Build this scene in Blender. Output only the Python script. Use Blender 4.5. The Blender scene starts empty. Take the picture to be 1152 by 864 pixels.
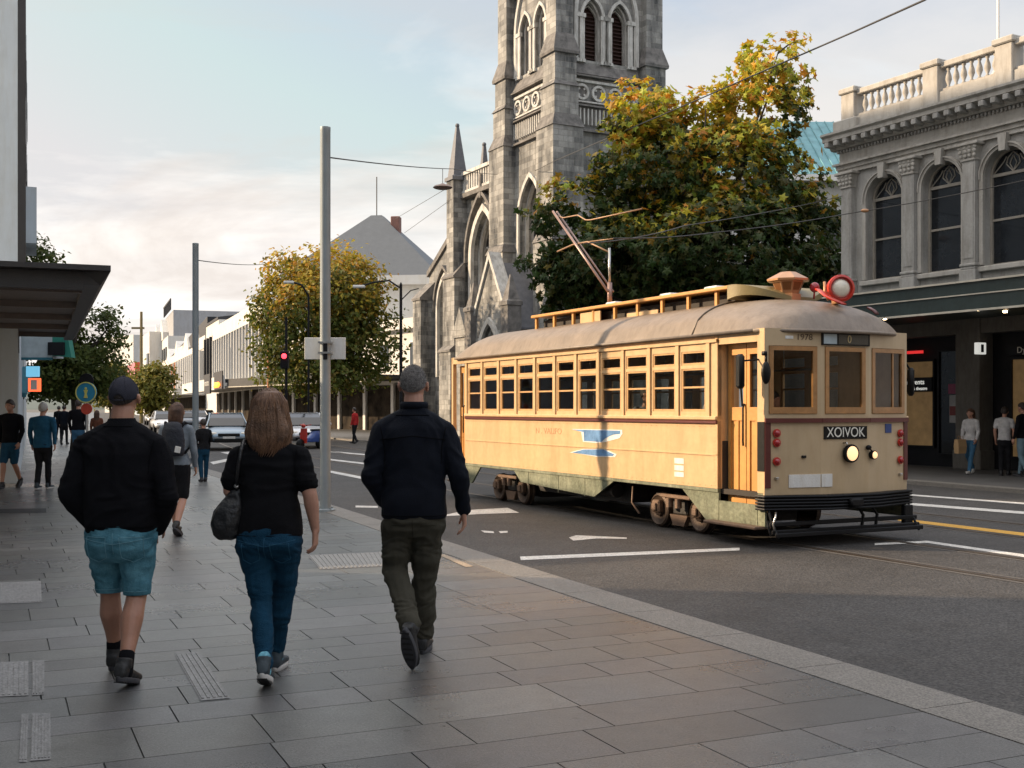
import bpy, math, random
from mathutils import Vector as V, Matrix, noise
R = math.radians
rnd = random.Random(7)
S = bpy.context.scene
COL = S.collection
# ------------------------------------------------------------------ camera
CAMH, FOC = 1.6, 1300.0
cam = bpy.data.cameras.new('camera'); camo = bpy.data.objects.new('camera', cam); COL.objects.link(camo)
S.camera = camo
camo.location = (0, 0, CAMH); camo.rotation_euler = (R(90), 0, 0)
cam.sensor_width = 36; cam.lens = 36*FOC/1152; cam.shift_y = 27/1152
cam.clip_start = .1; cam.clip_end = 6000
# ------------------------------------------------------------------ light
SUN_AZ, SUN_EL = R(-80.5), R(21.5)
sd = V((math.sin(SUN_AZ)*math.cos(SUN_EL), math.cos(SUN_AZ)*math.cos(SUN_EL), math.sin(SUN_EL)))
sl = bpy.data.lights.new('sun', 'SUN'); so = bpy.data.objects.new('sun', sl); COL.objects.link(so)
sl.energy = 3.8; sl.angle = R(1.0); sl.color = (1, .76, .51)
so.rotation_euler = sd.to_track_quat('Z', 'Y').to_euler()
w = bpy.data.worlds.new('World'); S.world = w; w.use_nodes = True
nt = w.node_tree; N = nt.nodes; L = nt.links
bg = N['Background']
sky = N.new('ShaderNodeTexSky'); sky.sky_type = 'NISHITA'; sky.sun_disc = False
sky.sun_elevation = SUN_EL; sky.sun_rotation = SUN_AZ; sky.air_density = 1.0; sky.dust_density = 1.6; sky.ozone_density = 1.2
def nmath(op, a, b=None, c=None, clamp=False):
    n = N.new('ShaderNodeMath'); n.operation = op; n.use_clamp = clamp
    for i, x in enumerate((a, b, c)):
        if x is None: continue
        if isinstance(x, (int, float)): n.inputs[i].default_value = x
        else: L.new(x, n.inputs[i])
    return n.outputs[0]
tc = N.new('ShaderNodeTexCoord'); sp = N.new('ShaderNodeSeparateXYZ'); L.new(tc.outputs['Generated'], sp.inputs[0])
zz = nmath('ADD', nmath('MAXIMUM', sp.outputs[2], 0.0), .16)
cmb = N.new('ShaderNodeCombineXYZ')
L.new(nmath('DIVIDE', sp.outputs[0], zz), cmb.inputs[0]); L.new(nmath('DIVIDE', sp.outputs[1], zz), cmb.inputs[1])
def wnoise(scale, detail, rough, off, dist=0.0, sx=1.0):
    m = N.new('ShaderNodeMapping'); m.inputs['Location'].default_value = off; m.inputs['Scale'].default_value = (sx, 1, 1)
    L.new(cmb.outputs[0], m.inputs[0])
    n = N.new('ShaderNodeTexNoise'); n.inputs['Scale'].default_value = scale; n.inputs['Detail'].default_value = detail
    n.inputs['Roughness'].default_value = rough; n.inputs['Distortion'].default_value = dist
    L.new(m.outputs[0], n.inputs['Vector']); return n.outputs['Fac']
def wramp(fac, stops):
    r = N.new('ShaderNodeValToRGB'); e = r.color_ramp.elements
    e[0].position, e[0].color = stops[0][0], stops[0][1]; e[1].position, e[1].color = stops[-1][0], stops[-1][1]
    for p, c in stops[1:-1]:
        x = e.new(p); x.color = c
    L.new(fac, r.inputs[0]); return r.outputs[0]
g = lambda x: (x, x, x, 1)
thin = wramp(wnoise(.55, 8, .62, (.4, 8.3, 0), .6, .55), [(.40, g(0)), (.52, g(.7)), (.62, g(1))])
thick = wramp(wnoise(.85, 9, .58, (13.1, 2.4, 0), .5, .7), [(.46, g(0)), (.56, g(1))])
# more cloud low down, clearer overhead to the right
lowm = nmath('MULTIPLY_ADD', sp.outputs[2], -2.2, 1.05, clamp=True)
side = nmath('MULTIPLY_ADD', sp.outputs[0], -1.3, .62, clamp=True)
cover = nmath('MULTIPLY', thin, nmath('ADD', nmath('MAXIMUM', nmath('MULTIPLY', lowm, .95), side), .2), clamp=True)
mix1 = N.new('ShaderNodeMix'); mix1.data_type = 'RGBA'
SKYK = N.new('ShaderNodeMix'); SKYK.data_type = 'RGBA'; SKYK.blend_type = 'MULTIPLY'; SKYK.inputs[0].default_value = 1
SKYK.blend_type = 'DARKEN'; L.new(sky.outputs[0], SKYK.inputs[6]); SKYK.inputs[7].default_value = (3.1, 3.05, 3.1, 1)
veil = N.new('ShaderNodeMix'); veil.data_type = 'RGBA'; veil.inputs[0].default_value = .45; L.new(SKYK.outputs[2], veil.inputs[6]); veil.inputs[7].default_value = (2.75, 2.72, 2.72, 1)
L.new(nmath('MULTIPLY', cover, .95), mix1.inputs[0]); L.new(veil.outputs[2], mix1.inputs[6])
mix1.inputs[7].default_value = (4.5, 4.25, 4.0, 1)
mix2 = N.new('ShaderNodeMix'); mix2.data_type = 'RGBA'
L.new(nmath('MULTIPLY', nmath('MULTIPLY', thick, lowm), .75), mix2.inputs[0]); L.new(mix1.outputs[2], mix2.inputs[6])
mix2.inputs[7].default_value = (2.8, 2.5, 2.3, 1)
ovh = N.new('ShaderNodeMapRange'); ovh.interpolation_type = 'SMOOTHSTEP'; L.new(sp.outputs[2], ovh.inputs['Value'])   # sky brightened overhead, out of view, as added fill light for the street
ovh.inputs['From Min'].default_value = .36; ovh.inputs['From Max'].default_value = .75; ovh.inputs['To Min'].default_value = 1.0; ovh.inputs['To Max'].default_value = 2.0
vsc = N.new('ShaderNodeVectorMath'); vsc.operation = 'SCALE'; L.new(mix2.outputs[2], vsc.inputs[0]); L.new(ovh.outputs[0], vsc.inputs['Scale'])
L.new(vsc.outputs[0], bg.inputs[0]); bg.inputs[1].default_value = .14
S.view_settings.view_transform = 'Standard'; S.view_settings.look = 'None'
S.view_settings.exposure = .95; S.view_settings.gamma = 1.0; S.view_settings.use_curve_mapping = False
S.cycles.use_denoising = True; S.cycles.max_bounces = 6; S.cycles.transparent_max_bounces = 12
S.cycles.use_adaptive_sampling = True; S.cycles.sample_clamp_indirect = 4

# ------------------------------------------------------------------ helpers
def W(px, py, Y): return V(((px-576)/FOC*Y, Y, CAMH-(py-459)/FOC*Y))
def GP(px, py, z=0.0):
    Y = FOC*(CAMH-z)/(py-459); return V(((px-576)/FOC*Y, Y, z))

def pmat(name, col, rough=.6, metal=0, var=.15, scale=4, bump=.15, bscale=60, spec=.5, coat=0, col2=None, dirt=0, grain=0):
    m = bpy.data.materials.new(name); m.use_nodes = True
    n = m.node_tree.nodes; l = m.node_tree.links; b = n['Principled BSDF']
    b.inputs['Roughness'].default_value = rough; b.inputs['Metallic'].default_value = metal
    b.inputs['Specular IOR Level'].default_value = spec; b.inputs['Coat Weight'].default_value = coat
    t = n.new('ShaderNodeTexCoord')
    nz = n.new('ShaderNodeTexNoise'); nz.inputs['Scale'].default_value = scale; nz.inputs['Detail'].default_value = 6; nz.inputs['Roughness'].default_value = .65
    l.new(t.outputs['Object'], nz.inputs['Vector'])
    r = n.new('ShaderNodeValToRGB'); l.new(nz.outputs['Fac'], r.inputs[0])
    a = [c*(1-var) for c in col]; z = [min(1, c*(1+var)) for c in (col2 or col)]
    r.color_ramp.elements[0].position = .3; r.color_ramp.elements[0].color = (*a, 1)
    r.color_ramp.elements[1].position = .7; r.color_ramp.elements[1].color = (*z, 1)
    out = r.outputs[0]
    if dirt:
        n2 = n.new('ShaderNodeTexNoise'); n2.inputs['Scale'].default_value = scale*2.3; n2.inputs['Detail'].default_value = 8; n2.inputs['Roughness'].default_value = .7
        mp = n.new('ShaderNodeMapping'); mp.inputs['Scale'].default_value = (1.5, 1.5, .3); l.new(t.outputs['Object'], mp.inputs[0]); l.new(mp.outputs[0], n2.inputs['Vector'])
        r2 = n.new('ShaderNodeValToRGB'); r2.color_ramp.elements[0].position = .45; r2.color_ramp.elements[0].color = (1, 1, 1, 1)
        r2.color_ramp.elements[1].position = .75; k = 1-dirt; r2.color_ramp.elements[1].color = (k, k*.95, k*.88, 1)
        l.new(n2.outputs['Fac'], r2.inputs[0])
        mx = n.new('ShaderNodeMix'); mx.data_type = 'RGBA'; mx.blend_type = 'MULTIPLY'; mx.inputs[0].default_value = 1
        l.new(out, mx.inputs[6]); l.new(r2.outputs[0], mx.inputs[7]); out = mx.outputs[2]
    if grain:
        n3 = n.new('ShaderNodeTexNoise'); n3.inputs['Scale'].default_value = bscale; n3.inputs['Detail'].default_value = 3
        l.new(t.outputs['Object'], n3.inputs['Vector'])
        r3 = n.new('ShaderNodeValToRGB'); r3.color_ramp.elements[0].position = .35; r3.color_ramp.elements[1].position = .68
        r3.color_ramp.elements[0].color = (1-grain,)*3+(1,); r3.color_ramp.elements[1].color = (1+grain,)*3+(1,)
        l.new(n3.outputs['Fac'], r3.inputs[0])
        mx = n.new('ShaderNodeMix'); mx.data_type = 'RGBA'; mx.blend_type = 'MULTIPLY'; mx.inputs[0].default_value = 1
        l.new(out, mx.inputs[6]); l.new(r3.outputs[0], mx.inputs[7]); out = mx.outputs[2]
    l.new(out, b.inputs['Base Color'])
    if bump:
        nb = n.new('ShaderNodeTexNoise'); nb.inputs['Scale'].default_value = bscale; nb.inputs['Detail'].default_value = 5
        l.new(t.outputs['Object'], nb.inputs['Vector'])
        bp = n.new('ShaderNodeBump'); bp.inputs['Strength'].default_value = bump; bp.inputs['Distance'].default_value = .02
        l.new(nb.outputs['Fac'], bp.inputs['Height']); l.new(bp.outputs[0], b.inputs['Normal'])
    m['out'] = 1
    return m

def emat(name, col, st):
    m = bpy.data.materials.new(name); m.use_nodes = True
    b = m.node_tree.nodes['Principled BSDF']; b.inputs['Base Color'].default_value = (*col, 1)
    b.inputs['Emission Color'].default_value = (*col, 1); b.inputs['Emission Strength'].default_value = st; return m

def blockmat(name, base, dark, light, bw=.55, bh=.28, rough=.85, streak=.5, mortar=.02, mcol=(.2, .19, .17), bump=.5):
    """coursed stone on upright walls of any direction (object x+y, z)"""
    m = bpy.data.materials.new(name); m.use_nodes = True
    n = m.node_tree.nodes; l = m.node_tree.links; b = n['Principled BSDF']; b.inputs['Roughness'].default_value = rough
    b.inputs['Specular IOR Level'].default_value = .3
    t = n.new('ShaderNodeTexCoord'); s = n.new('ShaderNodeSeparateXYZ'); l.new(t.outputs['Object'], s.inputs[0])
    ad = n.new('ShaderNodeMath'); ad.operation = 'ADD'; l.new(s.outputs[0], ad.inputs[0]); l.new(s.outputs[1], ad.inputs[1])
    c = n.new('ShaderNodeCombineXYZ'); l.new(ad.outputs[0], c.inputs[0]); l.new(s.outputs[2], c.inputs[1])
    br = n.new('ShaderNodeTexBrick'); l.new(c.outputs[0], br.inputs['Vector']); br.inputs['Scale'].default_value = 1
    br.inputs['Brick Width'].default_value = bw; br.inputs['Row Height'].default_value = bh; br.inputs['Mortar Size'].default_value = mortar*.5
    br.inputs['Mortar Smooth'].default_value = .3; br.inputs['Bias'].default_value = 0
    br.inputs['Color1'].default_value = (0, 0, 0, 1); br.inputs['Color2'].default_value = (1, 1, 1, 1); br.inputs['Mortar'].default_value = (.5, .5, .5, 1)
    r = n.new('ShaderNodeValToRGB'); l.new(br.outputs['Color'], r.inputs[0]); e = r.color_ramp.elements
    e[0].color = (*dark, 1); e[1].color = (*light, 1); x = e.new(.5); x.color = (*base, 1); e[0].position = .08; e[-1].position = .92
    def mul(a, bsock, f=1):
        mx = n.new('ShaderNodeMix'); mx.data_type = 'RGBA'; mx.blend_type = 'MULTIPLY'; mx.inputs[0].default_value = f
        l.new(a, mx.inputs[6]); l.new(bsock, mx.inputs[7]); return mx.outputs[2]
    def ramp2(sc, mapsc, p0, p1, c0, c1):
        mp = n.new('ShaderNodeMapping'); mp.inputs['Scale'].default_value = mapsc; l.new(t.outputs['Object'], mp.inputs[0])
        nz = n.new('ShaderNodeTexNoise'); nz.inputs['Scale'].default_value = sc; nz.inputs['Detail'].default_value = 7; nz.inputs['Roughness'].default_value = .65
        l.new(mp.outputs[0], nz.inputs['Vector'])
        q = n.new('ShaderNodeValToRGB'); q.color_ramp.elements[0].position = p0; q.color_ramp.elements[0].color = (*c0, 1)
        q.color_ramp.elements[1].position = p1; q.color_ramp.elements[1].color = (*c1, 1); l.new(nz.outputs['Fac'], q.inputs[0]); return q.outputs[0], nz.outputs['Fac']
    st, _ = ramp2(1.1, (1, 1, .22), .45, .68, (1, 1, 1), (1-streak, 1-streak*.98, 1-streak*.95))
    bl, _ = ramp2(.35, (1, 1, 1), .35, .7, (1.05, 1.03, 1.0), (.62, .63, .65))
    fi, nf = ramp2(9, (1, 1, 1), .3, .7, (.86, .86, .86), (1.08, 1.08, 1.06))
    o = mul(mul(mul(r.outputs[0], st), bl), fi)
    mx = n.new('ShaderNodeMix'); mx.data_type = 'RGBA'; l.new(br.outputs['Fac'], mx.inputs[0]); l.new(o, mx.inputs[6]); mx.inputs[7].default_value = (*mcol, 1)
    l.new(mx.outputs[2], b.inputs['Base Color'])
    iv = n.new('ShaderNodeMath'); iv.operation = 'MULTIPLY_ADD'; iv.inputs[1].default_value = -1; l.new(br.outputs['Fac'], iv.inputs[0]); l.new(nf, iv.inputs[2])
    bp = n.new('ShaderNodeBump'); bp.inputs['Strength'].default_value = bump; bp.inputs['Distance'].default_value = .03
    l.new(iv.outputs[0], bp.inputs['Height']); l.new(bp.outputs[0], b.inputs['Normal'])
    return m

def islandmat(name, cols, rough=.6, trans=0.0, spec=.3, zr=None, grad=None):
    """leaf material: colour by leaf, from a ramp; grad=(z0,z1,cols2,extent) mixes a second palette towards the crown top (autumn colour)"""
    m = bpy.data.materials.new(name); m.use_nodes = True
    n = m.node_tree.nodes; l = m.node_tree.links; b = n['Principled BSDF']; b.inputs['Roughness'].default_value = rough
    b.inputs['Specular IOR Level'].default_value = spec
    geo = n.new('ShaderNodeNewGeometry')
    def rp(cs):
        r = n.new('ShaderNodeValToRGB'); l.new(geo.outputs['Random Per Island'], r.inputs[0]); e = r.color_ramp.elements
        e[0].color = (*cs[0], 1); e[1].color = (*cs[-1], 1)
        for i, c in enumerate(cs[1:-1]):
            x = e.new((i+1)/(len(cs)-1)); x.color = (*c, 1)
        return r.outputs[0]
    o = rp(cols)
    if grad:
        at = n.new('ShaderNodeAttribute'); at.attribute_name = 'autumn'; at.attribute_type = 'GEOMETRY'
        mx = n.new('ShaderNodeMix'); mx.data_type = 'RGBA'; l.new(at.outputs['Fac'], mx.inputs[0]); l.new(o, mx.inputs[6]); l.new(rp(grad), mx.inputs[7]); o = mx.outputs[2]
    l.new(o, b.inputs['Base Color'])
    if trans:
        tr = n.new('ShaderNodeBsdfTranslucent'); l.new(o, tr.inputs['Color']); ms = n.new('ShaderNodeMixShader'); ms.inputs[0].default_value = trans
        out = n['Material Output']; l.new(b.outputs[0], ms.inputs[1]); l.new(tr.outputs[0], ms.inputs[2]); l.new(ms.outputs[0], out.inputs['Surface'])
    return m

class G:
    def islands(s, name, mats, parent=None, smooth=False):
        par = list(range(len(s.v)))
        def fd(a):
            while par[a] != a: par[a] = par[par[a]]; a = par[a]
            return a
        for f in s.f:
            for i in f[1:]: par[fd(i)] = fd(f[0])
        gr = {}
        for f, m in zip(s.f, s.m): gr.setdefault(fd(f[0]), []).append((f, m))
        out = []
        for fs in gr.values():
            g2 = G(); mp = {}
            for f, m in fs:
                for i in f:
                    if i not in mp: mp[i] = len(g2.v); g2.v.append(s.v[i])
                g2.f.append(tuple(mp[i] for i in f)); g2.m.append(m)
            out.append(g2.obj(name, mats, parent, smooth))
        return out
    def __init__(s): s.v = []; s.f = []; s.m = []
    def add(s, vs, fs, m=0, M=None):
        o = len(s.v)
        s.v += [tuple(M @ V(p)) if M else tuple(p) for p in vs]
        for f in fs: s.f.append(tuple(i+o for i in f)); s.m.append(m)
    def quad(s, a, b, c, d, m=0): s.add([a, b, c, d], [(0, 1, 2, 3)], m)
    def box(s, x0, x1, y0, y1, z0, z1, m=0, M=None):
        vs = [(x, y, z) for z in (z0, z1) for y in (y0, y1) for x in (x0, x1)]
        s.add(vs, [(0, 2, 3, 1), (4, 5, 7, 6), (0, 1, 5, 4), (2, 6, 7, 3), (0, 4, 6, 2), (1, 3, 7, 5)], m, M)
    def bbox(s, x0, x1, y0, y1, z0, z1, b=.01, m=0, M=None):   # bevelled box
        vs = []; fs = []
        prof = [(0, b), (b, 0)]
        def ring(z, i): return [(x0+i, y0+b, z), (x0+b, y0+i, z), (x1-b, y0+i, z), (x1-i, y0+b, z), (x1-i, y1-b, z), (x1-b, y1-i, z), (x0+b, y1-i, z), (x0+i, y1-b, z)]
        for z, i in ((z0, b*.99), (z0+b, 0), (z1-b, 0), (z1, b*.99)): vs += ring(z, i)
        for k in range(3):
            for j in range(8): fs.append((k*8+j, k*8+(j+1) % 8, k*8+8+(j+1) % 8, k*8+8+j))
        fs.append(tuple(range(7, -1, -1))); fs.append(tuple(range(24, 32)))
        s.add(vs, fs, m, M)
    def prism(s, poly, a0, a1, axis='z', m=0, M=None):
        n = len(poly)
        if axis == 'z': mk = lambda p, t: (p[0], p[1], t)
        elif axis == 'y': mk = lambda p, t: (p[0], t, p[1])
        else: mk = lambda p, t: (t, p[0], p[1])
        vs = [mk(p, a0) for p in poly]+[mk(p, a1) for p in poly]
        fs = [tuple(range(n-1, -1, -1)), tuple(range(n, 2*n))]+[(i, (i+1) % n, n+(i+1) % n, n+i) for i in range(n)]
        s.add(vs, fs, m, M)
    def loft(s, rings, m=0, cap=True, M=None, closed=True):
        n = len(rings[0]); vs = [p for r in rings for p in r]; fs = []
        for k in range(len(rings)-1):
            for j in range(n if closed else n-1): fs.append((k*n+j, k*n+(j+1) % n, (k+1)*n+(j+1) % n, (k+1)*n+j))
        if cap: fs.append(tuple(range(n-1, -1, -1))); fs.append(tuple(range((len(rings)-1)*n, len(rings)*n)))
        s.add(vs, fs, m, M)
    def tube(s, pts, rad, n=8, m=0, cap=True):
        pts = [V(p) for p in pts]
        if isinstance(rad, (int, float)): rad = [rad]*len(pts)
        rings = []; up = None
        for i, p in enumerate(pts):
            d = (pts[min(i+1, len(pts)-1)]-pts[max(i-1, 0)]).normalized()
            if up is None:
                up = V((0, 0, 1)) if abs(d.z) < .9 else V((1, 0, 0))
            a = d.cross(up).normalized(); b_ = a.cross(d).normalized(); up = b_
            rings.append([p+(a*math.cos(t)+b_*math.sin(t))*rad[i] for t in [2*math.pi*k/n for k in range(n)]])
        s.loft(rings, m, cap)
    def lathe(s, prof, n=16, m=0, M=None, cap=True):   # prof: (r,z) from bottom to top
        s.loft([[(r*math.cos(2*math.pi*k/n), r*math.sin(2*math.pi*k/n), z) for k in range(n)] for r, z in prof], m, cap, M)
    def ball(s, c, r, n=16, k=10, m=0, M=None):
        if isinstance(r, (int, float)): r = (r, r, r)
        rings = []
        for i in range(k+1):
            t = -math.pi/2+math.pi*i/k; cr = max(math.cos(t), .02)
            rings.append([(c[0]+r[0]*cr*math.cos(2*math.pi*j/n), c[1]+r[1]*cr*math.sin(2*math.pi*j/n), c[2]+r[2]*math.sin(t)) for j in range(n)])
        s.loft(rings, m, True, M)
    def mesh(s, name='mesh'):
        me = bpy.data.meshes.new(name); me.from_pydata(s.v, [], s.f); return me
    def obj(s, name, mats, parent=None, smooth=False, loc=None, rot=None, flip=True):
        me = s.mesh(name)
        if not isinstance(mats, (list, tuple)): mats = [mats]
        for x in mats: me.materials.append(x)
        if len(mats) > 1: me.polygons.foreach_set('material_index', s.m)
        if flip:
            import bmesh
            bm = bmesh.new(); bm.from_mesh(me); bmesh.ops.recalc_face_normals(bm, faces=bm.faces); bm.to_mesh(me); bm.free()
        o = bpy.data.objects.new(name, me); COL.objects.link(o)
        if smooth: shade(me, smooth)
        if parent: o.parent = parent
        if loc: o.location = loc
        if rot: o.rotation_euler = rot
        return o
def shade(me, ang=True):
    me.polygons.foreach_set('use_smooth', [True]*len(me.polygons))
    if ang is not True:
        try: me.set_sharp_from_angle(angle=R(ang))
        except Exception: pass
    me.update()
def tag(o, label=None, cat=None, group=None, kind=None):
    if label: o['label'] = label
    if cat: o['category'] = cat
    if group: o['group'] = group
    if kind: o['kind'] = kind
    return o
def empty(name, loc=(0, 0, 0), rz=0, label=None, cat=None, group=None, scale=None):
    o = bpy.data.objects.new(name, None); COL.objects.link(o); o.location = loc; o.rotation_euler = (0, 0, rz); o.empty_display_size = .2
    if scale: o.scale = (scale,)*3
    return tag(o, label, cat, group)
def kids(o): return [c for c in bpy.data.objects if c.parent == o]
def dup(o, parent=None, loc=None, rz=None, label=None, group=None):
    c = o.copy(); COL.objects.link(c)
    if parent: c.parent = parent
    if loc is not None: c.location = loc
    if rz is not None: c.rotation_euler = (0, 0, rz)
    if label: c['label'] = label
    if group: c['group'] = group
    for k in kids(o): dup(k, c)
    return c
def rot_to(d):  # matrix turning +Z onto d
    return V(d).to_track_quat('Z', 'Y').to_matrix().to_4x4()
def text_obj(body, size, mat_, parent, M, extr=.003, name='lettering', xs=1.0):
    cu = bpy.data.curves.new('text', 'FONT'); cu.body = body; cu.size = size; cu.extrude = extr; cu.align_x = 'CENTER'; cu.align_y = 'CENTER'
    t = bpy.data.objects.new('text', cu); COL.objects.link(t); bpy.context.view_layer.update()
    me = bpy.data.meshes.new_from_object(t.evaluated_get(bpy.context.evaluated_depsgraph_get()))
    bpy.data.objects.remove(t); me.transform(M @ Matrix.Diagonal((xs, 1, 1, 1))); me.materials.clear(); me.materials.append(mat_)
    o = bpy.data.objects.new(name, me); COL.objects.link(o); o.parent = parent; return o

# wall in the plane y=0 (outward +y), openings cut and given reveals of depth rd
def outline(op, n=8):
    """top outline of an opening from left spring to right spring"""
    x0, x1, zs = op['x0'], op['x1'], op['zs']; k = op.get('k', 'rect'); c = (x0+x1)/2; h = (x1-x0)/2
    if k == 'rect': return [(x0, zs), (x1, zs)]
    if k == 'round': return [(c-h*math.cos(math.pi*i/(2*n)), zs+h*math.sin(math.pi*i/(2*n))) for i in range(2*n+1)]
    r = (x1-x0)*op.get('pk', 1.0)   # pointed
    pts = []
    cx = x0+r; tmax = math.acos((cx-c)/r)
    for i in range(n+1): t = tmax*i/n; pts.append((cx-r*math.cos(t), zs+r*math.sin(t)))
    return pts+[(2*c-x, z) for x, z in pts[-2::-1]]
def wall(g_, x0, x1, z0, z1, ops, rd=.3, m=0, mr=None, M=None, y=0.0):
    mr = m if mr is None else mr
    ops = sorted(ops, key=lambda o: o['x0']); x = x0
    def q(a, b, c, d, mm): g_.add([a, b, c, d], [(0, 1, 2, 3)], mm, M)
    for op in ops:
        if op['x0'] > x+1e-4: q((x, y, z0), (x, y, z1), (op['x0'], y, z1), (op['x0'], y, z0), m)
        a, b = op['x0'], op['x1']; zb = op['z0']; P = outline(op)
        if zb > z0+1e-4: q((a, y, z0), (a, y, zb), (b, y, zb), (b, y, z0), m)
        for (xa, za), (xb, zb2) in zip(P, P[1:]):
            if z1 > max(za, zb2)+1e-4: q((xa, y, za), (xa, y, z1), (xb, y, z1), (xb, y, zb2), m)
            q((xa, y, za), (xb, y, zb2), (xb, y-rd, zb2), (xa, y-rd, za), mr)
        zsl = op['zs']
        q((a, y, zb), (a, y, zsl), (a, y-rd, zsl), (a, y-rd, zb), mr); q((b, y, zb), (b, y-rd, zb), (b, y-rd, zsl), (b, y, zsl), mr)
        q((a, y, zb), (a, y-rd, zb), (b, y-rd, zb), (b, y, zb), mr)
        x = b
    if x1 > x+1e-4: q((x, y, z0), (x, y, z1), (x1, y, z1), (x1, y, z0), m)
def pane(g_, op, y, m=0, M=None):
    P = outline(op); g_.add([(op['x0'], y, op['z0'])]+[(x, y, z) for x, z in P]+[(op['x1'], y, op['z0'])], [tuple(range(len(P)+2))], m, M)
def archband(g_, op, wd, y0, y1, m=0, M=None, inset=0.0, jamb=None):
    """moulding following the arch outline, wd wide, from y0 to y1"""
    P = [(x, z) for x, z in outline(op)]; c = ((op['x0']+op['x1'])/2, op['zs'])
    jz = op['z0'] if jamb is None else jamb
    P = [(op['x0'], jz)]+P+[(op['x1'], jz)]
    def off(i, d):
        a = V(P[max(i-1, 0)]); b = V(P[min(i+1, len(P)-1)]); t = (b-a)
        if t.length < 1e-9: t = V((1, 0))
        t.normalize(); nn = V((-t.y, t.x)); k = 1.0
        if 0 < i < len(P)-1:
            u = (V(P[i])-a).normalized() if (V(P[i])-a).length > 1e-9 else t
            k = 1/max(.5, abs(u.dot(t)))
        return (P[i][0]+nn.x*d*k, P[i][1]+nn.y*d*k)
    inn = [off(i, -inset) for i in range(len(P))]; out = [off(i, wd) for i in range(len(P))]
    rings = [[(a[0], y0, a[1]), (b[0], y0, b[1]), (b[0], y1, b[1]), (a[0], y1, a[1])] for a, b in zip(inn, out)]
    g_.loft(rings, m, True, M)
def cam_obj(g_, *a, **k): return g_.obj(*a, **k)
def dir_rz(d): return math.atan2(d[1], d[0])
# ------------------------------------------------------------------ setting
RZ = -.08
SD = V((-.41, .912)).normalized(); SA = V((SD.y, -SD.x))       # street direction, across direction
def st(s, c): return V((SD.x*s+SA.x*c, SD.y*s+SA.y*c))
KERB = [(10.2, -12), (6.55, -2.6), (2.66, 6.01), (.56, 10.7), (-3.02, 19.2), (-8.1, 30.6), (-16.9, 50), (-35, 100), (-72, 200), (-150, 420)]
FKERB = [(27, -12), (19, 4), (12.8, 16.5), (10.0, 22.6), (8.55, 25.9), (-8.5, 59.4), (-24.5, 100), (-61, 200), (-140, 420)]
def interp_c(poly, s):
    q = [(V(p).dot(SD), V(p).dot(SA)) for p in poly]
    for (s0, c0), (s1, c1) in zip(q, q[1:]):
        if s <= s1: return c0+(c1-c0)*(s-s0)/(s1-s0)
    return q[-1][1]
g_ = G(); g_.quad((-900, -200, -.14), (900, -200, -.14), (900, 2500, -.14), (-900, 2500, -.14))
tag(g_.obj('ground', pmat('ground_mat', (.09, .085, .075), .9, scale=.3)), kind='structure')
asph = pmat('asphalt', (.056, .052, .049), .68, var=.34, scale=.35, bump=.8, bscale=55, grain=.7, spec=.4, dirt=.3)
g_ = G(); g_.v = [(x, y, RZ) for x, y in KERB]+[(x, y, RZ) for x, y in FKERB]; n = len(KERB)
g_.f = []; g_.m = []
m_ = [(x, y) for x, y in KERB]; f_ = [(x, y) for x, y in FKERB]
poly = [(x, y, RZ) for x, y in m_]+[(x, y, RZ) for x, y in reversed(f_)]
g_.v = poly; g_.f = [tuple(range(len(poly)))]; g_.m = [0]
tag(g_.obj('road', asph), kind='structure')
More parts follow.
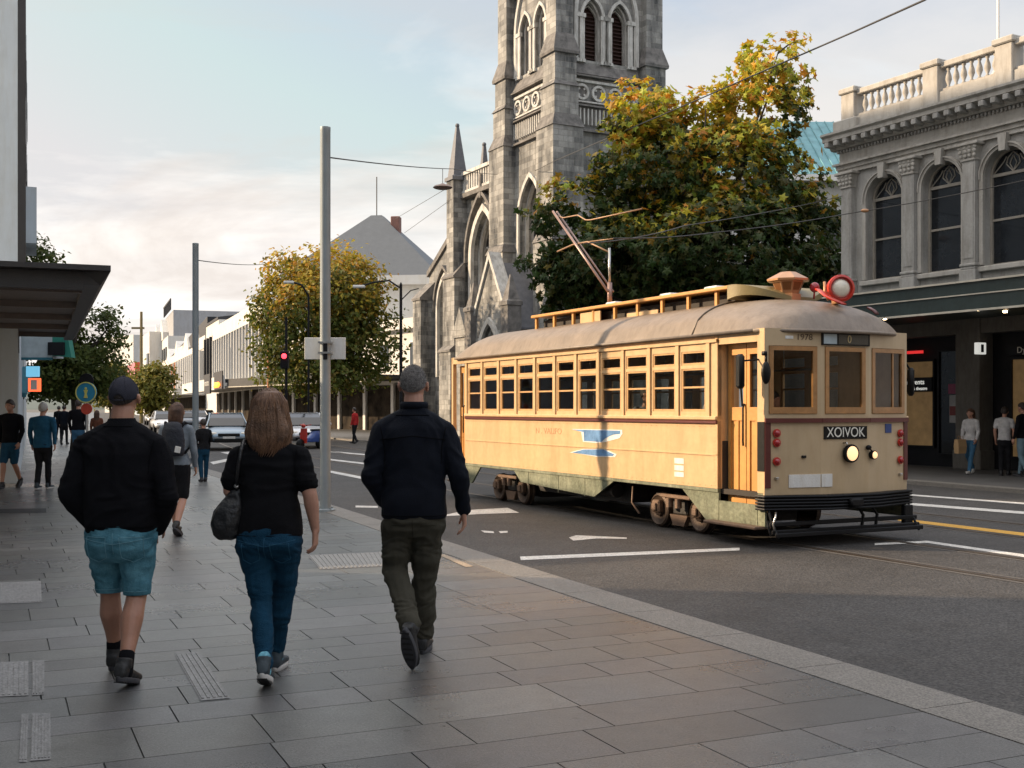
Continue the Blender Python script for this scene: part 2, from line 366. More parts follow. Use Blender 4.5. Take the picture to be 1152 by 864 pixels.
# near pavement: courses of slabs laid across the street
def slabmat():
    m = bpy.data.materials.new('paving'); m.use_nodes = True; n = m.node_tree.nodes; l = m.node_tree.links; b = n['Principled BSDF']
    at = n.new('ShaderNodeAttribute'); at.attribute_name = 'tone'; t = n.new('ShaderNodeTexCoord')
    def nz(sc, det, ro=.6, ms=(1, 1, 1)):
        mp = n.new('ShaderNodeMapping'); mp.inputs['Scale'].default_value = ms; l.new(t.outputs['Object'], mp.inputs[0])
        x = n.new('ShaderNodeTexNoise'); x.inputs['Scale'].default_value = sc; x.inputs['Detail'].default_value = det; x.inputs['Roughness'].default_value = ro
        l.new(mp.outputs[0], x.inputs['Vector']); return x.outputs['Fac']
    def rp(f, a, bq, p0, p1):
        r = n.new('ShaderNodeValToRGB'); r.color_ramp.elements[0].position = p0; r.color_ramp.elements[1].position = p1
        r.color_ramp.elements[0].color = (*a, 1); r.color_ramp.elements[1].color = (*bq, 1); l.new(f, r.inputs[0]); return r.outputs[0]
    def mul(a, c):
        mx = n.new('ShaderNodeMix'); mx.data_type = 'RGBA'; mx.blend_type = 'MULTIPLY'; mx.inputs[0].default_value = 1; l.new(a, mx.inputs[6]); l.new(c, mx.inputs[7]); return mx.outputs[2]
    gr = nz(75, 4, .8); wr = nz(.45, 8, .7); sm = nz(7, 6, .65)
    o = mul(mul(mul(at.outputs['Color'], rp(gr, (.45, .45, .45), (1.7, 1.7, 1.66), .34, .68)), rp(wr, (.78, .79, .8), (1.15, 1.12, 1.08), .3, .7)), rp(sm, (.84, .84, .84), (1.1, 1.1, 1.1), .35, .7))
    l.new(o, b.inputs['Base Color'])
    r = n.new('ShaderNodeMapRange'); l.new(wr, r.inputs['Value']); r.inputs['From Min'].default_value = .3; r.inputs['From Max'].default_value = .7
    r.inputs['To Min'].default_value = .22; r.inputs['To Max'].default_value = .40; l.new(r.outputs[0], b.inputs['Roughness']); b.inputs['Specular IOR Level'].default_value = .65
    vo = n.new('ShaderNodeTexVoronoi'); vo.inputs['Scale'].default_value = 2.6; l.new(t.outputs['Object'], vo.inputs['Vector'])
    gum = rp(vo.outputs['Distance'], (.55, .54, .52), (1, 1, 1), .045, .06)
    stn = rp(nz(1.7, 5, .75), (.70, .69, .68), (1.04, 1.04, 1.04), .30, .44)
    o = mul(mul(o, gum), stn); l.new(o, b.inputs['Base Color'])
    bp = n.new('ShaderNodeBump'); bp.inputs['Strength'].default_value = .35; bp.inputs['Distance'].default_value = .01; l.new(gr, bp.inputs['Height']); l.new(bp.outputs[0], b.inputs['Normal'])
    return m
PAV = slabmat()
kw = .42
rp_ = random.Random(11)
vs, fs, tones = [], [], []
def slab(pts, z, tone):
    o = len(vs); n = len(pts)
    c = sum((V(p) for p in pts), V((0, 0)))/n
    top = [V(p)+(c-V(p)).normalized()*.002 for p in pts]
    vs.extend([(p.x, p.y, z) for p in top]); vs.extend([(p[0], p[1], z-.03) for p in pts])
    fs.append(tuple(range(o, o+n))); tones.append(tone)
    for i in range(n): fs.append((o+i, o+n+i, o+n+(i+1) % n, o+(i+1) % n)); tones.append(tone)
s = -1.0; row = 0
base = (.098, .097, .097)
while s < 118:
    h = rp_.choice([.30, .36, .42, .42, .55]) if s < 60 else 1.2
    cr0, cr1 = interp_c(KERB, s)-kw, interp_c(KERB, s+h)-kw
    cmin = -15 - (.05*s) if s > 3 else -7
    rt = rp_.uniform(.86, 1.14)
    c = max(cr0, cr1); first = True; c = min(cr0, cr1)
    edge = (cr0, cr1)
    tac = False
    c0 = None
    x = min(edge)-rp_.uniform(.3, 1.0)
    segs = [(x, None)]
    while x > cmin:
        nx = x-rp_.choice([.42, .6, .75, .9, 1.05])*(1 if s < 60 else 2); segs.append((nx, x)); x = nx
    j = .0022 if s < 30 else .006
    for a, b_ in segs:
        k = rt*rp_.uniform(.84, 1.16)*(1.0 if rp_.random() > .06 else 1.3); t_ = (base[0]*k*rp_.uniform(.98, 1.03), base[1]*k, base[2]*k*rp_.uniform(.96, 1.03))
        if b_ is None: pts = [st(s+j, edge[0]-j), st(s+h-j, edge[1]-j), st(s+h-j, a+j), st(s+j, a+j)]
        else: pts = [st(s+j, b_-j), st(s+h-j, b_-j), st(s+h-j, a+j), st(s+j, a+j)]
        slab(pts[::-1], 0.0, t_)
    s += h; row += 1
# bed under the joints + the far-left ground of the pavement
bed = G()
left = [(x-40-abs(y)*.8, y) for x, y in KERB]
pl = KERB+left[::-1]
bed.v = [(x, y, -.012) for x, y in pl]; bed.f = [tuple(range(len(pl)))]; bed.m = [0]
me = bpy.data.meshes.new('pavement'); o0 = len(vs)
vs += [(x, y, -.014) for x, y in pl]; fs.append(tuple(range(o0, o0+len(pl)))); tones.append((.03, .029, .028))
me.from_pydata(vs, [], fs); me.materials.append(PAV)
ca = me.color_attributes.new('tone', 'FLOAT_COLOR', 'CORNER')
k = 0; buf = []
for f, t_ in zip(fs, tones):
    for _ in f: buf += [t_[0], t_[1], t_[2], 1]
ca.data.foreach_set('color', buf)
pvo = bpy.data.objects.new('pavement', me); COL.objects.link(pvo); tag(pvo, kind='structure')
# kerb stones
kmat = pmat('kerb_granite', (.17, .155, .135), .55, var=.12, scale=2, bump=.4, bscale=90, grain=.45)
def kerb(name, line, sgn, width):
    k = G(); s = -10.0
    while s < 150:
        L_ = 1.05
        a0, a1 = interp_c(line, s+.004), interp_c(line, s+L_-.004)
        P = [st(s+.004, a0), st(s+L_-.004, a1), st(s+L_-.004, a1-sgn*width), st(s+.004, a0-sgn*width)]
        z1 = .004; b = .012
        o = len(k.v)
        Q = [(P[0]), (P[1]), (P[2]), (P[3])]
        inn = [P[0]-SA*sgn*b, P[1]-SA*sgn*b, P[2], P[3]]
        k.v += [(p.x, p.y, RZ-.05) for p in Q]+[(p.x, p.y, z1-b) for p in Q]+[(p.x, p.y, z1) for p in inn]
        for r in (0, 4):
            for i in range(4): k.f.append((o+r+i, o+r+(i+1) % 4, o+r+4+(i+1) % 4, o+r+4+i)); k.m.append(0)
        k.f.append((o+8, o+9, o+10, o+11)); k.m.append(0)
        s += L_
    return tag(k.obj(name, kmat), kind='structure')
kerb('kerb', KERB, 1, kw); kerb('kerb', FKERB, -1, .35)
# far pavement
fp = G(); right = [(x+45+abs(y)*.1, y+20) for x, y in FKERB]; right[0] = (80, -12)
pl = FKERB+right[::-1]; fp.v = [(x, y, .0) for x, y in pl]; fp.f = [tuple(range(len(pl)))]; fp.m = [0]
tag(fp.obj('pavement', pmat('far_paving', (.085, .083, .08), .65, var=.2, scale=1.2, bump=.3, bscale=40, grain=.25)), kind='structure')
# paint on the road (pixel readings turned into ground points once, at real places)
wp = pmat('road_paint', (.62, .6, .56), .6, var=.18, scale=3, bump=.3, bscale=40, grain=.3, dirt=.3)
yp = pmat('road_paint_yellow', (.55, .30, .04), .6, var=.12, scale=3, grain=.2)
def mark(pts, mat_, name='road_marking', z=RZ+.004):
    a = G(); P = [GP(x, y, RZ) for x, y in pts]; a.v = [(p.x, p.y, z) for p in P]; a.f = [tuple(range(len(P)))]; a.m = [0]
    me_ = a.obj(name, mat_); 
    return tag(me_, kind='structure')
mark([(585, 626.5), (832, 616.5), (832, 619.5), (586, 630.5)], wp)
mark([(500, 579.5), (527, 574), (571, 571.5), (584, 577), (540, 578.5), (500, 581)], wp)
mark([(640, 605), (648, 602.5), (662, 603), (705, 605), (705, 606.5), (672, 606), (645, 608.5)], wp)
mark([(541, 597), (555, 598), (556, 600), (545, 599.5)], wp); mark([(561, 598), (571, 597.5), (571, 599.5), (563, 600)], wp)
mark([(372, 529.5), (408, 536.5), (407, 539), (372, 532)], wp); mark([(372, 516.3), (412, 521), (412, 522.7), (372, 518)], wp)
mark([(372, 507.5), (412, 511), (412, 512.3), (372, 508.8)], wp); mark([(400, 569), (425, 569.5), (425, 571.5), (400, 571)], wp)
mark([(262, 508), (248, 509), (262, 512.5), (275, 511.5)], wp); mark([(236, 520), (262, 515), (268, 516.5), (240, 522.5)], wp)
mark([(1005, 564.5), (1300, 587), (1300, 590), (1005, 567)], wp)
mark([(1015, 555.5), (1300, 577), (1300, 579), (1015, 557)], wp)
mark([(1010, 583), (1300, 617), (1300, 621), (1010, 586)], yp)
mark([(984, 611.5), (1043, 608.6), (1152, 624), (1300, 643), (1300, 647), (1152, 627), (1043, 611), (984, 613.5)], wp)
# tactile strips and ribbed slabs on the near pavement
tm = pmat('tactile_stone', (.24, .23, .215), .6, var=.1, scale=4, bump=.2, grain=.3)
tan = pmat('sandstone_strip', (.33, .25, .17), .65, var=.1, scale=3, grain=.3)
def tactile(corners, nr, mat_=tm, studs=False):
    P = [GP(x, y, 0) for x, y in corners]    # tl, tr, br, bl
    a = G(); zt = .004
    a.v = [(p.x, p.y, zt) for p in P]; a.f = [(0, 1, 2, 3)]; a.m = [0]
    for i in range(nr):
        u0, u1 = (i+.28)/nr, (i+.72)/nr
        q = [P[0].lerp(P[1], u0), P[0].lerp(P[1], u1), P[3].lerp(P[2], u1), P[3].lerp(P[2], u0)]
        c0, c1 = q[0].lerp(q[3], .03), q[1].lerp(q[2], .03); c3, c2 = q[3].lerp(q[0], .03), q[2].lerp(q[1], .03)
        a.loft([[(c.x, c.y, zt) for c in (c0, c1, c2, c3)], [(c.x, c.y, zt+.005) for c in (c0, c1, c2, c3)]])
    return tag(a.obj('tactile_paving', mat_), kind='structure')
dk = pmat('ribbed_stone', (.21, .205, .20), .55, var=.12, scale=4, grain=.35)
tactile([(346, 625), (429, 621.5), (438, 637), (360, 641)], 16)
tactile([(-60, 658), (46, 654), (47, 678), (-62, 682)], 34, dk)
tactile([(-10, 746), (32, 744), (32, 783), (-12, 785)], 7, dk); tactile([(36, 744), (50, 743), (50, 782), (36, 783)], 4, dk)
tactile([(-30, 806), (-2, 805), (-4, 862), (-34, 864)], 4, dk); tactile([(24, 804), (32, 804), (30, 858), (21, 858)], 3, dk); tactile([(36, 803), (57, 803), (57, 855), (34, 857)], 6, dk)
tactile([(196, 736), (223, 734), (259, 786), (226, 789)], 5, dk)
gt = G(); P = [GP(x, y) for x, y in ((-30, 573), (52, 572), (52, 577), (-32, 578))]; gt.v = [(p.x, p.y, .003) for p in P]; gt.f = [(0, 1, 2, 3)]; gt.m = [0]
tag(gt.obj('drain_channel', pmat('drain_iron', (.02, .02, .022), .5, metal=.3)), kind='structure')
mk = G(); P = [GP(x, y) for x, y in ((492, 624), (500, 624), (533, 637.5), (524, 638.5))]; mk.v = [(p.x, p.y, .004) for p in P]; mk.f = [(0, 1, 2, 3)]; mk.m = [0]
tag(mk.obj('paving_strip', tan), kind='structure')
# tram rails
TU = V((.448, -.894)).normalized(); TN = V((.894, .448)).normalized()
C0 = V((2.895, 13.25))*1.05                      # near front corner of the tram at road level
rail = pmat('rail_steel', (.16, .12, .09), .38, metal=.8, var=.2)
gro = pmat('rail_groove', (.012, .011, .01), .8)
conc = pmat('rail_bed', (.085, .075, .065), .75, var=.2, scale=2, grain=.4, bscale=60)
TW = 2.2*1.05
def track(off, lat, name='rail_bed'):
    pass
def trackline(off, t):      # t metres forward of the tram front; slight curve to the right ahead
    cv = max(t, 0); k = .0045*cv*cv; kb = .004*max(-t-10, 0)**2
    return C0+TU*t+TN*(off+k*.6-kb*-.6)
for off in (TW/2-.70, TW/2+.70, TW/2+3.2-.7, TW/2+3.2+.7):
    for (a0, a1, z, mt, nm) in ((-.13, .16, RZ+.003, conc, 'track_bed'), (-.045, .03, RZ+.008, rail, 'rail'), (.03, .075, RZ+.007, gro, 'rail_groove')):
        k = G(); T = [-60+i*2 for i in range(46)]
        for t in T:
            p = trackline(off+a0, t); q = trackline(off+a1, t); k.v += [(p.x, p.y, z), (q.x, q.y, z)]
        for i in range(len(T)-1): k.f.append((2*i, 2*i+1, 2*i+3, 2*i+2)); k.m.append(0)
        tag(k.obj(nm, mt), kind='structure')
# distant hill at the end of the street
h = G(); pts = []
for i in range(41):
    x = -900+i*30; z = 42+22*noise.noise(V((i*.21, 3.3, 0)))+14*noise.noise(V((i*.6, 1, 0)))-abs(i-16)*.9
    pts.append((x, max(6, z)))
for i, (x, z) in enumerate(pts): h.v += [(x, 1250, -1), (x, 1300, z*.55), (x, 1420, z), (x, 1700, z*.5)]
for i in range(40):
    for j in range(3): h.f.append((i*4+j, i*4+4+j, i*4+5+j, i*4+1+j)); h.m.append(0)
tag(h.obj('hills', pmat('hill_mat', (.10, .12, .11), .95, var=.3, scale=.01), smooth=True), kind='structure')
# ------------------------------------------------------------------ tram
M_cream = pmat('tram_cream_paint', (.60, .405, .215), .36, var=.10, scale=1.3, bump=.05, bscale=12, coat=.15, dirt=.16, grain=.05)
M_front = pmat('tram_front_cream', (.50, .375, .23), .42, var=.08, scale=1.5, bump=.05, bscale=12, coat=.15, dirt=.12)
M_wood = pmat('varnished_wood', (.36, .18, .065), .4, var=.25, scale=7, bump=.12, bscale=40, coat=.25)
M_sash = pmat('pale_sash_wood', (.50, .29, .12), .45, var=.18, scale=7, bump=.1, bscale=40, coat=.2)
M_door = pmat('door_wood', (.56, .27, .07), .45, var=.15, scale=5, bump=.1, bscale=30, coat=.15)
M_maroon = pmat('maroon_paint', (.10, .018, .014), .4, var=.15, coat=.2)
M_green = pmat('weathered_green_paint', (.12, .14, .085), .7, var=.22, scale=3, bump=.35, bscale=25, dirt=.4, col2=(.21, .22, .15), grain=.15)
M_roof = pmat('roof_canvas', (.21, .165, .125), .5, var=.16, scale=2.2, bump=.25, bscale=18, dirt=.3)
M_black = pmat('black_iron', (.008, .008, .009), .5, var=.2, bump=.15, spec=.2)
M_under = pmat('undergear_iron', (.025, .021, .018), .65, var=.4, bump=.4, bscale=25)
M_rusty = pmat('dusty_brown_iron', (.17, .11, .075), .6, var=.3, metal=.3, bump=.3)
M_glass = bpy.data.materials.new('window_glass'); M_glass.use_nodes = True
_n = M_glass.node_tree.nodes; _l = M_glass.node_tree.links; _b = _n['Principled BSDF']
_b.inputs['Base Color'].default_value = (.03, .035, .035, 1); _b.inputs['Roughness'].default_value = .04
_tr = _n.new('ShaderNodeBsdfTransparent'); _tr.inputs[0].default_value = (.68, .7, .68, 1); _mx = _n.new('ShaderNodeMixShader'); _fr = _n.new('ShaderNodeFresnel'); _fr.inputs[0].default_value = 1.45
_gl = _n.new('ShaderNodeBsdfGlossy'); _gl.inputs['Roughness'].default_value = .03
_l.new(_fr.outputs[0], _mx.inputs[0]); _l.new(_tr.outputs[0], _mx.inputs[1]); _l.new(_gl.outputs[0], _mx.inputs[2]); _l.new(_mx.outputs[0], _n['Material Output'].inputs['Surface'])
M_dark = pmat('dark_interior', (.035, .028, .022), .8, var=.3)
M_copper = pmat('copper_paint', (.44, .23, .11), .42, var=.15, metal=.35, coat=.2)
M_redpaint = pmat('red_paint', (.50, .03, .015), .35, var=.1, coat=.3)
M_redlens = bpy.data.materials.new('red_lens'); M_redlens.use_nodes = True
_b = M_redlens.node_tree.nodes['Principled BSDF']; _b.inputs['Base Color'].default_value = (.32, .008, .012, 1); _b.inputs['Roughness'].default_value = .12; _b.inputs['Coat Weight'].default_value = .6
M_chrome = pmat('worn_chrome', (.5, .48, .45), .28, metal=.9, var=.15)
M_lens = emat('headlamp_lens', (.9, .55, .28), .75)
M_lensoff = pmat('lamp_lens_glass', (.75, .68, .55), .12, var=.1, scale=12, coat=.8)
M_white = pmat('white_paint', (.7, .69, .66), .5, var=.08, dirt=.15)
M_blue = pmat('blue_graffiti_paint', (.06, .17, .36), .5, var=.25, scale=5, col2=(.12, .26, .48))
M_blade = pmat('blade_text_brown', (.48, .25, .12), .6)
M_blind = pmat('black_enamel', (.008, .008, .008), .4, spec=.2)
L_T = 8.94; WT = 2.2
TS = 1.05
tram = empty('tram', (C0.x, C0.y, RZ), dir_rz(TU), 'vintage cream tram with maroon belt, wooden window frames and green skirt, on the rails', 'tram', scale=TS)
# local axes: x forward (0 = front corner, negative back), y left (0 = near side, WT = far side)
ZB, ZP, ZE = .62, 1.47, 2.5          # bottom of cream panel, belt, eave
BF = .12
FP = [(0, 0), (BF, WT/3), (BF, 2*WT/3), (0, WT)]       # front facets
def tT(px): r = (px-576)/FOC; return (2.895-13.25*r)/(.448+.894*r)
def tZ(px, py): t = tT(px); return CAMH-(py-459)*(13.25+.894*t)/FOC
xs_doorF0, xs_doorF1 = -tT(808), -tT(852)       # recess of the front door (rear edge, front edge)
xs_doorR0, xs_doorR1 = -L_T+.03, -tT(524)
# lower side panels, near side (thin boxes with riveted seams)
wing = G()
for y0, y1 in ((0, .04), (WT-.04, WT)):
    a = xs_doorR1 if y0 == 0 else -L_T
    b = xs_doorF0 if y0 == 0 else 0
    wing.box(a, b, y0, y1, ZB, ZP-.06)
    wing.box(a, b, y0-(.012 if y0 == 0 else 0), y1+(.012 if y0 else 0), 1.02, 1.035)
body = wing.obj('side_panel', M_cream, tram)
rv = G()
for x in (xs_doorF0-.06, ):
    z = ZB+.04
    while z < ZP-.08: rv.ball((x, -.002, z), .009, 6, 4); z += .045
x = xs_doorR1+.1
while x < xs_doorF0-.1:
    rv.ball((x, -.002, ZB+.03), .006, 5, 3); rv.ball((x, -.002, ZP-.1), .006, 5, 3); x += .12
rv.obj('rivets', M_cream, tram, True)
belt = G()
for y0, y1 in ((-.03, .05), (WT-.05, WT+.03)):
    a = xs_doorR1 if y0 < 0 else -L_T; b = xs_doorF0 if y0 < 0 else 0
    belt.bbox(a, b, y0, y1, ZP-.065, ZP-.02, .01, 1); belt.bbox(a, b, y0-.012, y1+.012, ZP-.018, ZP+.03, .01, 0)
belt.obj('belt_rail', [M_cream, M_maroon], tram)
# window band: posts, sills, light rails; each window its own frame and pane
lo = [(172, 216), (232, 277), (297, 346), (368, 418), (440, 498), (518, 582), (605, 677), (705, 775), (805, 886), (915, 1005), (1035, 1125)]
wx = [(-tT(480+a/3.6), -tT(480+b/3.6)) for a, b in lo]
# even them out
n_w = len(wx); c0 = sum(wx[0])/2; c1 = sum(wx[-1])/2; cs = [c0+(c1-c0)*i/(n_w-1) for i in range(n_w)]; hw = .235
pitch = (c1-c0)/(n_w-1)
zs0, zs1, zt0, zt1 = 1.585, 2.075, 2.155, 2.285
for side in (0, 1):
    Y0, Y1 = (0.0, .05) if side == 0 else (WT-.05, WT)
    a = xs_doorR1 if side == 0 else -L_T+.1; b = xs_doorF0 if side == 0 else -.06
    fr = G()
    fr.box(a, b, Y0, Y1, ZP+.03, zs0-.03); fr.box(a, b, Y0, Y1, zt1+.025, ZE+.02)
    fr.box(a, b, Y0, Y1, zs1+.02, zt0-.02)
    edges = [a]+[v for c in cs for v in (c-hw-.02, c+hw+.02)]+[b]
    for i in range(0, len(edges), 2):
        for za, zb in ((zs0-.03, zs1+.02), (zt0-.02, zt1+.025)):
            fr.box(edges[i], edges[i+1], Y0, Y1, za, zb)
    yo = -.022 if side == 0 else WT
    for i in range(n_w+1):
        x = cs[0]-pitch/2+i*pitch
        fr.box(x-.035, x+.035, yo, yo+.022, ZP+.03, ZE-.08)
    fr.box(a, b, yo-.01 if side == 0 else WT, yo+.022 if side == 0 else WT+.02, ZE-.1, ZE-.06)
    fr.obj('window_band', M_cream, tram)
    for c in cs:
        for (za, zb, ml) in ((zs0, zs1, True), (zt0, zt1, False)):
            k = G(); x0, x1 = c-hw-.02, c+hw+.02; t = .028
            ya, yb = (.008, .042) if side == 0 else (WT-.042, WT-.008)
            za_, zb_ = za-(.03 if ml else .02), zb+(.02 if ml else .025)
            k.box(x0, x0+t, ya, yb, za_, zb_); k.box(x1-t, x1, ya, yb, za_, zb_); k.box(x0+t, x1-t, ya, yb, za_, za_+t*1.1); k.box(x0+t, x1-t, ya, yb, zb_-t*.8, zb_)
            if ml: zm = za+(zb-za)*.56; k.box(x0+t, x1-t, ya+.004, yb-.004, zm-.012, zm+.012)
            wo = k.obj('window', M_sash, tram)
            p = G(); ym = (ya+yb)/2; p.quad((x0+t*.5, ym, za_+.01), (x1-t*.5, ym, za_+.01), (x1-t*.5, ym, zb_-.01), (x0+t*.5, ym, zb_-.01)); p.obj('pane', M_glass, wo)
# corner posts and letterboard near front door, rear end
cp = G()
cp.box(xs_doorF1, 0, .0, .06, ZB, ZE+.02); cp.box(-.06, 0, .06, .12, ZB, ZE+.02)
cp.box(xs_doorF0, xs_doorF1, 0, .05, ZE-.13, ZE+.02); cp.box(xs_doorF0-.045, xs_doorF0, -.012, .3, ZB, ZE+.0)
cp.box(xs_doorR0, xs_doorR1, 0, .05, ZE-.1, ZE+.02); cp.box(-L_T, -L_T+.07, 0, .07, ZB, ZE+.02); cp.box(xs_doorR1-.04, xs_doorR1, 0, .3, ZB, ZE)
cp.box(-.07, 0, WT-.07, WT, ZB, ZE+.02)
cp.islands('corner_post', M_cream, tram)
ds = G(); ds.box(xs_doorF1+.005, .004, -.006, -.001, ZB+.25, ZP-.03); ds.obj('side_strip', M_blind, tram)
# front folding door set back in its recess
def door(x0, x1, name='door'):
    d = G(); y0, y1 = .13, .17; zb = .38; zt = ZE-.13
    n = 2; w_ = (x1-x0)/n
    for i in range(n):
        a, b = x0+i*w_+.006, x0+(i+1)*w_-.006
        d.box(a, a+.055, y0, y1, zb, zt); d.box(b-.055, b, y0, y1, zb, zt)
        d.box(a+.055, b-.055, y0, y1, zb, zb+.16); d.box(a+.055, b-.055, y0, y1, ZP-.02, ZP+.14); d.box(a+.055, b-.055, y0, y1, zt-.13, zt)
        d.box(a+.055, b-.055, y0+.018, y1-.01, zb+.16, ZP-.02, 0)
        d.box((a+b)/2-.02, (a+b)/2+.02, y0+.004, y1, zb+.16, ZP-.02)
    do = d.obj(name, M_door, tram)
    for i in range(n):
        a, b = x0+i*w_+.06, x0+(i+1)*w_-.06
        p = G(); p.quad((a, .152, ZP+.14), (b, .152, ZP+.14), (b, .152, zt-.13), (a, .152, zt-.13)); p.obj('pane', M_glass, do)
    h = G(); h.tube([((x0+x1)/2-.03, .105, 1.15), ((x0+x1)/2-.03, .1, 1.2), ((x0+x1)/2-.03, .1, 1.6), ((x0+x1)/2-.03, .12, 1.65)], .012); h.obj('handle', M_black, do, True)
    return do
door(xs_doorF0+.02, xs_doorF1-.005); door(xs_doorR0+.05, xs_doorR1-.05)
# skirt with wheel openings (near side), straight on the far side
def skirt_poly():
    zt = ZB-.002; z0 = .27
    f0, f1, f2, f3 = -tT(668), -tT(686), -tT(766), -tT(794)      # front opening
    r0, r1, r2, r3 = -tT(531), -tT(540), -tT(578), -tT(592)
    P1 = [(-L_T, z0), (r0-.02, z0), (r1, zt-.05), (r2, zt-.05), (r3-.2, z0+.13), (f0, z0+.05), (f1+.12, zt-.03), (f2, zt-.03), (f3, z0-.05), (xs_doorF0, z0-.05), (xs_doorF0, zt), (-L_T, zt)]
    return P1
sk = G(); P1 = skirt_poly()
# split into convex pieces
zt = ZB-.002
def piece(x0, x1, za0, za1): sk.prism([(x0, za0), (x1, za1), (x1, zt), (x0, zt)], .006, .035, 'y')
low = P1[:10]
for (xa, za), (xb, zb) in zip(low, low[1:]):
    if xb-xa > .01: piece(xa, xb, za, zb)
sk.box(xs_doorF1-.0, -.0, .006, .035, .22, zt); sk.box(xs_doorF0+.03, xs_doorF1, .10, .13, .22, .40)
sk.box(xs_doorF0+.01, xs_doorF1-.01, .006, .035, .22, zt-.14)
sk.box(-L_T, 0, WT-.035, WT-.006, .27, zt)
for x in (-5.9, -4.9, -4.1): sk.box(x, x+.012, 0, .006, .31, zt-.02)
sk.box(-L_T, xs_doorF0, -.01, .006, zt-.04, zt)
sk.obj('skirt', M_green, tram)
stp = G(); stp.bbox(xs_doorF0-.12, .0, -.14, .10, .205, .24, .008); stp.obj('step', M_rusty, tram)
stp = G(); stp.bbox(xs_doorR0, xs_doorR1, -.1, .10, .26, .295, .008); stp.obj('step', M_rusty, tram)
# floor, interior
fl = G(); fl.box(-L_T+.05, -.08, .05, WT-.05, .56, .62); fl.box(-.9, -.87, .06, WT-.06, .62, 1.2); fl.obj('floor', M_dark, tram)
seatm = pmat('seat_wood', (.22, .11, .05), .5)
for i in range(7):
    x = -L_T+1.6+i*.85
    for yy in (.12, WT-.92):
        q = G(); q.bbox(x, x+.42, yy, yy+.8, .95, 1.05, .03, 0); q.bbox(x, x+.08, yy, yy+.8, 1.05, 1.55, .03, 0); q.box(x+.1, x+.3, yy+.1, yy+.7, .62, .95, 0); q.obj('seat', seatm, tram)
blk = G(); blk.box(-.95, -.93, .12, WT*.5, .62, 1.35); blk.box(-L_T+1.0, -L_T+1.03, .1, WT-.1, .62, 2.4); blk.obj('bulkhead', pmat('bulkhead_wood', (.12, .065, .03), .5), tram)
cl = G(); cl.box(-L_T+.1, -.15, .06, WT-.06, 2.44, 2.46); cl.obj('ceiling', pmat('tram_ceiling', (.22, .18, .13), .7), tram)
hr = G()
for y in (.6, WT-.6): hr.tube([(-L_T+1.1, y, 2.1), (-1, y, 2.1)], .014, 6)
for i in range(12):
    for y in (.6, WT-.6): hr.tube([(-L_T+1.2+i*.56, y, 2.1), (-L_T+1.2+i*.56, y, 2.43)], .008, 5)
hr.obj('handrail', M_chrome, tram)
pl_ = G(); pl_.bbox(-.5, -.34, .35, .75, .62, 1.45, .02); pl_.lathe([(.09, 1.45), (.11, 1.5), (.11, 1.58), (.05, 1.6)], 12, M=Matrix.Translation((-.42, .55, 0))); pl_.obj('controller', M_black, tram)
# roof: barrel with rounded ends
def roof_ring(x, k, dz=0):
    pts = []; n = 18; h = .50
    ins = (1-k)*1.0
    for i in range(n+1):
        t = math.pi*i/n; yy = WT/2-math.cos(t)*(WT/2+.05)*(.12+.88*k if k < 1 else 1)
        zz_ = ZE+(h*k**.75)*(math.sin(t)**.62)
        pts.append((x, yy, zz_))
    return pts
rf = G(); rings = []
NA = 22
rows = []
hR = .47
def outline_pt(a):  # plan outline of roof edge param a in [0,1) : rounded at both ends
    pass
# height field roof: grid over plan, ends rounded to the facets
nx, ny = 90, 28
for j in range(ny+1):
    v = j/ny; yy = -.05+v*(WT+.1); e = 2*v-1
    fx = BF+.07-.34*abs(e)**2.6
    rx = -L_T-.07+.34*abs(e)**2.6
    for i in range(nx+1):
        u = i/nx; uu = .5-.5*math.cos(math.pi*u) if False else u
        x = rx+(fx-rx)*uu
        dfx = max(0, (x-(fx-1.55))/1.55); drx = max(0, ((rx+1.2)-x)/1.2); d = max(dfx, drx)
        prof = max(0, 1-abs(e)**2.7)**.55
        endp = max(0, 1-d**2.6)**.5
        z = ZE+hR*min(1, prof)*endp
        rf.v.append((x, yy, z))
for j in range(ny):
    for i in range(nx):
        rf.f.append((j*(nx+1)+i, j*(nx+1)+i+1, (j+1)*(nx+1)+i+1, (j+1)*(nx+1)+i)); rf.m.append(0)
ro = rf.obj('roof', M_roof, tram, True)
# gutter round the eave
gt = G()
P = [(-L_T-.07+.34*abs(2*v-1)**2.6, -.05+v*(WT+.1)) for v in [i/12 for i in range(13)]]
Q = [(BF+.07-.34*abs(2*v-1)**2.6, -.05+v*(WT+.1)) for v in [i/16 for i in range(17)]]
loop = Q+P[::-1]; loop.append(loop[0])
gt.tube([(x, y, ZE-.005) for x, y in loop], .024, 6)
gt.obj('gutter', M_roof, ro, True)
for xx in (-1.35, ):
    sm_ = G(); sm_.tube([(xx, -.05+v*(WT+.1), ZE+.012+hR*max(0, 1-abs(2*v-1)**2.7)**.55) for v in [i/24 for i in range(25)]], .012, 6); sm_.obj('seam', M_roof, ro, True)
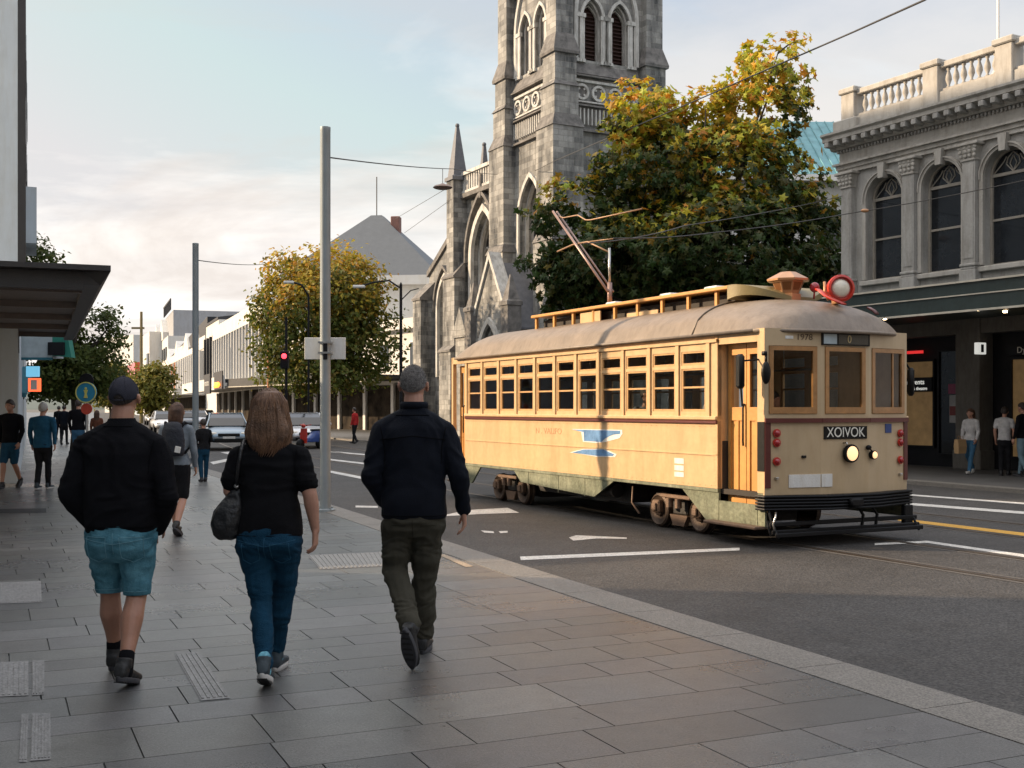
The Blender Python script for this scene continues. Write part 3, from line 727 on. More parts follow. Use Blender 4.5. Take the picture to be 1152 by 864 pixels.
# front end
fe = G()
def facet(i): a, b = V(FP[i]), V(FP[i+1]); return a, b
def fpt(i, u, z, o=0.0):
    a, b = facet(i); p = a.lerp(b, u); t = (b-a).normalized(); nn = V((t.y, -t.x)); p = p+nn*o; return (p.x, p.y, z)
fr = G()
LN = [(b_-a_).length for a_, b_ in [facet(i) for i in range(3)]]
mm = .055
for i in range(3):
    def slabf(u0, u1, z0, z1, o0=-.03, o1=0.0, m=0, G_=fr):
        G_.loft([[fpt(i, u0, z0, o0), fpt(i, u1, z0, o0), fpt(i, u1, z0, o1), fpt(i, u0, z0, o1)], [fpt(i, u0, z1, o0), fpt(i, u1, z1, o0), fpt(i, u1, z1, o1), fpt(i, u0, z1, o1)]], m)
    Lf = LN[i]; um = mm/Lf
    slabf(0, 1, .55, ZP-.02); slabf(0, 1, 2.32, ZE+.02); slabf(0, 1, ZP-.02, 1.53); slabf(0, um, 1.53, 2.32); slabf(1-um, 1, 1.53, 2.32)
    # window
    k = G(); t = .055/Lf; ua, ub = um+.004, 1-um-.004; 
    slabf(ua, ua+t, 1.535, 2.315, -.028, .012, 0, k); slabf(ub-t, ub, 1.535, 2.315, -.028, .012, 0, k)
    slabf(ua+t, ub-t, 1.535, 1.61, -.028, .012, 0, k); slabf(ua+t, ub-t, 2.265, 2.315, -.028, .012, 0, k)
    if i == 2: slabf(.62, .65, 1.61, 2.265, -.02, .0, 0, k)
    wo = k.obj('window', M_wood, tram)
    p = G(); p.quad(fpt(i, ua+t, 1.61, -.012), fpt(i, ub-t, 1.61, -.012), fpt(i, ub-t, 2.265, -.012), fpt(i, ua+t, 2.265, -.012)); p.obj('pane', M_glass, wo)
    # maroon belt
    b_ = G(); slabf(0 if i else -.0, 1, ZP-.04, ZP+.012, 0, .03, 0, b_); b_.obj('front_belt', M_maroon, tram)
fr.obj('front_panel', M_front, tram)
k = G(); 
k.loft([[fpt(0, 0, z, -.0), fpt(0, .10, z, 0), fpt(0, .10, z, .014), fpt(0, 0, z, .014)] for z in (.68, ZP-.04)])
k.obj('corner_strip', M_maroon, tram); k = G()
k.loft([[fpt(2, .91, z, -.0), fpt(2, 1.0, z, 0), fpt(2, 1.0, z, .014), fpt(2, .91, z, .014)] for z in (.72, ZP-.04)]); k.obj('corner_strip', M_maroon, tram)
# destination box and number boards
k = G()
def fbox(G_, i, u0, u1, z0, z1, o0, o1, m=0): G_.loft([[fpt(i, u0, z, o0), fpt(i, u1, z, o0), fpt(i, u1, z, o1), fpt(i, u0, z, o1)] for z in (z0, z1)], m)
fbox(k, 1, 0, 1, 2.335, 2.475, 0, .02); db = k.obj('destination_box', M_blind, tram)
k = G(); fbox(k, 1, .03, .30, 2.35, 2.465, .02, .023); k.obj('glass_panel', pmat('pale_blind', (.35, .42, .45), .3), db)
k = G(); fbox(k, 1, .34, .96, 2.35, 2.465, .02, .0225); k.obj('blind', pmat('brown_blind', (.05, .042, .03), .4), db)
def fmat(i, u, z, o):    # text frame on facet i
    a, b = facet(i); t = (b-a).normalized(); nn = V((t.y, -t.x)); p = fpt(i, u, z, o)
    return Matrix(((t.x, 0, nn.x, p[0]), (t.y, 0, nn.y, p[1]), (0, 1, 0, p[2]), (0, 0, 0, 1)))
def ftext(s, size, i, u, z, o, mt, par=tram, xs=1.0): return text_obj(s, size, mt, par, fmat(i, u, z, o), .002, xs=xs)
M_ltr = pmat('cream_lettering', (.72, .70, .62), .5); M_brn = pmat('brown_lettering', (.10, .06, .03), .5)
ftext('0', .13, 1, .56, 2.407, .025, pmat('tan_lettering', (.5, .38, .2), .5), db)
ftext('1978', .10, 0, .70, 2.42, .003, M_brn, xs=1.1)
k = G(); fbox(k, 0, .36, .50, 2.40, 2.435, 0, .006); k.obj('small_plate', M_white, tram)
k = G(); fbox(k, 1, .05, .95, ZP-.235, ZP-.085, 0, .012); nb = k.obj('name_board', M_blind, tram)
ftext('XOIVOK', .165, 1, .5, ZP-.16, .014, M_ltr, nb, .92)
k = G(); fbox(k, 0, .42, .98, .68, .83, 0, .01); fbox(k, 1, .0, .22, .68, .83, 0, .01); k.obj('notice_plate', M_white, tram)
k = G(); fbox(k, 2, .42, .58, ZP-.17, ZP-.06, 0, .008); k.obj('sticker', pmat('blue_sticker', (.03, .06, .2), .5), tram)
def facet_M(i, u, z, o):
    a, b = facet(i); t = (b-a).normalized(); nn = V((t.y, -t.x, 0)); p = V(fpt(i, u, z, o)); return Matrix.Translation(p) @ rot_to(nn)
def lamp(name, i, u, z, r, depth, rim, lens, par=tram):
    a = G(); a.lathe([(r*.75, 0), (r*1.0, depth*.3), (r*1.05, depth*.8), (r, depth), (r*.86, depth)], 20, M=facet_M(i, u, z, 0))
    o = a.obj(name, rim, par, 40)
    a = G(); a.lathe([(r*.86, depth-.004), (r*.7, depth+.012), (r*.35, depth+.024), (.001, depth+.028)], 20, M=facet_M(i, u, z, 0)); a.obj('lens', lens, o, True); return o
for u_i, u in ((0, .2), (2, .80)):
    for z in (1.31, 1.20, .985): lamp('marker_lamp', u_i, u, z-(.02 if u_i else 0), .048, .03, M_chrome if False else M_redpaint, M_redlens)
lamp('headlight', 1, .56, 1.065, .105, .075, M_black, M_lens)
lamp('fog_lamp', 2, .05, 1.04, .052, .06, M_black, M_lens)
k = G(); k.ball(fpt(1, .96, 1.13, .03), (.03, .04, .03), 8, 6); k.tube([fpt(1, .96, 1.13, .0), fpt(1, 1, 1.10, .04), fpt(2, .05, 1.06, .04)], .01, 6); k.obj('bell', M_black, tram, True)
k = G(); k.bbox(.1, .13, .0, .06, 0, .03, .006, M=Matrix.Translation(V(fpt(0, .62, 1.02, -.1)))); k.obj('socket', M_black, tram)
k = G(); k.tube([fpt(1, .47, 1.19, .0), fpt(1, .47, 1.19, .05), fpt(1, .47, 1.16, .06)], .012, 6); k.obj('hook', M_chrome, tram, True)
for i, u in ((0, .2), (2, .8)):
    k = G(); k.bbox(-.02, .02, -.02, .02, -.015, .015, .004, M=Matrix.Translation(V(fpt(i, u, .79, .02)))); k.obj('bracket', M_chrome, tram)
# bumper: fluted black apron following the facets, wider than the body
bp = G()
FB = [(-.10, -.02), (.02, -.03), (BF+.13, WT/3), (BF+.13, 2*WT/3), (.02, WT+.03), (-.10, WT+.02)]
for q in range(5):
    z = .42+q*.036
    prof = [(0, 0), (.03, .006), (.036, .018), (.03, .030), (0, .034)]
    rings = []
    for i, p in enumerate(FB):
        a = V(FB[max(i-1, 0)]); b = V(FB[min(i+1, len(FB)-1)]); t = (b-a).normalized(); nn = V((t.y, -t.x))
        rings.append([((V(p)+nn*d).x, (V(p)+nn*d).y, z+h) for d, h in prof]+[((V(p)-nn*.08).x, (V(p)-nn*.08).y, z+.034), ((V(p)-nn*.08).x, (V(p)-nn*.08).y, z)])
    bp.loft(rings)
bp.bbox(BF+.12, BF+.22, WT/2-.1, WT/2+.1, .45, .55, .02)
bp.obj('bumper', M_black, tram, 40)
# lifeguard: low slatted tray hung below the bumper
lg = G()
for x0, z0 in ((.10, .245), (.20, .13), (.14, .16)): lg.bbox(x0, x0+.035, -.02, WT+.04, z0, z0+.05, .008)
for y in (.02, WT-.02): lg.tube([(.05, y, .42), (.10, y, .3), (.22, y, .12)], .016, 6)
for y in (WT*.60, WT*.70): lg.tube([(.10, y, .42), (.13, y+.05, .33), (.12, y+.03, .16)], .02, 6)
lg.bbox(.06, .13, WT-.16, WT-.02, .16, .42, .01)
lg.tube([(.02, .03, .30), (.09, -.02, .24), (.12, 0, .14)], .014, 6, 0)
lg.obj('lifeguard', M_black, tram)
hs = G(); hs.tube([(.14, .05, .41), (.17, .02, .36), (.15, .0, .28), (.17, .01, .20)], .011, 8); hs.obj('air_hose', M_chrome, tram, True)
# trucks
M_wheel = pmat('wheel_steel', (.085, .058, .042), .5, var=.35, metal=.5, bump=.3)
def truck(xc):
    t = G()
    for y in (.30, WT-.30):
        t.bbox(xc-.62, xc+.62, y-.05, y+.05, .36, .46, .015); t.bbox(xc-.16, xc+.16, y-.09, y+.03, .20, .40, .02)
    t.bbox(xc-.15, xc+.15, .3, WT-.3, .3, .42, .02); t.box(xc-.55, xc+.55, .5, WT-.5, .12, .45)
    o = t.obj('truck', M_under, tram)
    for dx in (-.46, .46):
        for y in (.22, WT-.22):
            s = 1 if y > 1 else -1
            wv = G(); Mx = Matrix.Translation((xc+dx, y, .235)) @ Matrix.Rotation(-s*math.pi/2, 4, 'X')
            wv.lathe([(.245, -.07), (.24, -.05), (.225, -.045), (.22, .02), (.195, .035), (.18, .02), (.09, .0), (.08, .04), (.05, .05), (.002, .05)], 28, M=Mx)
            wv.obj('wheel', M_wheel, o, 35)
            ab = G(); ab.bbox(xc+dx-.085, xc+dx+.085, y+s*.0-.09 if s < 0 else y, y+.0 if s < 0 else y+.09, .20, .37, .02); ab.bbox(xc+dx-.05, xc+dx+.05, (y-.12) if s < 0 else y+.08, (y-.08) if s < 0 else y+.12, .23, .33, .01)
            ab.obj('axle_box', M_rusty, o)
    for y in (.12, WT-.12):
        bm_ = G(); bm_.bbox(xc-.30, xc+.38, y-.02, y+.03, .42, .47, .01); bm_.tube([(xc-.1, y, .3), (xc-.1, y, .42)], .045, 10); bm_.tube([(xc+.1, y, .3), (xc+.1, y, .42)], .045, 10); bm_.obj('spring', M_rusty, o)
    bs = G()
    for y in (.24,): bs.loft([[(xc-.12, y-.05, .06), (xc+.12, y-.05, .06), (xc+.12, y+.02, .06), (xc-.12, y+.02, .06)], [(xc-.2, y-.05, .2), (xc+.2, y-.05, .2), (xc+.2, y+.02, .2), (xc-.2, y+.02, .2)]])
    bs.obj('brake_shoe', M_rusty, o)
xf = -(tT(716)+tT(786))/2
truck(xf); truck(-(tT(548)+tT(585))/2-.1)
ub = G(); ub.box(-6.2, -3.4, .35, WT-.3, .25, .56); ub.bbox(-5.4, -4.6, .15, .5, .30, .5, .03); ub.tube([(-4.2, .2, .42), (-3.5, .2, .42)], .1, 12); ub.obj('underframe_box', M_under, tram)
for z_, x_ in ((.28, -3.0), (.28, -3.25)):
    pass
# fender ahead of the front truck
k = G(); k.tube([(xf-.95, .1, .52), (xf-.98, .1, .3), (xf-.8, .1, .16)], .016, 6); k.obj('guard_rod', M_rusty, tram, True)
# roof board (long advertising/trolley plank deck) over the barrel roof
dk_ = G()
tx0, tx1 = -tT(577)-.0, -tT(866)-.75
tx0 = -6.6; tx1 = -1.25
zd = 3.10
dk_.bbox(tx0, tx1, .42, .50, zd, zd+.045, .008); dk_.box(tx0, tx1, .50, WT-.50, zd+.01, zd+.035); dk_.bbox(tx0, tx1, WT-.50, WT-.42, zd, zd+.045, .008)
deck = dk_.obj('roof_board', M_door, tram)
x = tx0+.06; i = 0
while x < tx1-.05:
    s_ = G(); w_ = .05
    s_.box(x, x+w_, .47, .51, 2.78, zd); s_.box(x, x+w_, WT-.51, WT-.47, 2.78, zd); s_.islands('board_support', M_door, deck); x += .62; i += 1
k = G(); k.box(tx0+.1, tx1-.1, .62, WT-.62, 2.86, 3.06); k.obj('resistor_box', M_dark, deck)
k = G(); k.box(tx0+1.55, tx0+2.15, .48, .50, 2.86, 3.07); k.box(tx0+2.9, tx0+3.7, .48, .50, 2.86, 2.97); k.islands('vent_cover', M_cream, deck)
k = G(); prof = []   # curved front hood of the deck
rr = []
for i in range(9):
    t = i/8; x = tx1+.62*t; zt_ = zd+.045+.03*math.sin(math.pi*t*.5)*(1-t)-.17*t**2.2; hwid = (WT/2-.42)*(1-.75*t**2.4)
    rr.append([(x, WT/2-hwid, zt_-.13*(1-t)-.05), (x, WT/2-hwid, zt_), (x, WT/2+hwid, zt_), (x, WT/2+hwid, zt_-.13*(1-t)-.05)])
k.loft(rr); k.obj('roof_hood', pmat('olive_paint', (.22, .17, .07), .5), deck, 35)
for xx in (tx0+2.1, tx0+3.55, tx0+4.6): 
    k = G(); k.bbox(xx, xx+.28, .60, .78, zd+.045, zd+.10, .015); k.obj('roof_fitting', M_white, deck)
# copper lantern-shaped ventilator
vt = G(); Mv = Matrix.Translation((-.78, WT/2-.1, 0)) @ Matrix.Rotation(math.pi/8, 4, 'Z')
vt.lathe([(.17, 2.93), (.17, 3.01), (.14, 3.02), (.15, 3.05), (.205, 3.17), (.265, 3.175), (.27, 3.20), (.10, 3.29), (.03, 3.30)], 8, M=Mv)
vo = vt.obj('ventilator', M_copper, tram)
vl = G()
for i in range(8):
    a = math.pi/8+i*math.pi/4+math.pi/8; c, s_ = math.cos(a), math.sin(a)
    Ml = Mv @ Matrix.Rotation(i*math.pi/4+math.pi/8, 4, 'Z')
    vl.add([(.145, -.045, 3.06), (.145, .045, 3.06), (.186, .058, 3.155), (.186, -.058, 3.155)], [(0, 1, 2, 3)], 0, Ml)
vl.obj('louvre', pmat('dark_copper', (.22, .09, .03), .5, metal=.4), vo)
# roof headlight in a red housing
hp = V((.02-.25, WT/2+.20, 3.04)); Mh = Matrix.Translation(hp) @ rot_to(V((1, -.40, .02))) @ Matrix.Scale(1.06, 4)
hh = G(); hh.lathe([(.05, -.17), (.10, -.13), (.135, -.02), (.145, .05), (.150, .09), (.125, .095)], 24, M=Mh); ho = hh.obj('roof_headlight', M_redpaint, tram, 40)
k = G(); k.lathe([(.150, .085), (.158, .10), (.155, .13), (.13, .14), (.12, .10)], 24, M=Mh); k.obj('rim', M_redpaint, ho, 40)
k = G(); k.lathe([(.125, .07), (.09, .06), (.001, .05)], 24, M=Mh); k.obj('reflector', M_blind, ho, True)
k = G(); k.ball((0, 0, .10), (.108, .108, .05), 20, 10, M=Mh); k.obj('lens', M_lensoff, ho, True)
k = G(); k.bbox(hp.x-.06, hp.x+.04, hp.y-.05, hp.y+.05, 2.86, 2.96, .01); k.tube([(hp.x-.05, hp.y-.16, 3.13), (hp.x-.02, hp.y-.18, 3.0), (hp.x, hp.y-.14, 2.9)], .018, 6); k.obj('mount', M_copper, ho, True)
# small red lamp and red bracket on the roof
k = G(); Mr = Matrix.Translation((-.55, WT/2+.12, 3.09)) @ rot_to(V((.9, -.4, .05))); k.lathe([(.05, -.02), (.062, 0), (.062, .02), (.04, .035), (.002, .04)], 16, M=Mr); k.tube([(-.55, WT/2+.12, 3.05), (-.56, WT/2+.12, 2.95)], .012, 6); k.obj('roof_marker', M_redlens, tram, True)
k = G(); k.loft([[(x, y-.035, z), (x, y+.035, z), (x, y+.035, z+.02), (x, y-.035, z+.02)] for x, y, z in ((-.25, WT/2-.10, 3.02), (-.20, WT/2-.10, 3.0), (-.10, WT/2-.10, 2.93), (.0, WT/2-.05, 2.87), (.08, WT/2+.02, 2.82))]); k.obj('roof_bracket', M_redpaint, tram, True)
k = G(); k.loft([[(x, y-.03, z), (x, y+.03, z), (x, y+.03, z+.02), (x, y-.03, z+.02)] for x, y, z in ((.02, WT/2+.46, 2.80), (.07, WT/2+.5, 2.76), (.10, WT/2+.52, 2.72))]); k.obj('roof_bracket', M_maroon, tram, True)
# mirrors on the near corner
for (px_, zc, hh_, w_, out) in ((0, 2.02, .34, .13, .22), ):
    k = G(); k.bbox(xs_doorF1-.02-.06, xs_doorF1-.02+.06, -out-.05, -out+.03, zc-.2, zc+.2, .03); k.tube([(xs_doorF1-.02, -out, zc+.12), (xs_doorF1+.02, 0, zc+.14)], .012, 6); k.tube([(xs_doorF1-.02, -out, zc-.19), (xs_doorF1-.02, -out+.02, 1.62)], .012, 6); k.obj('mirror', M_blind, tram, 40)
k = G(); k.ball((.10, -.06, 2.0), (.045, .06, .13), 14, 10); k.tube([(.05, -.02, 2.12), (.03, 0, 2.22)], .014, 6); k.bbox(.0, .06, -.05, .0, 2.2, 2.25, .01); k.obj('mirror', M_blind, tram, True)
k = G(); k.bbox(-.1, .0, WT+.08, WT+.16, 1.75, 2.1, .03); k.tube([(-.05, WT+.1, 2.08), (-.05, WT, 2.2)], .012, 6); k.obj('mirror', M_blind, tram, 40)
# paint on the side: two blue streaks with white edges, faded lettering, small notices
def side_poly(pts, y, mt, name, thick=.0025):
    a = G(); a.prism([(-tT(x), tZ(x, z)) for x, z in pts], -y-thick, -y, 'y'); return a.obj(name, mt, tram)
side_poly([(643, 482.6), (700, 483.5), (700.5, 488), (697, 493), (682, 497), (671, 498.5), (656, 497), (654, 486)], .001, M_white, 'streak_edge')
side_poly([(644, 483.2), (698, 484.5), (698, 488), (690, 489), (681, 493), (677, 497.2), (657.5, 496), (657, 486)], .004, M_blue, 'streak')
side_poly([(641, 509), (656, 505), (680, 504.8), (694, 511), (692, 514.2), (672, 514), (655, 511)], .001, M_white, 'streak_edge')
side_poly([(644, 509.2), (657, 505.6), (679, 505.6), (691, 511), (690, 513), (672, 512.8), (656, 510.7)], .004, M_blue, 'streak')
Mtx = Matrix(((1, 0, 0, -tT(619)), (0, 0, 1, -.003), (0, 1, 0, tZ(619, 484)), (0, 0, 0, 1)))
Mtx = Matrix(((1, 0, 0, -tT(617)), (0, 0, -1, -.002), (0, 1, 0, tZ(617, 485)), (0, 0, 0, 1)))
text_obj('N . VALIFO', .13, M_blade, tram, Mtx, .0015, xs=1.35)
for i, (ya, yb) in enumerate(((515, 521.3), (523, 529), (530.5, 536))): side_poly([(759, ya), (769.5, ya+.8), (769.5, yb+.8), (759, yb)], .002, M_white, 'notice')
# trolley gear
px_ = G()
def tp(px, py, d=0.0):   # a point over the tram centreline seen at a pixel, read once
    r = (px-576)/FOC; cx, cy = 2.895+.894*WT/2, 13.25+.448*WT/2; t = (cx-cy*r)/(.448+.894*r); Y = cy+.894*t; return V((-t, WT/2, CAMH-(py-459)*Y/FOC))
A, B = tp(687, 328), tp(625, 238)
d2 = V((0, .05, 0))
px_.tube([A-d2, B-d2], .022, 8); px_.tube([A+d2, B+d2*.5], .016, 8)
C_ = tp(685.5, 279); px_.tube([tp(686, 344), tp(686, 318)], .04, 8); 
tr = px_.obj('trolley_pole', pmat('grey_brown_steel', (.30, .2, .17), .4, metal=.5), tram, True)
k = G(); k.tube([tp(686, 325), C_], .022, 8); k.obj('upright', M_chrome, tr, True)
k = G(); k.tube([tp(627, 243), tp(634, 245), tp(650, 242), tp(659, 247.5), tp(664, 247.5), tp(722, 235)], .012, 6); k.tube([tp(627, 283), tp(645, 275), tp(661, 272), tp(684, 283)], .014, 6); k.tube([tp(661, 272), tp(690, 268.5)], .009, 6); k.obj('collector_arm', pmat('dull_brass', (.32, .20, .12), .5, metal=.4), tr, True)
# ------------------------------------------------------------------ buildings
M_church = blockmat('church_stone', (.34, .335, .32), (.24, .238, .23), (.43, .425, .405), .62, .30, streak=.86, bump=.6)
M_dress = pmat('dressed_stone', (.52, .51, .48), .8, var=.18, scale=1.6, bump=.3, bscale=25, dirt=.55)
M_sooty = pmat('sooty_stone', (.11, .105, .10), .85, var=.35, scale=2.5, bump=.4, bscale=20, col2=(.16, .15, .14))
M_louv = pmat('louvre_boards', (.075, .04, .034), .7, var=.3, scale=5)
M_lead = pmat('leaded_glass', (.03, .032, .036), .25, var=.4, scale=8, bump=.3, bscale=14)
M_glz = pmat('dark_window_glass', (.012, .014, .017), .06, var=.5, scale=1.5, bump=.03, bscale=3)
M_slate = pmat('slate_roof', (.13, .135, .15), .65, var=.2, scale=3, bump=.4, bscale=18)
M_frame = pmat('stone_colour_frame', (.26, .235, .20), .5, var=.15)

ch = empty('church', (2.4, 60, 0), dir_rz((-.46, .887)), 'grey stone gothic church with tall square tower and pinnacles behind the tram', 'church')
# --- tower: x 0..6, y 0..-6
TWR = G()
def rotM(): return Matrix(((0, 1, 0, 0), (1, 0, 0, 0), (0, 0, 1, 0), (0, 0, 0, 1)))  # swap x and y : face x=0, outward -x
# street face (y=0) lower window, belfry; right face (x=0), local u=-y
SW = dict(x0=1.75, x1=4.25, z0=5.4, zs=11.9, k='pointed', pk=1.05)
BW1 = dict(x0=1.55, x1=2.75, z0=19.95, zs=22.2, k='pointed'); BW2 = dict(x0=3.25, x1=4.45, z0=19.95, zs=22.2, k='pointed')
wall(TWR, 0, 6, -.1, 16.2, [SW], .9); wall(TWR, .15, 5.85, 19.0, 27, [BW1, BW2], .8, y=-.15)
MR = Matrix(((0, 1, 0, 0), (-1, 0, 0, 0), (0, 0, 1, 0), (0, 0, 0, 1)))       # local (u, out, z) -> (out? ) see below
def MF(x0): # wall built along u (=distance -y) with outward -x
    return Matrix(((0, -1, 0, x0), (-1, 0, 0, 0), (0, 0, 1, 0), (0, 0, 0, 1)))
wall(TWR, 0, 6, -.1, 16.2, [], .5, M=MF(0)); wall(TWR, .15, 5.85, 19.0, 27, [BW1, BW2], .8, y=-.15, M=MF(0))
TWR.box(.16, 5.85, -5.85, -1.0, 19.0, 27) if False else None
TWR.quad((0, -6, -.1), (6, -6, -.1), (6, -6, 27), (0, -6, 27)); TWR.quad((6, 0, -.1), (6, -6, -.1), (6, -6, 27), (6, 0, 27))
# frieze stage with quatrefoil roundels
wall(TWR, 0.1, 5.9, 16.2, 19.0, [], .4, y=-.1); wall(TWR, .1, 5.9, 16.2, 19.0, [], .4, y=-.1, M=MF(0))
TWR.box(.1, 5.9, -5.9, -.1, 26.9, 27)
tower = TWR.obj('tower', M_church, ch)
b = G()
def on(Mx, f): f(Mx)
for Mx in (None, MF(0)):
    # string courses and sloping ledges
    for z, d, h in ((16.1, .22, .22), (17.45, .14, .14), (19.0, .2, .16), (10.2, .1, .16), (4.6, .16, .2)):
        if Mx is None and z in (10.2, 4.6): continue
        b.prism([(-.05, z), (d, z), (d, z+h*.5), (-.05, z+h)], 1.0, 5.0, 'x', 0, None if Mx is None else Mx)
    b.prism([(-.1, 19.14), (.12, 19.14), (-.14, 19.75)], 1.0, 5.0, 'x', 0, Mx)
    b.prism([(-.05, 24.5), (.2, 24.5), (.2, 24.7), (-.05, 24.9)], .2, 5.8, 'x', 0, Mx)
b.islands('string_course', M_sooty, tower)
b = G(); bk = G()
for Mx in (None, MF(0)):
    ys = -.15
    for op in (BW1, BW2):
        archband(b, op, .16, ys-.02, ys+.10, 0, Mx); archband(b, op, .06, ys-.3, ys-.2, 0, Mx, inset=.10)
        for xx in (op['x0']-.16, op['x0']-.34, op['x1']+.16, op['x1']+.34, op['x0']+.05, op['x1']-.05):
            b.add([], [], 0); q = [(xx+.055*math.cos(t), ys+.06+.055*math.sin(t)) for t in [k*math.pi/4 for k in range(8)]]
            b.prism(q, 19.95, 22.15, 'z', 0, Mx); b.prism([(xx-.09, ys-.03), (xx+.09, ys-.03), (xx+.09, ys+.15), (xx-.09, ys+.15)], 22.15, 22.36, 'z', 0, Mx); b.prism([(xx-.08, ys-.03), (xx+.08, ys-.03), (xx+.08, ys+.14), (xx-.08, ys+.14)], 19.8, 19.97, 'z', 0, Mx)
    big = dict(x0=1.2, x1=4.8, z0=19.95, zs=22.3, k='pointed', pk=1.0); archband(b, big, .22, ys-.02, ys+.14, 0, Mx)
    # roundels
    for i in range(4):
        cx = 1.45+i*1.03
        ring = [[(cx+r*math.cos(t), y_, 18.22+r*math.sin(t)) for r, y_ in ((.30, -.12), (.30, .02), (.43, .02), (.43, -.12))] for t in [2*math.pi*k/20 for k in range(21)]]
        b.loft(ring, 0, False, Mx)
        ring = [[(cx+r*math.cos(t), -.088, 18.22+r*math.sin(t)) for r in (.29,)][0] for t in [2*math.pi*k/16 for k in range(16)]]
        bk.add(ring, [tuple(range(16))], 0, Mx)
        for k in range(4):
            a = math.pi/4+k*math.pi/2; c_ = (cx+.23*math.cos(a), 18.22+.23*math.sin(a))
            b.prism([(c_[0]+.07*math.cos(t), c_[1]+.07*math.sin(t)) for t in [j*math.pi/3 for j in range(6)]], -.09, -.03, 'y', 0, Mx)
    b.prism([(1.0, 17.66), (5.0, 17.66), (5.0, 17.74), (1.0, 17.74)], -.1, .04, 'y', 0, Mx)
    b.prism([(1.0, 18.72), (5.0, 18.72), (5.0, 18.85), (1.0, 18.85)], -.1, .05, 'y', 0, Mx)
    for i in range(17): b.prism([(1.05+i*.24, 16.5), (1.13+i*.24, 16.5), (1.13+i*.24, 17.35), (1.05+i*.24, 17.35)], -.09, .03, 'y', 0, Mx)
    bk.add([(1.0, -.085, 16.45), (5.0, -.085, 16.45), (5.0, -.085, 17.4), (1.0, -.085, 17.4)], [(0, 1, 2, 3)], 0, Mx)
archband(b, SW, .22, -.02, .12); archband(b, SW, .10, -.5, -.3, inset=.12)
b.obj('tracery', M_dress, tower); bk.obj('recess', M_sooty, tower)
def gothic_window(parent, op, y, Mx=None, lights=3, mat_=None, louvre=False, depth=.25):
    f = G(); x0, x1 = op['x0'], op['x1']; w_ = (x1-x0)/lights; zs = op['zs']
    for i in range(1, lights): f.prism([(x0+i*w_-.05, op['z0']), (x0+i*w_+.05, op['z0']), (x0+i*w_+.05, zs+.1), (x0+i*w_-.05, zs+.1)], y+.02, y+.16, 'y', 0, Mx)
    for i in range(lights):
        lo_ = dict(x0=x0+i*w_+.05, x1=x0+(i+1)*w_-.05, z0=zs-.2, zs=zs-.2, k='pointed'); archband(f, lo_, .06, y+.02, y+.14, 0, Mx)
    if lights > 1:
        cx, r = (x0+x1)/2, w_*.42; cz = zs+(x1-x0)*.38
        f.loft([[(cx+q*math.cos(t), yy, cz+q*math.sin(t)) for q, yy in ((r-.06, y+.02), (r-.06, y+.14), (r+.03, y+.14), (r+.03, y+.02))] for t in [2*math.pi*k/16 for k in range(17)]], 0, False, Mx)
    archband(f, op, .0, y, y+.16, 0, Mx, inset=.1)
    wo = f.obj('window', M_dress, parent); p = G()
    if louvre:
        z = op['z0']+.05
        pane(p, op, y-.12, 0, Mx); wz = op['x1']-op['x0']
        while z < zs+wz*.55:
            ins = 0 if z < zs else (z-zs)*.45
            p.add([(x0+.02+ins, y-.1, z+.14), (x1-.02-ins, y-.1, z+.14), (x1-.02-ins, y+.08, z), (x0+.02+ins, y+.08, z)], [(0, 1, 2, 3)], 0, Mx); z += .2
        p.obj('louvres', M_louv, wo)
    else: pane(p, op, y+.03, 0, Mx); p.obj('pane', mat_ or M_lead, wo)
    return wo
gothic_window(tower, SW, -.85, lights=3)
for Mx in (None, MF(0)):
    for op in (BW1, BW2): gothic_window(tower, op, -.7, Mx, 1, louvre=True)
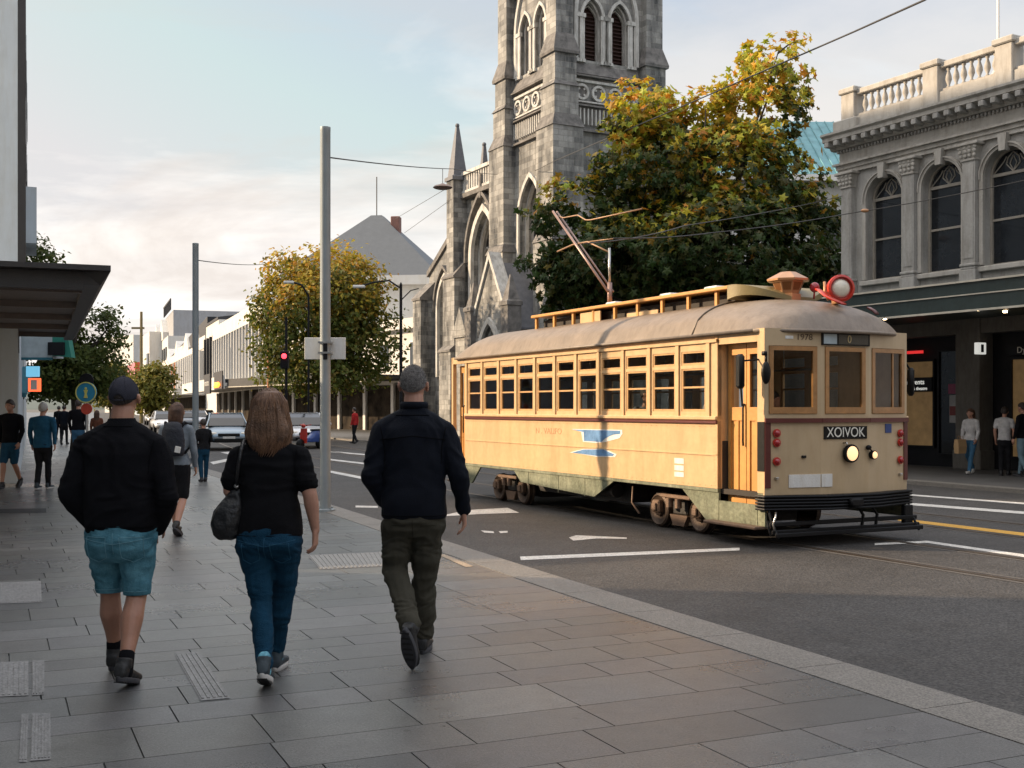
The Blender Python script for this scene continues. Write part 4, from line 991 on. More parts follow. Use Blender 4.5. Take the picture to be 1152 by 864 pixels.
# buttresses
def pyramid_cap(G_, x, y, z, w_, h): G_.loft([[(x-w_, y-w_, z), (x+w_, y-w_, z), (x+w_, y+w_, z), (x-w_, y+w_, z)], [(x-w_*1.12, y-w_*1.12, z+.1), (x+w_*1.12, y-w_*1.12, z+.1), (x+w_*1.12, y+w_*1.12, z+.1), (x-w_*1.12, y+w_*1.12, z+.1)], [(x-.04, y-.04, z+h), (x+.04, y-.04, z+h), (x+.04, y+.04, z+h), (x-.04, y+.04, z+h)]])
for (cx, cy) in ((0, 0), (6, 0), (0, -6)):
    sx = -1 if cx == 0 else 1; sy = 1 if cy == 0 else -1
    k = G(); c = G()
    ox, oy = cx-sx*.2, cy-sy*.2
    for (z0, z1, w_) in ((-.1, 5.0, 1.15), (5.0, 10.4, 1.02), (10.4, 16.3, .9), (16.3, 18.4, .72), (18.4, 20.0, .64), (20.0, 27.6, .52)):
        k.box(ox-w_, ox+w_, oy-w_, oy+w_, z0, z1)
        if z1 < 17: c.loft([[(ox-w_-.06, oy-w_-.06, z1-.16), (ox+w_+.06, oy-w_-.06, z1-.16), (ox+w_+.06, oy+w_+.06, z1-.16), (ox-w_-.06, oy+w_+.06, z1-.16)], [(ox-w_*.8, oy-w_*.8, z1+.5), (ox+w_*.8, oy-w_*.8, z1+.5), (ox+w_*.8, oy+w_*.8, z1+.5), (ox-w_*.8, oy+w_*.8, z1+.5)]])
    c.loft([[(ox-.80, oy-.80, 18.28), (ox+.80, oy-.80, 18.28), (ox+.80, oy+.80, 18.28), (ox-.80, oy+.80, 18.28)], [(ox-.66, oy-.66, 18.5), (ox+.66, oy-.66, 18.5), (ox+.66, oy+.66, 18.5), (ox-.66, oy+.66, 18.5)]])
    c.loft([[(ox-w_, oy-w_, z) , (ox+w_, oy-w_, z), (ox+w_, oy+w_, z), (ox-w_, oy+w_, z)] for w_, z in ((.76, 19.95), (.78, 20.1), (.53, 21.0), (.18, 21.9), (.04, 22.1))])
    c.ball((ox+sx*-.0, oy, 22.1), .12, 8, 6)
    c.loft([[(ox-w_, oy-w_, z), (ox+w_, oy-w_, z), (ox+w_, oy+w_, z), (ox-w_, oy+w_, z)] for w_, z in ((.6, 27.5), (.62, 27.7), (.05, 31))])
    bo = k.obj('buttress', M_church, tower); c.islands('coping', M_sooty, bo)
# --- street front between tower and corner pinnacle, x 6..12.4
fw = G(); FW = dict(x0=7.6, x1=10.8, z0=5.4, zs=10.6, k='pointed', pk=.95)
wall(fw, 6, 12.4, -.1, 14.4, [FW], .8, y=-.3)
fw.box(6.1, 12.3, -14, -1.15, -.1, 13.8)
nave = fw.obj('nave_wall', M_church, ch)
gothic_window(nave, FW, -1.05, lights=3)
b = G(); archband(b, FW, .34, -.32, -.08); archband(b, FW, .12, -.8, -.6, inset=.2)
b.islands('arch_moulding', M_dress, nave)
b = G(); hd = dict(x0=7.1, x1=11.3, z0=10.4, zs=10.5, k='pointed', pk=1.05); archband(b, hd, .2, -.32, .08)
b.prism([(-.31, 14.3), (.12, 14.35), (.16, 14.6), (-.31, 14.62)], 5.9, 12.6, 'x'); b.box(9.08, 9.32, -.3, .1, 14.0, 15.4)
b.prism([(-.31, 4.9), (.0, 4.9), (-.31, 5.4)], 6, 12.4, 'x')
b.islands('string_course', M_sooty, nave)
b = G(); b.box(6.2, 12.3, -.25, .02, 14.62, 14.8); b.box(6.2, 12.3, -.27, .05, 15.75, 15.95); 
x = 6.35
while x < 12.2: b.box(x, x+.13, -.2, -.05, 14.8, 15.75); x += .32
b.box(6.2, 12.3, -.3, -.28, 14.6, 15.7) if False else None
b.obj('balustrade', M_dress, nave)
# slender pinnacles
def pinnacle(x, y, z0, z1, w_, hs):
    p = G(); p.box(x-w_, x+w_, y-w_, y+w_, z0, z1); o = p.obj('pinnacle', M_church, ch); q = G()
    q.loft([[(x+s*w2, y+t*w2, z) for s, t in ((-1, -1), (1, -1), (1, 1), (-1, 1))] for w2, z in ((w_*1.2, z1-.1), (w_*1.2, z1+.12), (w_*.9, z1+.2), (.09, z1+hs), (.05, z1+hs+.1))])
    q.ball((x, y, z1+hs+.12), .14, 8, 6); q.obj('spirelet', M_slate, o)
pinnacle(12.3, .1, -.1, 15.6, .5, 3.2); pinnacle(10.6, -.9, 14.4, 15.4, .26, 2.0); pinnacle(6.9, -.0, 14.4, 16.4, .3, .7)
for x, zt_ in ((12.3, 5.0), (12.3, 9.5)):
    p = G(); p.box(x-.85, x+.85, .0, .95 if zt_ == 5.0 else .7, -.1, zt_); o = p.obj('buttress', M_church, ch)
    q = G(); d = .95 if zt_ == 5.0 else .7; q.prism([(.0, zt_), (d+.08, zt_), (d+.08, zt_+.12), (.0, zt_+1.0)], x-.9, x+.9, 'x'); q.obj('coping', M_sooty, o)
# aisle x 13..18 with lean gable
aw = G(); AW = dict(x0=13.9, x1=16.1, z0=3.6, zs=8.0, k='pointed', pk=1.0)
wall(aw, 13.0, 17.8, -.1, 10.0, [AW], .7, y=-.4); aw.prism([(13.0, 10.0), (17.8, 10.0), (17.8, 10.3), (13.0, 13.0)], -.9, -.4, 'y'); aw.box(13.1, 17.7, -12, -1.3, -.1, 9.9)
aisle = aw.obj('aisle_wall', M_church, ch); gothic_window(aisle, AW, -1.05, lights=2)
b = G(); archband(b, AW, .26, -.42, -.2); b.islands('arch_moulding', M_dress, aisle)
b = G(); hd = dict(x0=13.6, x1=16.4, z0=7.8, zs=7.9, k='pointed', pk=1.1); archband(b, hd, .16, -.42, -.06)
b.prism([(12.9, 13.0), (17.9, 10.2), (17.9, 10.55), (12.9, 13.4)], -1.0, -.25, 'y'); b.islands('coping', M_sooty, aisle)
p = G(); p.box(16.9, 18.2, -.4, .6, -.1, 8.6); o = p.obj('buttress', M_church, aisle); q = G(); q.prism([(-.4, 8.6), (.68, 8.6), (.68, 8.75), (-.4, 9.8)], 16.85, 18.25, 'x'); q.obj('coping', M_sooty, o)
# statue-like finial on aisle gable
p = G(); p.lathe([(.22, 13.2), (.14, 13.5), (.10, 14.0), (.16, 14.1), (.05, 14.5)], 8, M=Matrix.Translation((13.6, -.6, 0))); p.obj('finial', M_sooty, aisle)
# porch with steep gable in front of the tower
pg = G(); px0, px1, yo = 1.0, 5.2, 2.4
PD = dict(x0=2.0, x1=4.2, z0=.0, zs=4.2, k='pointed', pk=1.0)
wall(pg, px0, px1, -.1, 6.0, [PD], .6, y=yo)
pg.prism([(px0, 6.0), (px1, 6.0), ((px0+px1)/2, 9.4)], yo-.5, yo, 'y'); pg.box(px0, px0+.5, .0, yo-.61, -.1, 5.8); pg.box(px1-.5, px1, .0, yo-.61, -.1, 5.8)
porch = pg.obj('porch', M_church, ch)
q = G()
mid = (px0+px1)/2
for s in (-1, 1):
    xe = px0-.25 if s < 0 else px1+.25
    q.loft([[(xe, yo-.6, 5.75), (xe, yo+.12, 5.75), (xe, yo+.12, 6.1), (xe, yo-.6, 6.1)], [(mid, yo-.6, 9.55), (mid, yo+.12, 9.55), (mid, yo+.12, 9.95), (mid, yo-.6, 9.95)]])
q.islands('coping', M_dress, porch)
q = G(); q.loft([[(px0-.1, 0, 5.7), (px0-.1, yo-.6, 5.7), (px0-.1, yo-.6, 5.8), (px0-.1, 0, 5.8)], [(mid, 0, 9.3), (mid, yo-.6, 9.3), (mid, yo-.6, 9.4), (mid, 0, 9.4)], [(px1+.1, 0, 5.7), (px1+.1, yo-.6, 5.7), (px1+.1, yo-.6, 5.8), (px1+.1, 0, 5.8)]]); q.obj('roof', M_slate, porch)
q = G(); archband(q, PD, .28, yo-.02, yo+.16); archband(q, PD, .12, yo-.4, yo-.2, inset=.16); q.islands('arch_moulding', M_dress, porch)
q = G(); pane(q, PD, yo-.58); q.obj('door', M_lead, porch)
q = G()
for x in (px0-.1, px1+.1):
    q.box(x-.4, x+.4, yo-.5, yo+.3, -.1, 7.0)
    q.loft([[(x+s*w2, yo-.1+t*w2, z) for s, t in ((-1, -1), (1, -1), (1, 1), (-1, 1))] for w2, z in ((.46, 6.9), (.46, 7.1), (.34, 7.2), (.05, 8.5))])
q.islands('buttress', M_sooty, porch)
q = G(); q.box(6.6, 8.0, .4, 2.2, -.1, 5.6); q.prism([(6.3, 5.6), (8.3, 5.6), (7.3, 7.3)], .3, 2.3, 'y'); q.obj('side_porch', M_church, ch)
# rest of the church behind
q = G(); q.box(1, 11.5, -30, -6.1, -.1, 10); q.obj('rear_wall', M_church, ch)
q = G(); q.prism([(.5, 10), (12, 10), (6.2, 13.6)], -30, -6.2, 'y'); q.obj('roof', M_slate, ch)

# --- church hall with teal slate roof, right of the tree
M_teal = pmat('teal_slates', (.10, .25, .28), .55, var=.16, scale=2, bump=.3, bscale=20, col2=(.13, .30, .33))
M_render = pmat('pale_render', (.50, .50, .48), .8, var=.1, scale=1, dirt=.2)
hall = empty('hall_building', (8.4, 56, 0), R(4), 'pale walled hall with teal slate hip roof between the big tree and the arched facade', 'hall')
q = G(); q.box(0, 12, 0, 12, -.1, 12.9); q.obj('wall', M_render, hall)
q = G(); q.loft([[(-.4, -.5, 12.9), (12.4, -.5, 12.9), (12.4, 12.5, 12.9), (-.4, 12.5, 12.9)], [(2.0, 4, 16.6), (10.5, 4, 16.6), (10.5, 8, 16.6), (2.0, 8, 16.6)]]); 
ro_ = q.obj('roof', M_teal, hall)
q = G()
for i in range(28): 
    x = -.4+i*.457; q.tube([(x, -.52, 12.93), (min(max(x, 2.0), 10.5), 4.0, 16.63)], .03, 4)
q.obj('seams', M_teal, ro_)
q = G(); q.box(-.5, 12.5, -.6, -.45, 12.6, 12.9); q.obj('gutter', M_white, hall)
q = G(); q.box(4.0, 12.2, -3.5, -.02, -.1, 8.6); q.obj('lean_to', M_dark, hall)
for i in range(4):
    q = G(); q.box(1+i*2.8, 2.2+i*2.8, -.05, -.01, 9.3, 11.3); wo = q.obj('window', M_white, hall); q = G(); q.box(1.1+i*2.8, 2.1+i*2.8, -.07, -.055, 9.4, 11.2); q.obj('pane', M_glz, wo)

# --- italianate building on the right
M_ital = pmat('italian_stucco', (.345, .335, .315), .78, var=.14, scale=1.1, bump=.25, bscale=16, dirt=.42, grain=.06)
M_ital2 = pmat('stucco_moulding', (.40, .38, .345), .75, var=.14, scale=1.5, bump=.2, bscale=20, dirt=.38)
it = empty('arched_building', (13.2, 28.15, 0), dir_rz((-.49, .872)), 'grey two storey building with arched windows, pilasters and roof balustrade over a dark green veranda', 'building')
# local x: away from camera, up to 6.9 (left corner); negative towards/behind the right frame edge
X1, X0 = 6.95, -11
wc = [5.33, 3.33, 1.33]+[1.33-2.0*i for i in range(1, 6)]
OPS = [dict(x0=c-.66, x1=c+.66, z0=5.25, zs=7.58, k='round') for c in wc]
q = G(); wall(q, X0, X1, 4.0, 9.3, OPS, .34); q.quad((X1, 0, 4.0), (X1, -12, 4.0), (X1, -12, 10.2), (X1, 0, 10.2)); q.box(X0, X1, -.5, -.0, 9.301, 9.9) if False else None
itw = q.obj('wall', M_ital, it)
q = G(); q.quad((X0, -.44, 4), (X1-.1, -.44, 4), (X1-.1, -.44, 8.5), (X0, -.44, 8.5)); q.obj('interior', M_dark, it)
for op in OPS:
    f = G(); c = (op['x0']+op['x1'])/2; yw = -.30
    archband(f, op, 0, yw, yw+.09, inset=.07)
    f.box(op['x0'], op['x1'], yw, yw+.08, 5.25, 5.33); f.box(op['x0'], op['x1'], yw, yw+.08, 7.56, 7.64); f.box(op['x0'], op['x1'], yw, yw+.07, 6.42, 6.48)
    # tracery in the fanlight
    for s in (-1, 1):
        P = [(c, yw+.04, 7.64), (c+s*.20, yw+.04, 7.84), (c+s*.16, yw+.04, 8.0), (c, yw+.04, 8.14)]; f.tube(P, .02, 5)
        f.tube([(c+s*.57, yw+.04, 7.66), (c+s*.28, yw+.04, 7.92), (c+s*.2, yw+.04, 8.05)], .018, 5)
        f.tube([(c, yw+.04, 7.66), (c+s*.1, yw+.04, 7.85), (c, yw+.04, 8.05)], .016, 5)
    wo = f.obj('window', M_frame, it); p = G(); pane(p, op, yw+.03); p.obj('pane', M_glz, wo)
q = G()
for op in OPS:
    archband(q, op, .12, -.01, .08, jamb=5.3); archband(q, op, .07, .08, .13, inset=-.10, jamb=7.5)
    c = (op['x0']+op['x1'])/2; q.prism([(c-.09, 8.12), (c+.09, 8.12), (c+.13, 8.55), (c-.13, 8.55)], .0, .2, 'y')
    q.bbox(op['x0']-.2, op['x1']+.2, -.3, .14, 5.12, 5.26, .02)
q.obj('window_surround', M_ital2, it)
PX = [6.55, 6.55]
pil = [6.62]+[wc[i]-1.0 for i in range(len(wc))]
for x in pil:
    q = G(); w_ = .20; q.box(x-w_, x+w_, .0, .20, 5.35, 8.05); q.bbox(x-w_-.06, x+w_+.06, 0, .27, 4.62, 5.2, .015); q.bbox(x-w_-.03, x+w_+.03, 0, .25, 5.2, 5.28, .02); q.bbox(x-w_-.05, x+w_+.05, 0, .27, 5.28, 5.36, .02)
    q.box(x-w_+.05, x+w_-.05, .20, .215, 5.5, 7.95)
    po = q.obj('pilaster', M_ital, it)
    c = G(); c.bbox(x-w_-.02, x+w_+.02, 0, .24, 8.02, 8.09, .02)
    c.loft([[(x-w_*a, 0, z), (x+w_*a, 0, z), (x+w_*a, .2*a+.02, z), (x-w_*a, .2*a+.02, z)] for a, z in ((1.0, 8.09), (1.05, 8.2), (1.35, 8.42))]); c.bbox(x-.36, x+.36, 0, .34, 8.42, 8.5, .015)
    for u in (-1, -.33, .33, 1):
        for z, r in ((8.16, .055), (8.27, .06), (8.37, .055)): c.ball((x+u*(w_+.04*(z-8.1)/.1*.4), .24+.03*(z-8.1)/.1*.3, z), (r, r*.8, r), 7, 5)
    c.obj('capital', M_ital2, po)
q = G()
cw = .75
q.box(X0, X1+.1, .0, .10, 8.5, 8.62); q.box(X0, X1+.13, .0, .15, 8.62, 8.74); q.box(X0, X1+.2, .0, .24, 8.74, 8.80)
q.box(X0, X1+.08, -.3, .06, 8.80, 9.22)
q.prism([(-.3, 9.22), (.16, 9.22), (.22, 9.30), (.22, 9.36), (.52, 9.44), (.52, 9.54), (.60, 9.60), (.60, 9.66), (-.3, 9.78)], X0, X1+.32, 'x')
q.obj('cornice', M_ital2, it)
q = G(); x = X0
while x < X1+.2: q.bbox(x, x+.16, .15, .56, 9.27, 9.415, .015); x += .36
x = X0
while x < X1+.1: q.box(x, x+.06, .06, .13, 9.12, 9.2); x += .12
q.obj('dentils', M_ital, it)
bal = G(); bal.box(X0, X1-.1, -.32, .12, 9.70, 10.08); bal.bbox(X0, X1-.12, -.18, .10, 10.72, 10.88, .02); bal.box(X0, X1-.12, -.16, .06, 10.08, 10.16)
for x in (X1-.35, X1-3.4+.05, 1.3, -1.9, -5.1, -8.3):
    bal.bbox(x-.26, x+.26, -.3, .18, 9.72, 10.80, .02); bal.bbox(x-.32, x+.32, -.34, .24, 10.80, 10.97, .03)
bal.bbox(X1-.75, X1+.15, -.35, .28, 9.70, 10.05, .03)
bo = bal.obj('balustrade', M_ital2, it)
prof = [(.055, 10.16), (.06, 10.2), (.03, 10.23), (.085, 10.38), (.075, 10.48), (.03, 10.62), (.055, 10.66), (.055, 10.72)]
b1 = G(); b1.lathe(prof, 10, M=Matrix.Translation((0, -.04, 0))); proto = None
x = X1-.85
cnt = 0
while x > -7 and cnt < 60:
    if all(abs(x-pp) > .36 for pp in (X1-.35, X1-3.35, 1.3, -1.9, -5.1, -8.3)):
        if proto is None: proto = b1.obj('baluster', M_ital2, bo, True); proto.location = (x, 0, 0)
        else:
            c = proto.copy(); COL.objects.link(c); c.parent = bo; c.location = (x, 0, 0)
        cnt += 1
    x -= .245
# ground floor, dark shopfronts behind the veranda
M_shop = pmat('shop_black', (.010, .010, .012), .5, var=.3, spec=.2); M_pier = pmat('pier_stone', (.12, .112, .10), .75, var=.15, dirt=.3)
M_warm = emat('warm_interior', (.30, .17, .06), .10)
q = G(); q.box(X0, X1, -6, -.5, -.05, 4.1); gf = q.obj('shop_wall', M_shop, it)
for x in (-9, -5.6, -1.9, 2.5, 5.8):
    q = G(); q.bbox(x-.38, x+.38, -.5, .05, -.02, 4.1, .02); q.bbox(x-.44, x+.44, -.5, .1, -.02, .5, .03); q.obj('pier', M_pier, it)
q = G(); q.box(X0, X1, -.49, .0, 3.55, 4.1); q.obj('beam', M_pier, it)
def shopwin(x0, x1, z0, z1, mt, name='shop_window'):
    f = G(); t = .06
    f.box(x0, x0+t, -.49, -.40, z0, z1); f.box(x1-t, x1, -.49, -.40, z0, z1); f.box(x0+t, x1-t, -.49, -.40, z0, z0+t); f.box(x0+t, x1-t, -.49, -.40, z1-t, z1); wo = f.obj(name, M_shop, it)
    p = G(); p.quad((x0+t, -.45, z0+t), (x1-t, -.45, z0+t), (x1-t, -.45, z1-t), (x0+t, -.45, z1-t)); p.obj('pane', mt, wo); return wo
M_lit = pmat('lit_timber_display', (.34, .22, .10), .5, var=.35, scale=2.5, bump=.1); _b = M_lit.node_tree.nodes['Principled BSDF']; _b.inputs['Emission Color'].default_value = (.5, .3, .12, 1); _b.inputs['Emission Strength'].default_value = .05

shopwin(3.95, 5.35, .5, 2.95, M_lit); shopwin(2.95, 3.85, .3, 3.2, M_glz); shopwin(.35, 1.55, .3, 2.9, M_lit); shopwin(-1.4, .25, .25, 3.0, M_glz); shopwin(-5.1, -2.4, .3, 3.2, M_glz)
# shop lettering and small signs (outward +y, x runs right to left)
def it_text(s, size, x, z, y, mt, par, em=None, xs=1):
    Mx = Matrix(((-1, 0, 0, x), (0, 0, 1, y), (0, 1, 0, z), (0, 0, 0, 1))); return text_obj(s, size, mt, par, Mx, .004, xs=xs)
M_sgn = emat('sign_white_glow', (.8, .8, .75), .35)
sb = G(); sb.box(4.0, 5.3, -.40, -.36, 2.05, 2.45); so1 = sb.obj('shop_sign', M_shop, it); it_text('winevents', .2, 4.65, 2.32, -.355, M_sgn, so1); it_text('& theatre', .13, 4.4, 2.14, -.355, M_sgn, so1)
sb = G(); sb.box(-.6, 1.6, -.40, -.36, 2.95, 3.2); so2 = sb.obj('shop_sign', M_shop, it); it_text('Dym-n', .22, 1.0, 3.07, -.355, M_ltr, so2)
sb = G(); sb.box(4.3, 4.85, -.38, -.34, 3.12, 3.2); sb.obj('red_light', emat('red_neon', (.7, .03, .03), .5), it)
sb = G(); sb.box(4.25, 4.28, -.40, -.30, .0, .1) ; 
sb = G(); sb.bbox(2.98, 3.38, -.36, -.32, 1.2, 1.95, .01, 0); pst = sb.obj('poster', pmat('poster_paper', (.30, .30, .30), .6), it); sb = G(); sb.box(3.0, 3.36, -.318, -.314, 1.4, 1.65, 0); sb.obj('poster_print', pmat('dull_red_print', (.16, .03, .03), .6), pst); sb = G(); sb.box(2.96, 3.42, -.36, -.33, 1.98, 2.25); sb.obj('poster', pmat('magenta_poster', (.20, .03, .08), .5), it)
sb = G(); sb.bbox(1.86, 1.98, .10, .42, 2.98, 3.28, .01); bs = sb.obj('projecting_sign', M_sgn, it)
sb = G()
for sx_ in (1.852, 1.988): sb.box(min(sx_-.004, sx_+.004), max(sx_-.004, sx_+.004), .21, .31, 3.03, 3.23)
sb.obj('sign_mark', M_shop, bs)
# veranda
M_ver = pmat('veranda_green', (.022, .036, .034), .45, var=.2, dirt=.2); M_line = pmat('pale_line', (.5, .46, .38), .5)
q = G(); VX0, VX1 = -12, 8.2
q.box(VX0, VX1, 0, 4.25, 3.93, 4.0); q.box(VX0, VX1, 4.25, 4.37, 3.72, 4.33); q.box(VX1-.12, VX1, .0, 4.25, 3.72, 4.33)
q.prism([(0, 4.62), (4.25, 4.3), (4.25, 4.02), (0, 4.02)], VX0, VX1-.13, 'x')
ver = q.obj('veranda', M_ver, it)
q = G(); q.box(VX0, VX1+.02, 4.37, 4.40, 3.69, 3.735); q.box(VX0, VX1+.02, 4.37, 4.40, 4.05, 4.075); q.box(VX0, VX1+.02, 4.36, 4.42, 4.33, 4.37); q.islands('fascia_line', M_line, ver)
M_dl = emat('downlight', (1, .72, .42), 14)
for x, y in ((6.9, 1.4), (6.9, 2.4), (3.9, 3.3), (3.3, 2.2), (.3, 1.4), (.3, 2.4), (-2.6, 1.4)):
    q = G(); q.lathe([(.001, 3.89), (.045, 3.89), (.05, 3.93)], 12, M=Matrix.Translation((x, y, 0))); q.obj('downlight', M_dl, ver)
for x in (VX1-.4, -3.0): 
    q = G(); q.lathe([(.10, -.05), (.10, .25), (.065, .35), (.06, 3.6), (.09, 3.72)], 14, M=Matrix.Translation((x, 3.95, 0))) if False else None
# roof behind balustrade
q = G(); q.box(X0, X1-.4, -12, -.4, 9.8, 9.95); q.obj('roof', M_slate, it)
M_skyl = pmat('zinc_roof', (.42, .42, .42), .45, metal=.2, var=.1)
q = G(); q.prism([(3.9, 9.9), (7.4, 9.9), (6.1, 12.4), (5.6, 12.4)], -6.5, -6.2, 'y'); q.loft([[(.6, -3.4, 10), (5.6, -3.4, 10), (5.6, -8, 10), (.6, -8, 10)], [(2.0, -4.4, 12.1), (4.9, -4.4, 12.1), (4.9, -7, 12.1), (2.0, -7, 12.1)]]); q.islands('roof_lantern', M_skyl, it)
# flag pole
fpz = empty('flag_pole', W(1123, 60, 34), 0, 'thin white flag pole standing on the roof behind the balustrade', 'pole'); fpz.location.z = 9.9
q = G(); q.lathe([(.05, 0), (.04, 5), (.03, 7), (.06, 7.02), (.06, 7.1)], 8); q.obj('pole', M_white, fpz)

# --- left side: tall block, canopy, low shops
M_lblock = pmat('pale_blue_render', (.52, .57, .60), .7, var=.08, scale=.8, dirt=.15)
M_dtrim = pmat('dark_trim', (.03, .027, .026), .5)
lb = empty('tall_block', (-10.48, 24.5, 0), dir_rz((-.415, 1)), 'tall pale rendered block with dark vertical trim at the left edge', 'building')
LH = 20.6
_u = V((-.408, 1)).normalized(); _e = V((math.sin(SUN_AZ), math.cos(SUN_AZ))); _ex, _ey = _e.dot(_u), _e.dot(V((-_u.y, _u.x)))
q = G(); q.prism([(0, 0), (40, 0), (40, 12), (_ex*12/_ey, 12)], -.05, LH); q.obj('wall', M_lblock, lb)
q = G(); q.box(-.02, .25, -.16, .0, 4.2, LH); q.box(3.0, 4.2, -.14, .0, 6.0, LH); q.islands('vertical_trim', M_dtrim, lb)
for i in range(10):
    for k_ in range(4):
        q = G(); x, z = 1.2+i*3.8+(4.8 if i else 0), 5+k_*3.4
        if x > 38: continue
        q.box(x, x+1.6, -.04, .0, z, z+1.9); wo = q.obj('window', M_dtrim, lb); q = G(); q.box(x+.1, x+1.5, -.06, -.045, z+.1, z+1.8); q.obj('pane', M_glz, wo)
q = G(); q.box(9, 12, -.4, .0, 6.3, 7.9); q.obj('wall_box', M_lblock, lb)
nb_ = empty('corner_block', (-7.6, 12.2, 0), dir_rz((-.408, 1)), 'rendered block beside the pavement, outside the left edge', 'building')
q = G(); q.box(-40, 0, 0, 10, -.05, 15); q.obj('wall', M_lblock, nb_)
for i in range(9):
    q = G(); q.box(-4-i*4, -1.4-i*4, -.05, .0, .4, 3.2); wo = q.obj('window', M_dtrim, nb_); q = G(); q.box(-3.9-i*4, -1.5-i*4, -.07, -.055, .5, 3.1); q.obj('pane', M_glz, wo)
# canopy over the pavement (dark, ribbed underside)
M_can = pmat('dark_canopy', (.030, .027, .026), .55, var=.15); M_rib = pmat('canopy_soffit', (.12, .10, .09), .6, var=.15)
cn = empty('street_canopy', (-5.45, 15.3, 0), dir_rz((-.41, 1)), 'dark flat canopy with ribbed underside reaching over the left pavement', 'canopy')
# x away, y: +y = to the left (away from the road)
q = G(); q.loft([[(-.2, -.12, 3.40), (13.6, -.12, 3.40), (13.6, 12, 3.40), (-.2, 12, 3.40)], [(-.2, -.12, 3.47), (13.6, -.12, 3.47), (13.6, 12, 3.47), (-.2, 12, 3.47)]])
q.loft([[(-.2, -.12, 3.395), (0, 0, 3.22), (0, 0.2, 3.22), (-.0, .2, 3.395)], [(13.6, -.12, 3.395), (13.4, 0, 3.22), (13.4, .2, 3.22), (13.4, .2, 3.395)]])
q.box(0, .12, .2, 12, 3.16, 3.395); co = q.obj('roof', M_can, cn)
q = G(); q.box(.12, 13.4, .2, 11.8, 3.30, 3.35)
for i in range(5): q.box(.9+i*2.7, 1.05+i*2.7, .2, 11.8, 3.2, 3.30)
q.obj('soffit', M_rib, cn)
for x in (.8, 12.6):
    q = G(); q.box(x, x+.14, 6.8, 6.94, 0, 3.3); q.obj('post', M_can, cn)

# the street goes on behind the camera: blocks that shade and reflect, outside the frame
rb2 = empty('corner_block', (21, 2, 0), dir_rz((.42, -.9)), 'grey stone block further along the far pavement, outside the right edge', 'building')
q = G(); q.box(0, 60, 0, 14, -.05, 15); q.obj('wall', M_ital, rb2)
for i in range(12):
    for k_ in range(3):
        q = G(); x, z = 1.5+i*4.8, .6+k_*4.8; q.box(x, x+2.4, -.06, .0, z, z+3.0); wo = q.obj('window', M_frame, rb2); q = G(); q.box(x+.15, x+2.25, -.08, -.065, z+.15, z+2.85); q.obj('pane', M_glz, wo)
rb3 = empty('far_block', (-6, -70, 0), 0, 'brown block closing the street behind the viewpoint', 'building')
q = G(); q.box(-40, 60, -12, 0, -.05, 14); q.obj('wall', pmat('brown_render', (.16, .13, .11), .8), rb3)
for i in range(16):
    for k_ in range(3):
        q = G(); x, z = -38+i*6, .8+k_*4.4; q.box(x, x+2.6, .0, .06, z, z+2.8); wo = q.obj('window', M_frame, rb3); q = G(); q.box(x+.15, x+2.45, .065, .08, z+.15, z+2.65); q.obj('pane', M_glz, wo)
# ------------------------------------------------------------------ far street, right side
def facade(name, label, pa, Ya, pb, Yb, ztop, depth=14, mt=None, cat='building'):
    """building whose street front runs from pixel column pa (near) at distance Ya to pb (far) at Yb"""
    a = V(((pa-576)/FOC*Ya, Ya)); b = V(((pb-576)/FOC*Yb, Yb)); d = b-a
    e = empty(name, (a.x, a.y, 0), dir_rz(d), label, cat); Ln = d.length
    q = G(); q.box(0, Ln, -depth, 0, -.05, ztop); q.obj('wall', mt, e); return e, Ln
M_wht = pmat('white_render', (.58, .57, .54), .7, var=.06, scale=.5, dirt=.12); M_grey = pmat('grey_render', (.30, .31, .33), .7, var=.1, scale=.5, dirt=.15)
M_fin = pmat('pale_fins', (.46, .46, .45), .6, var=.06); M_ora = pmat('rust_orange_panels', (.42, .14, .05), .6, var=.15); M_dkg = pmat('charcoal_cladding', (.017, .018, .022), .6, var=.15)
M_shopf = pmat('shopfront_dark', (.014, .014, .016), .95, spec=.05, var=.5, scale=.8, col2=(.05, .04, .03))
M_cgl = pmat('far_window_glass', (.04, .05, .06), .12, var=.4, scale=.6)
# hip-roofed shop building between church and fin building
e, Ln = facade('hip_roof_building', 'white shop building under a large grey pyramid roof left of the church', 482, 77, 309, 98.5, 7.6, 16, M_wht)
q = G(); q.box(-.5, Ln+.5, -.4, .5, 7.0, 7.7); q.obj('parapet', M_wht, e)
for i in range(6):
    x = 1+i*Ln/6; q = G(); q.box(x, x+1.5, .0, .06, 4.4, 6.2); wo = q.obj('window', M_white, e); q = G(); q.box(x+.12, x+1.38, .06, .08, 4.52, 6.08); q.obj('pane', M_cgl, wo)
q = G(); q.box(.2, Ln-.2, .02, .1, 0, 3.2); q.obj('shopfront', M_shopf, e)
q = G()
for i in range(7): q.bbox(.1+i*(Ln-.5)/6, .5+i*(Ln-.5)/6, .1, .3, 0, 3.3, .02)
q.islands('shop_column', M_white, e)
vv = G(); vv.box(-1, Ln+1, 0, 4.2, 3.5, 3.75); vv.box(-1, Ln+1, 4.2, 4.35, 3.3, 4.0); vo_ = vv.obj('veranda', M_dkg, e); vv = G(); vv.box(-1, Ln+1, 4.35, 4.38, 3.3, 3.36); vv.obj('fascia_line', M_line, vo_)
pr = G(); P0 = W(420, 235, 90); 
for zb, pts in ((0, 0),): pass
hipY = 90
bl, br_, fl_, fr_ = W(352, 306, 96), W(500, 306, 92), None, None
pyr = empty('pyramid_roof_building', ((425-576)/FOC*106, 106, 0), R(-8), 'grey slate pyramid roof with a chimney rising behind the shops left of the church', 'building')
ww = 6.8
q = G(); q.box(-ww, ww, -ww, ww, 0, 12.9); q.obj('wall', M_wht, pyr)
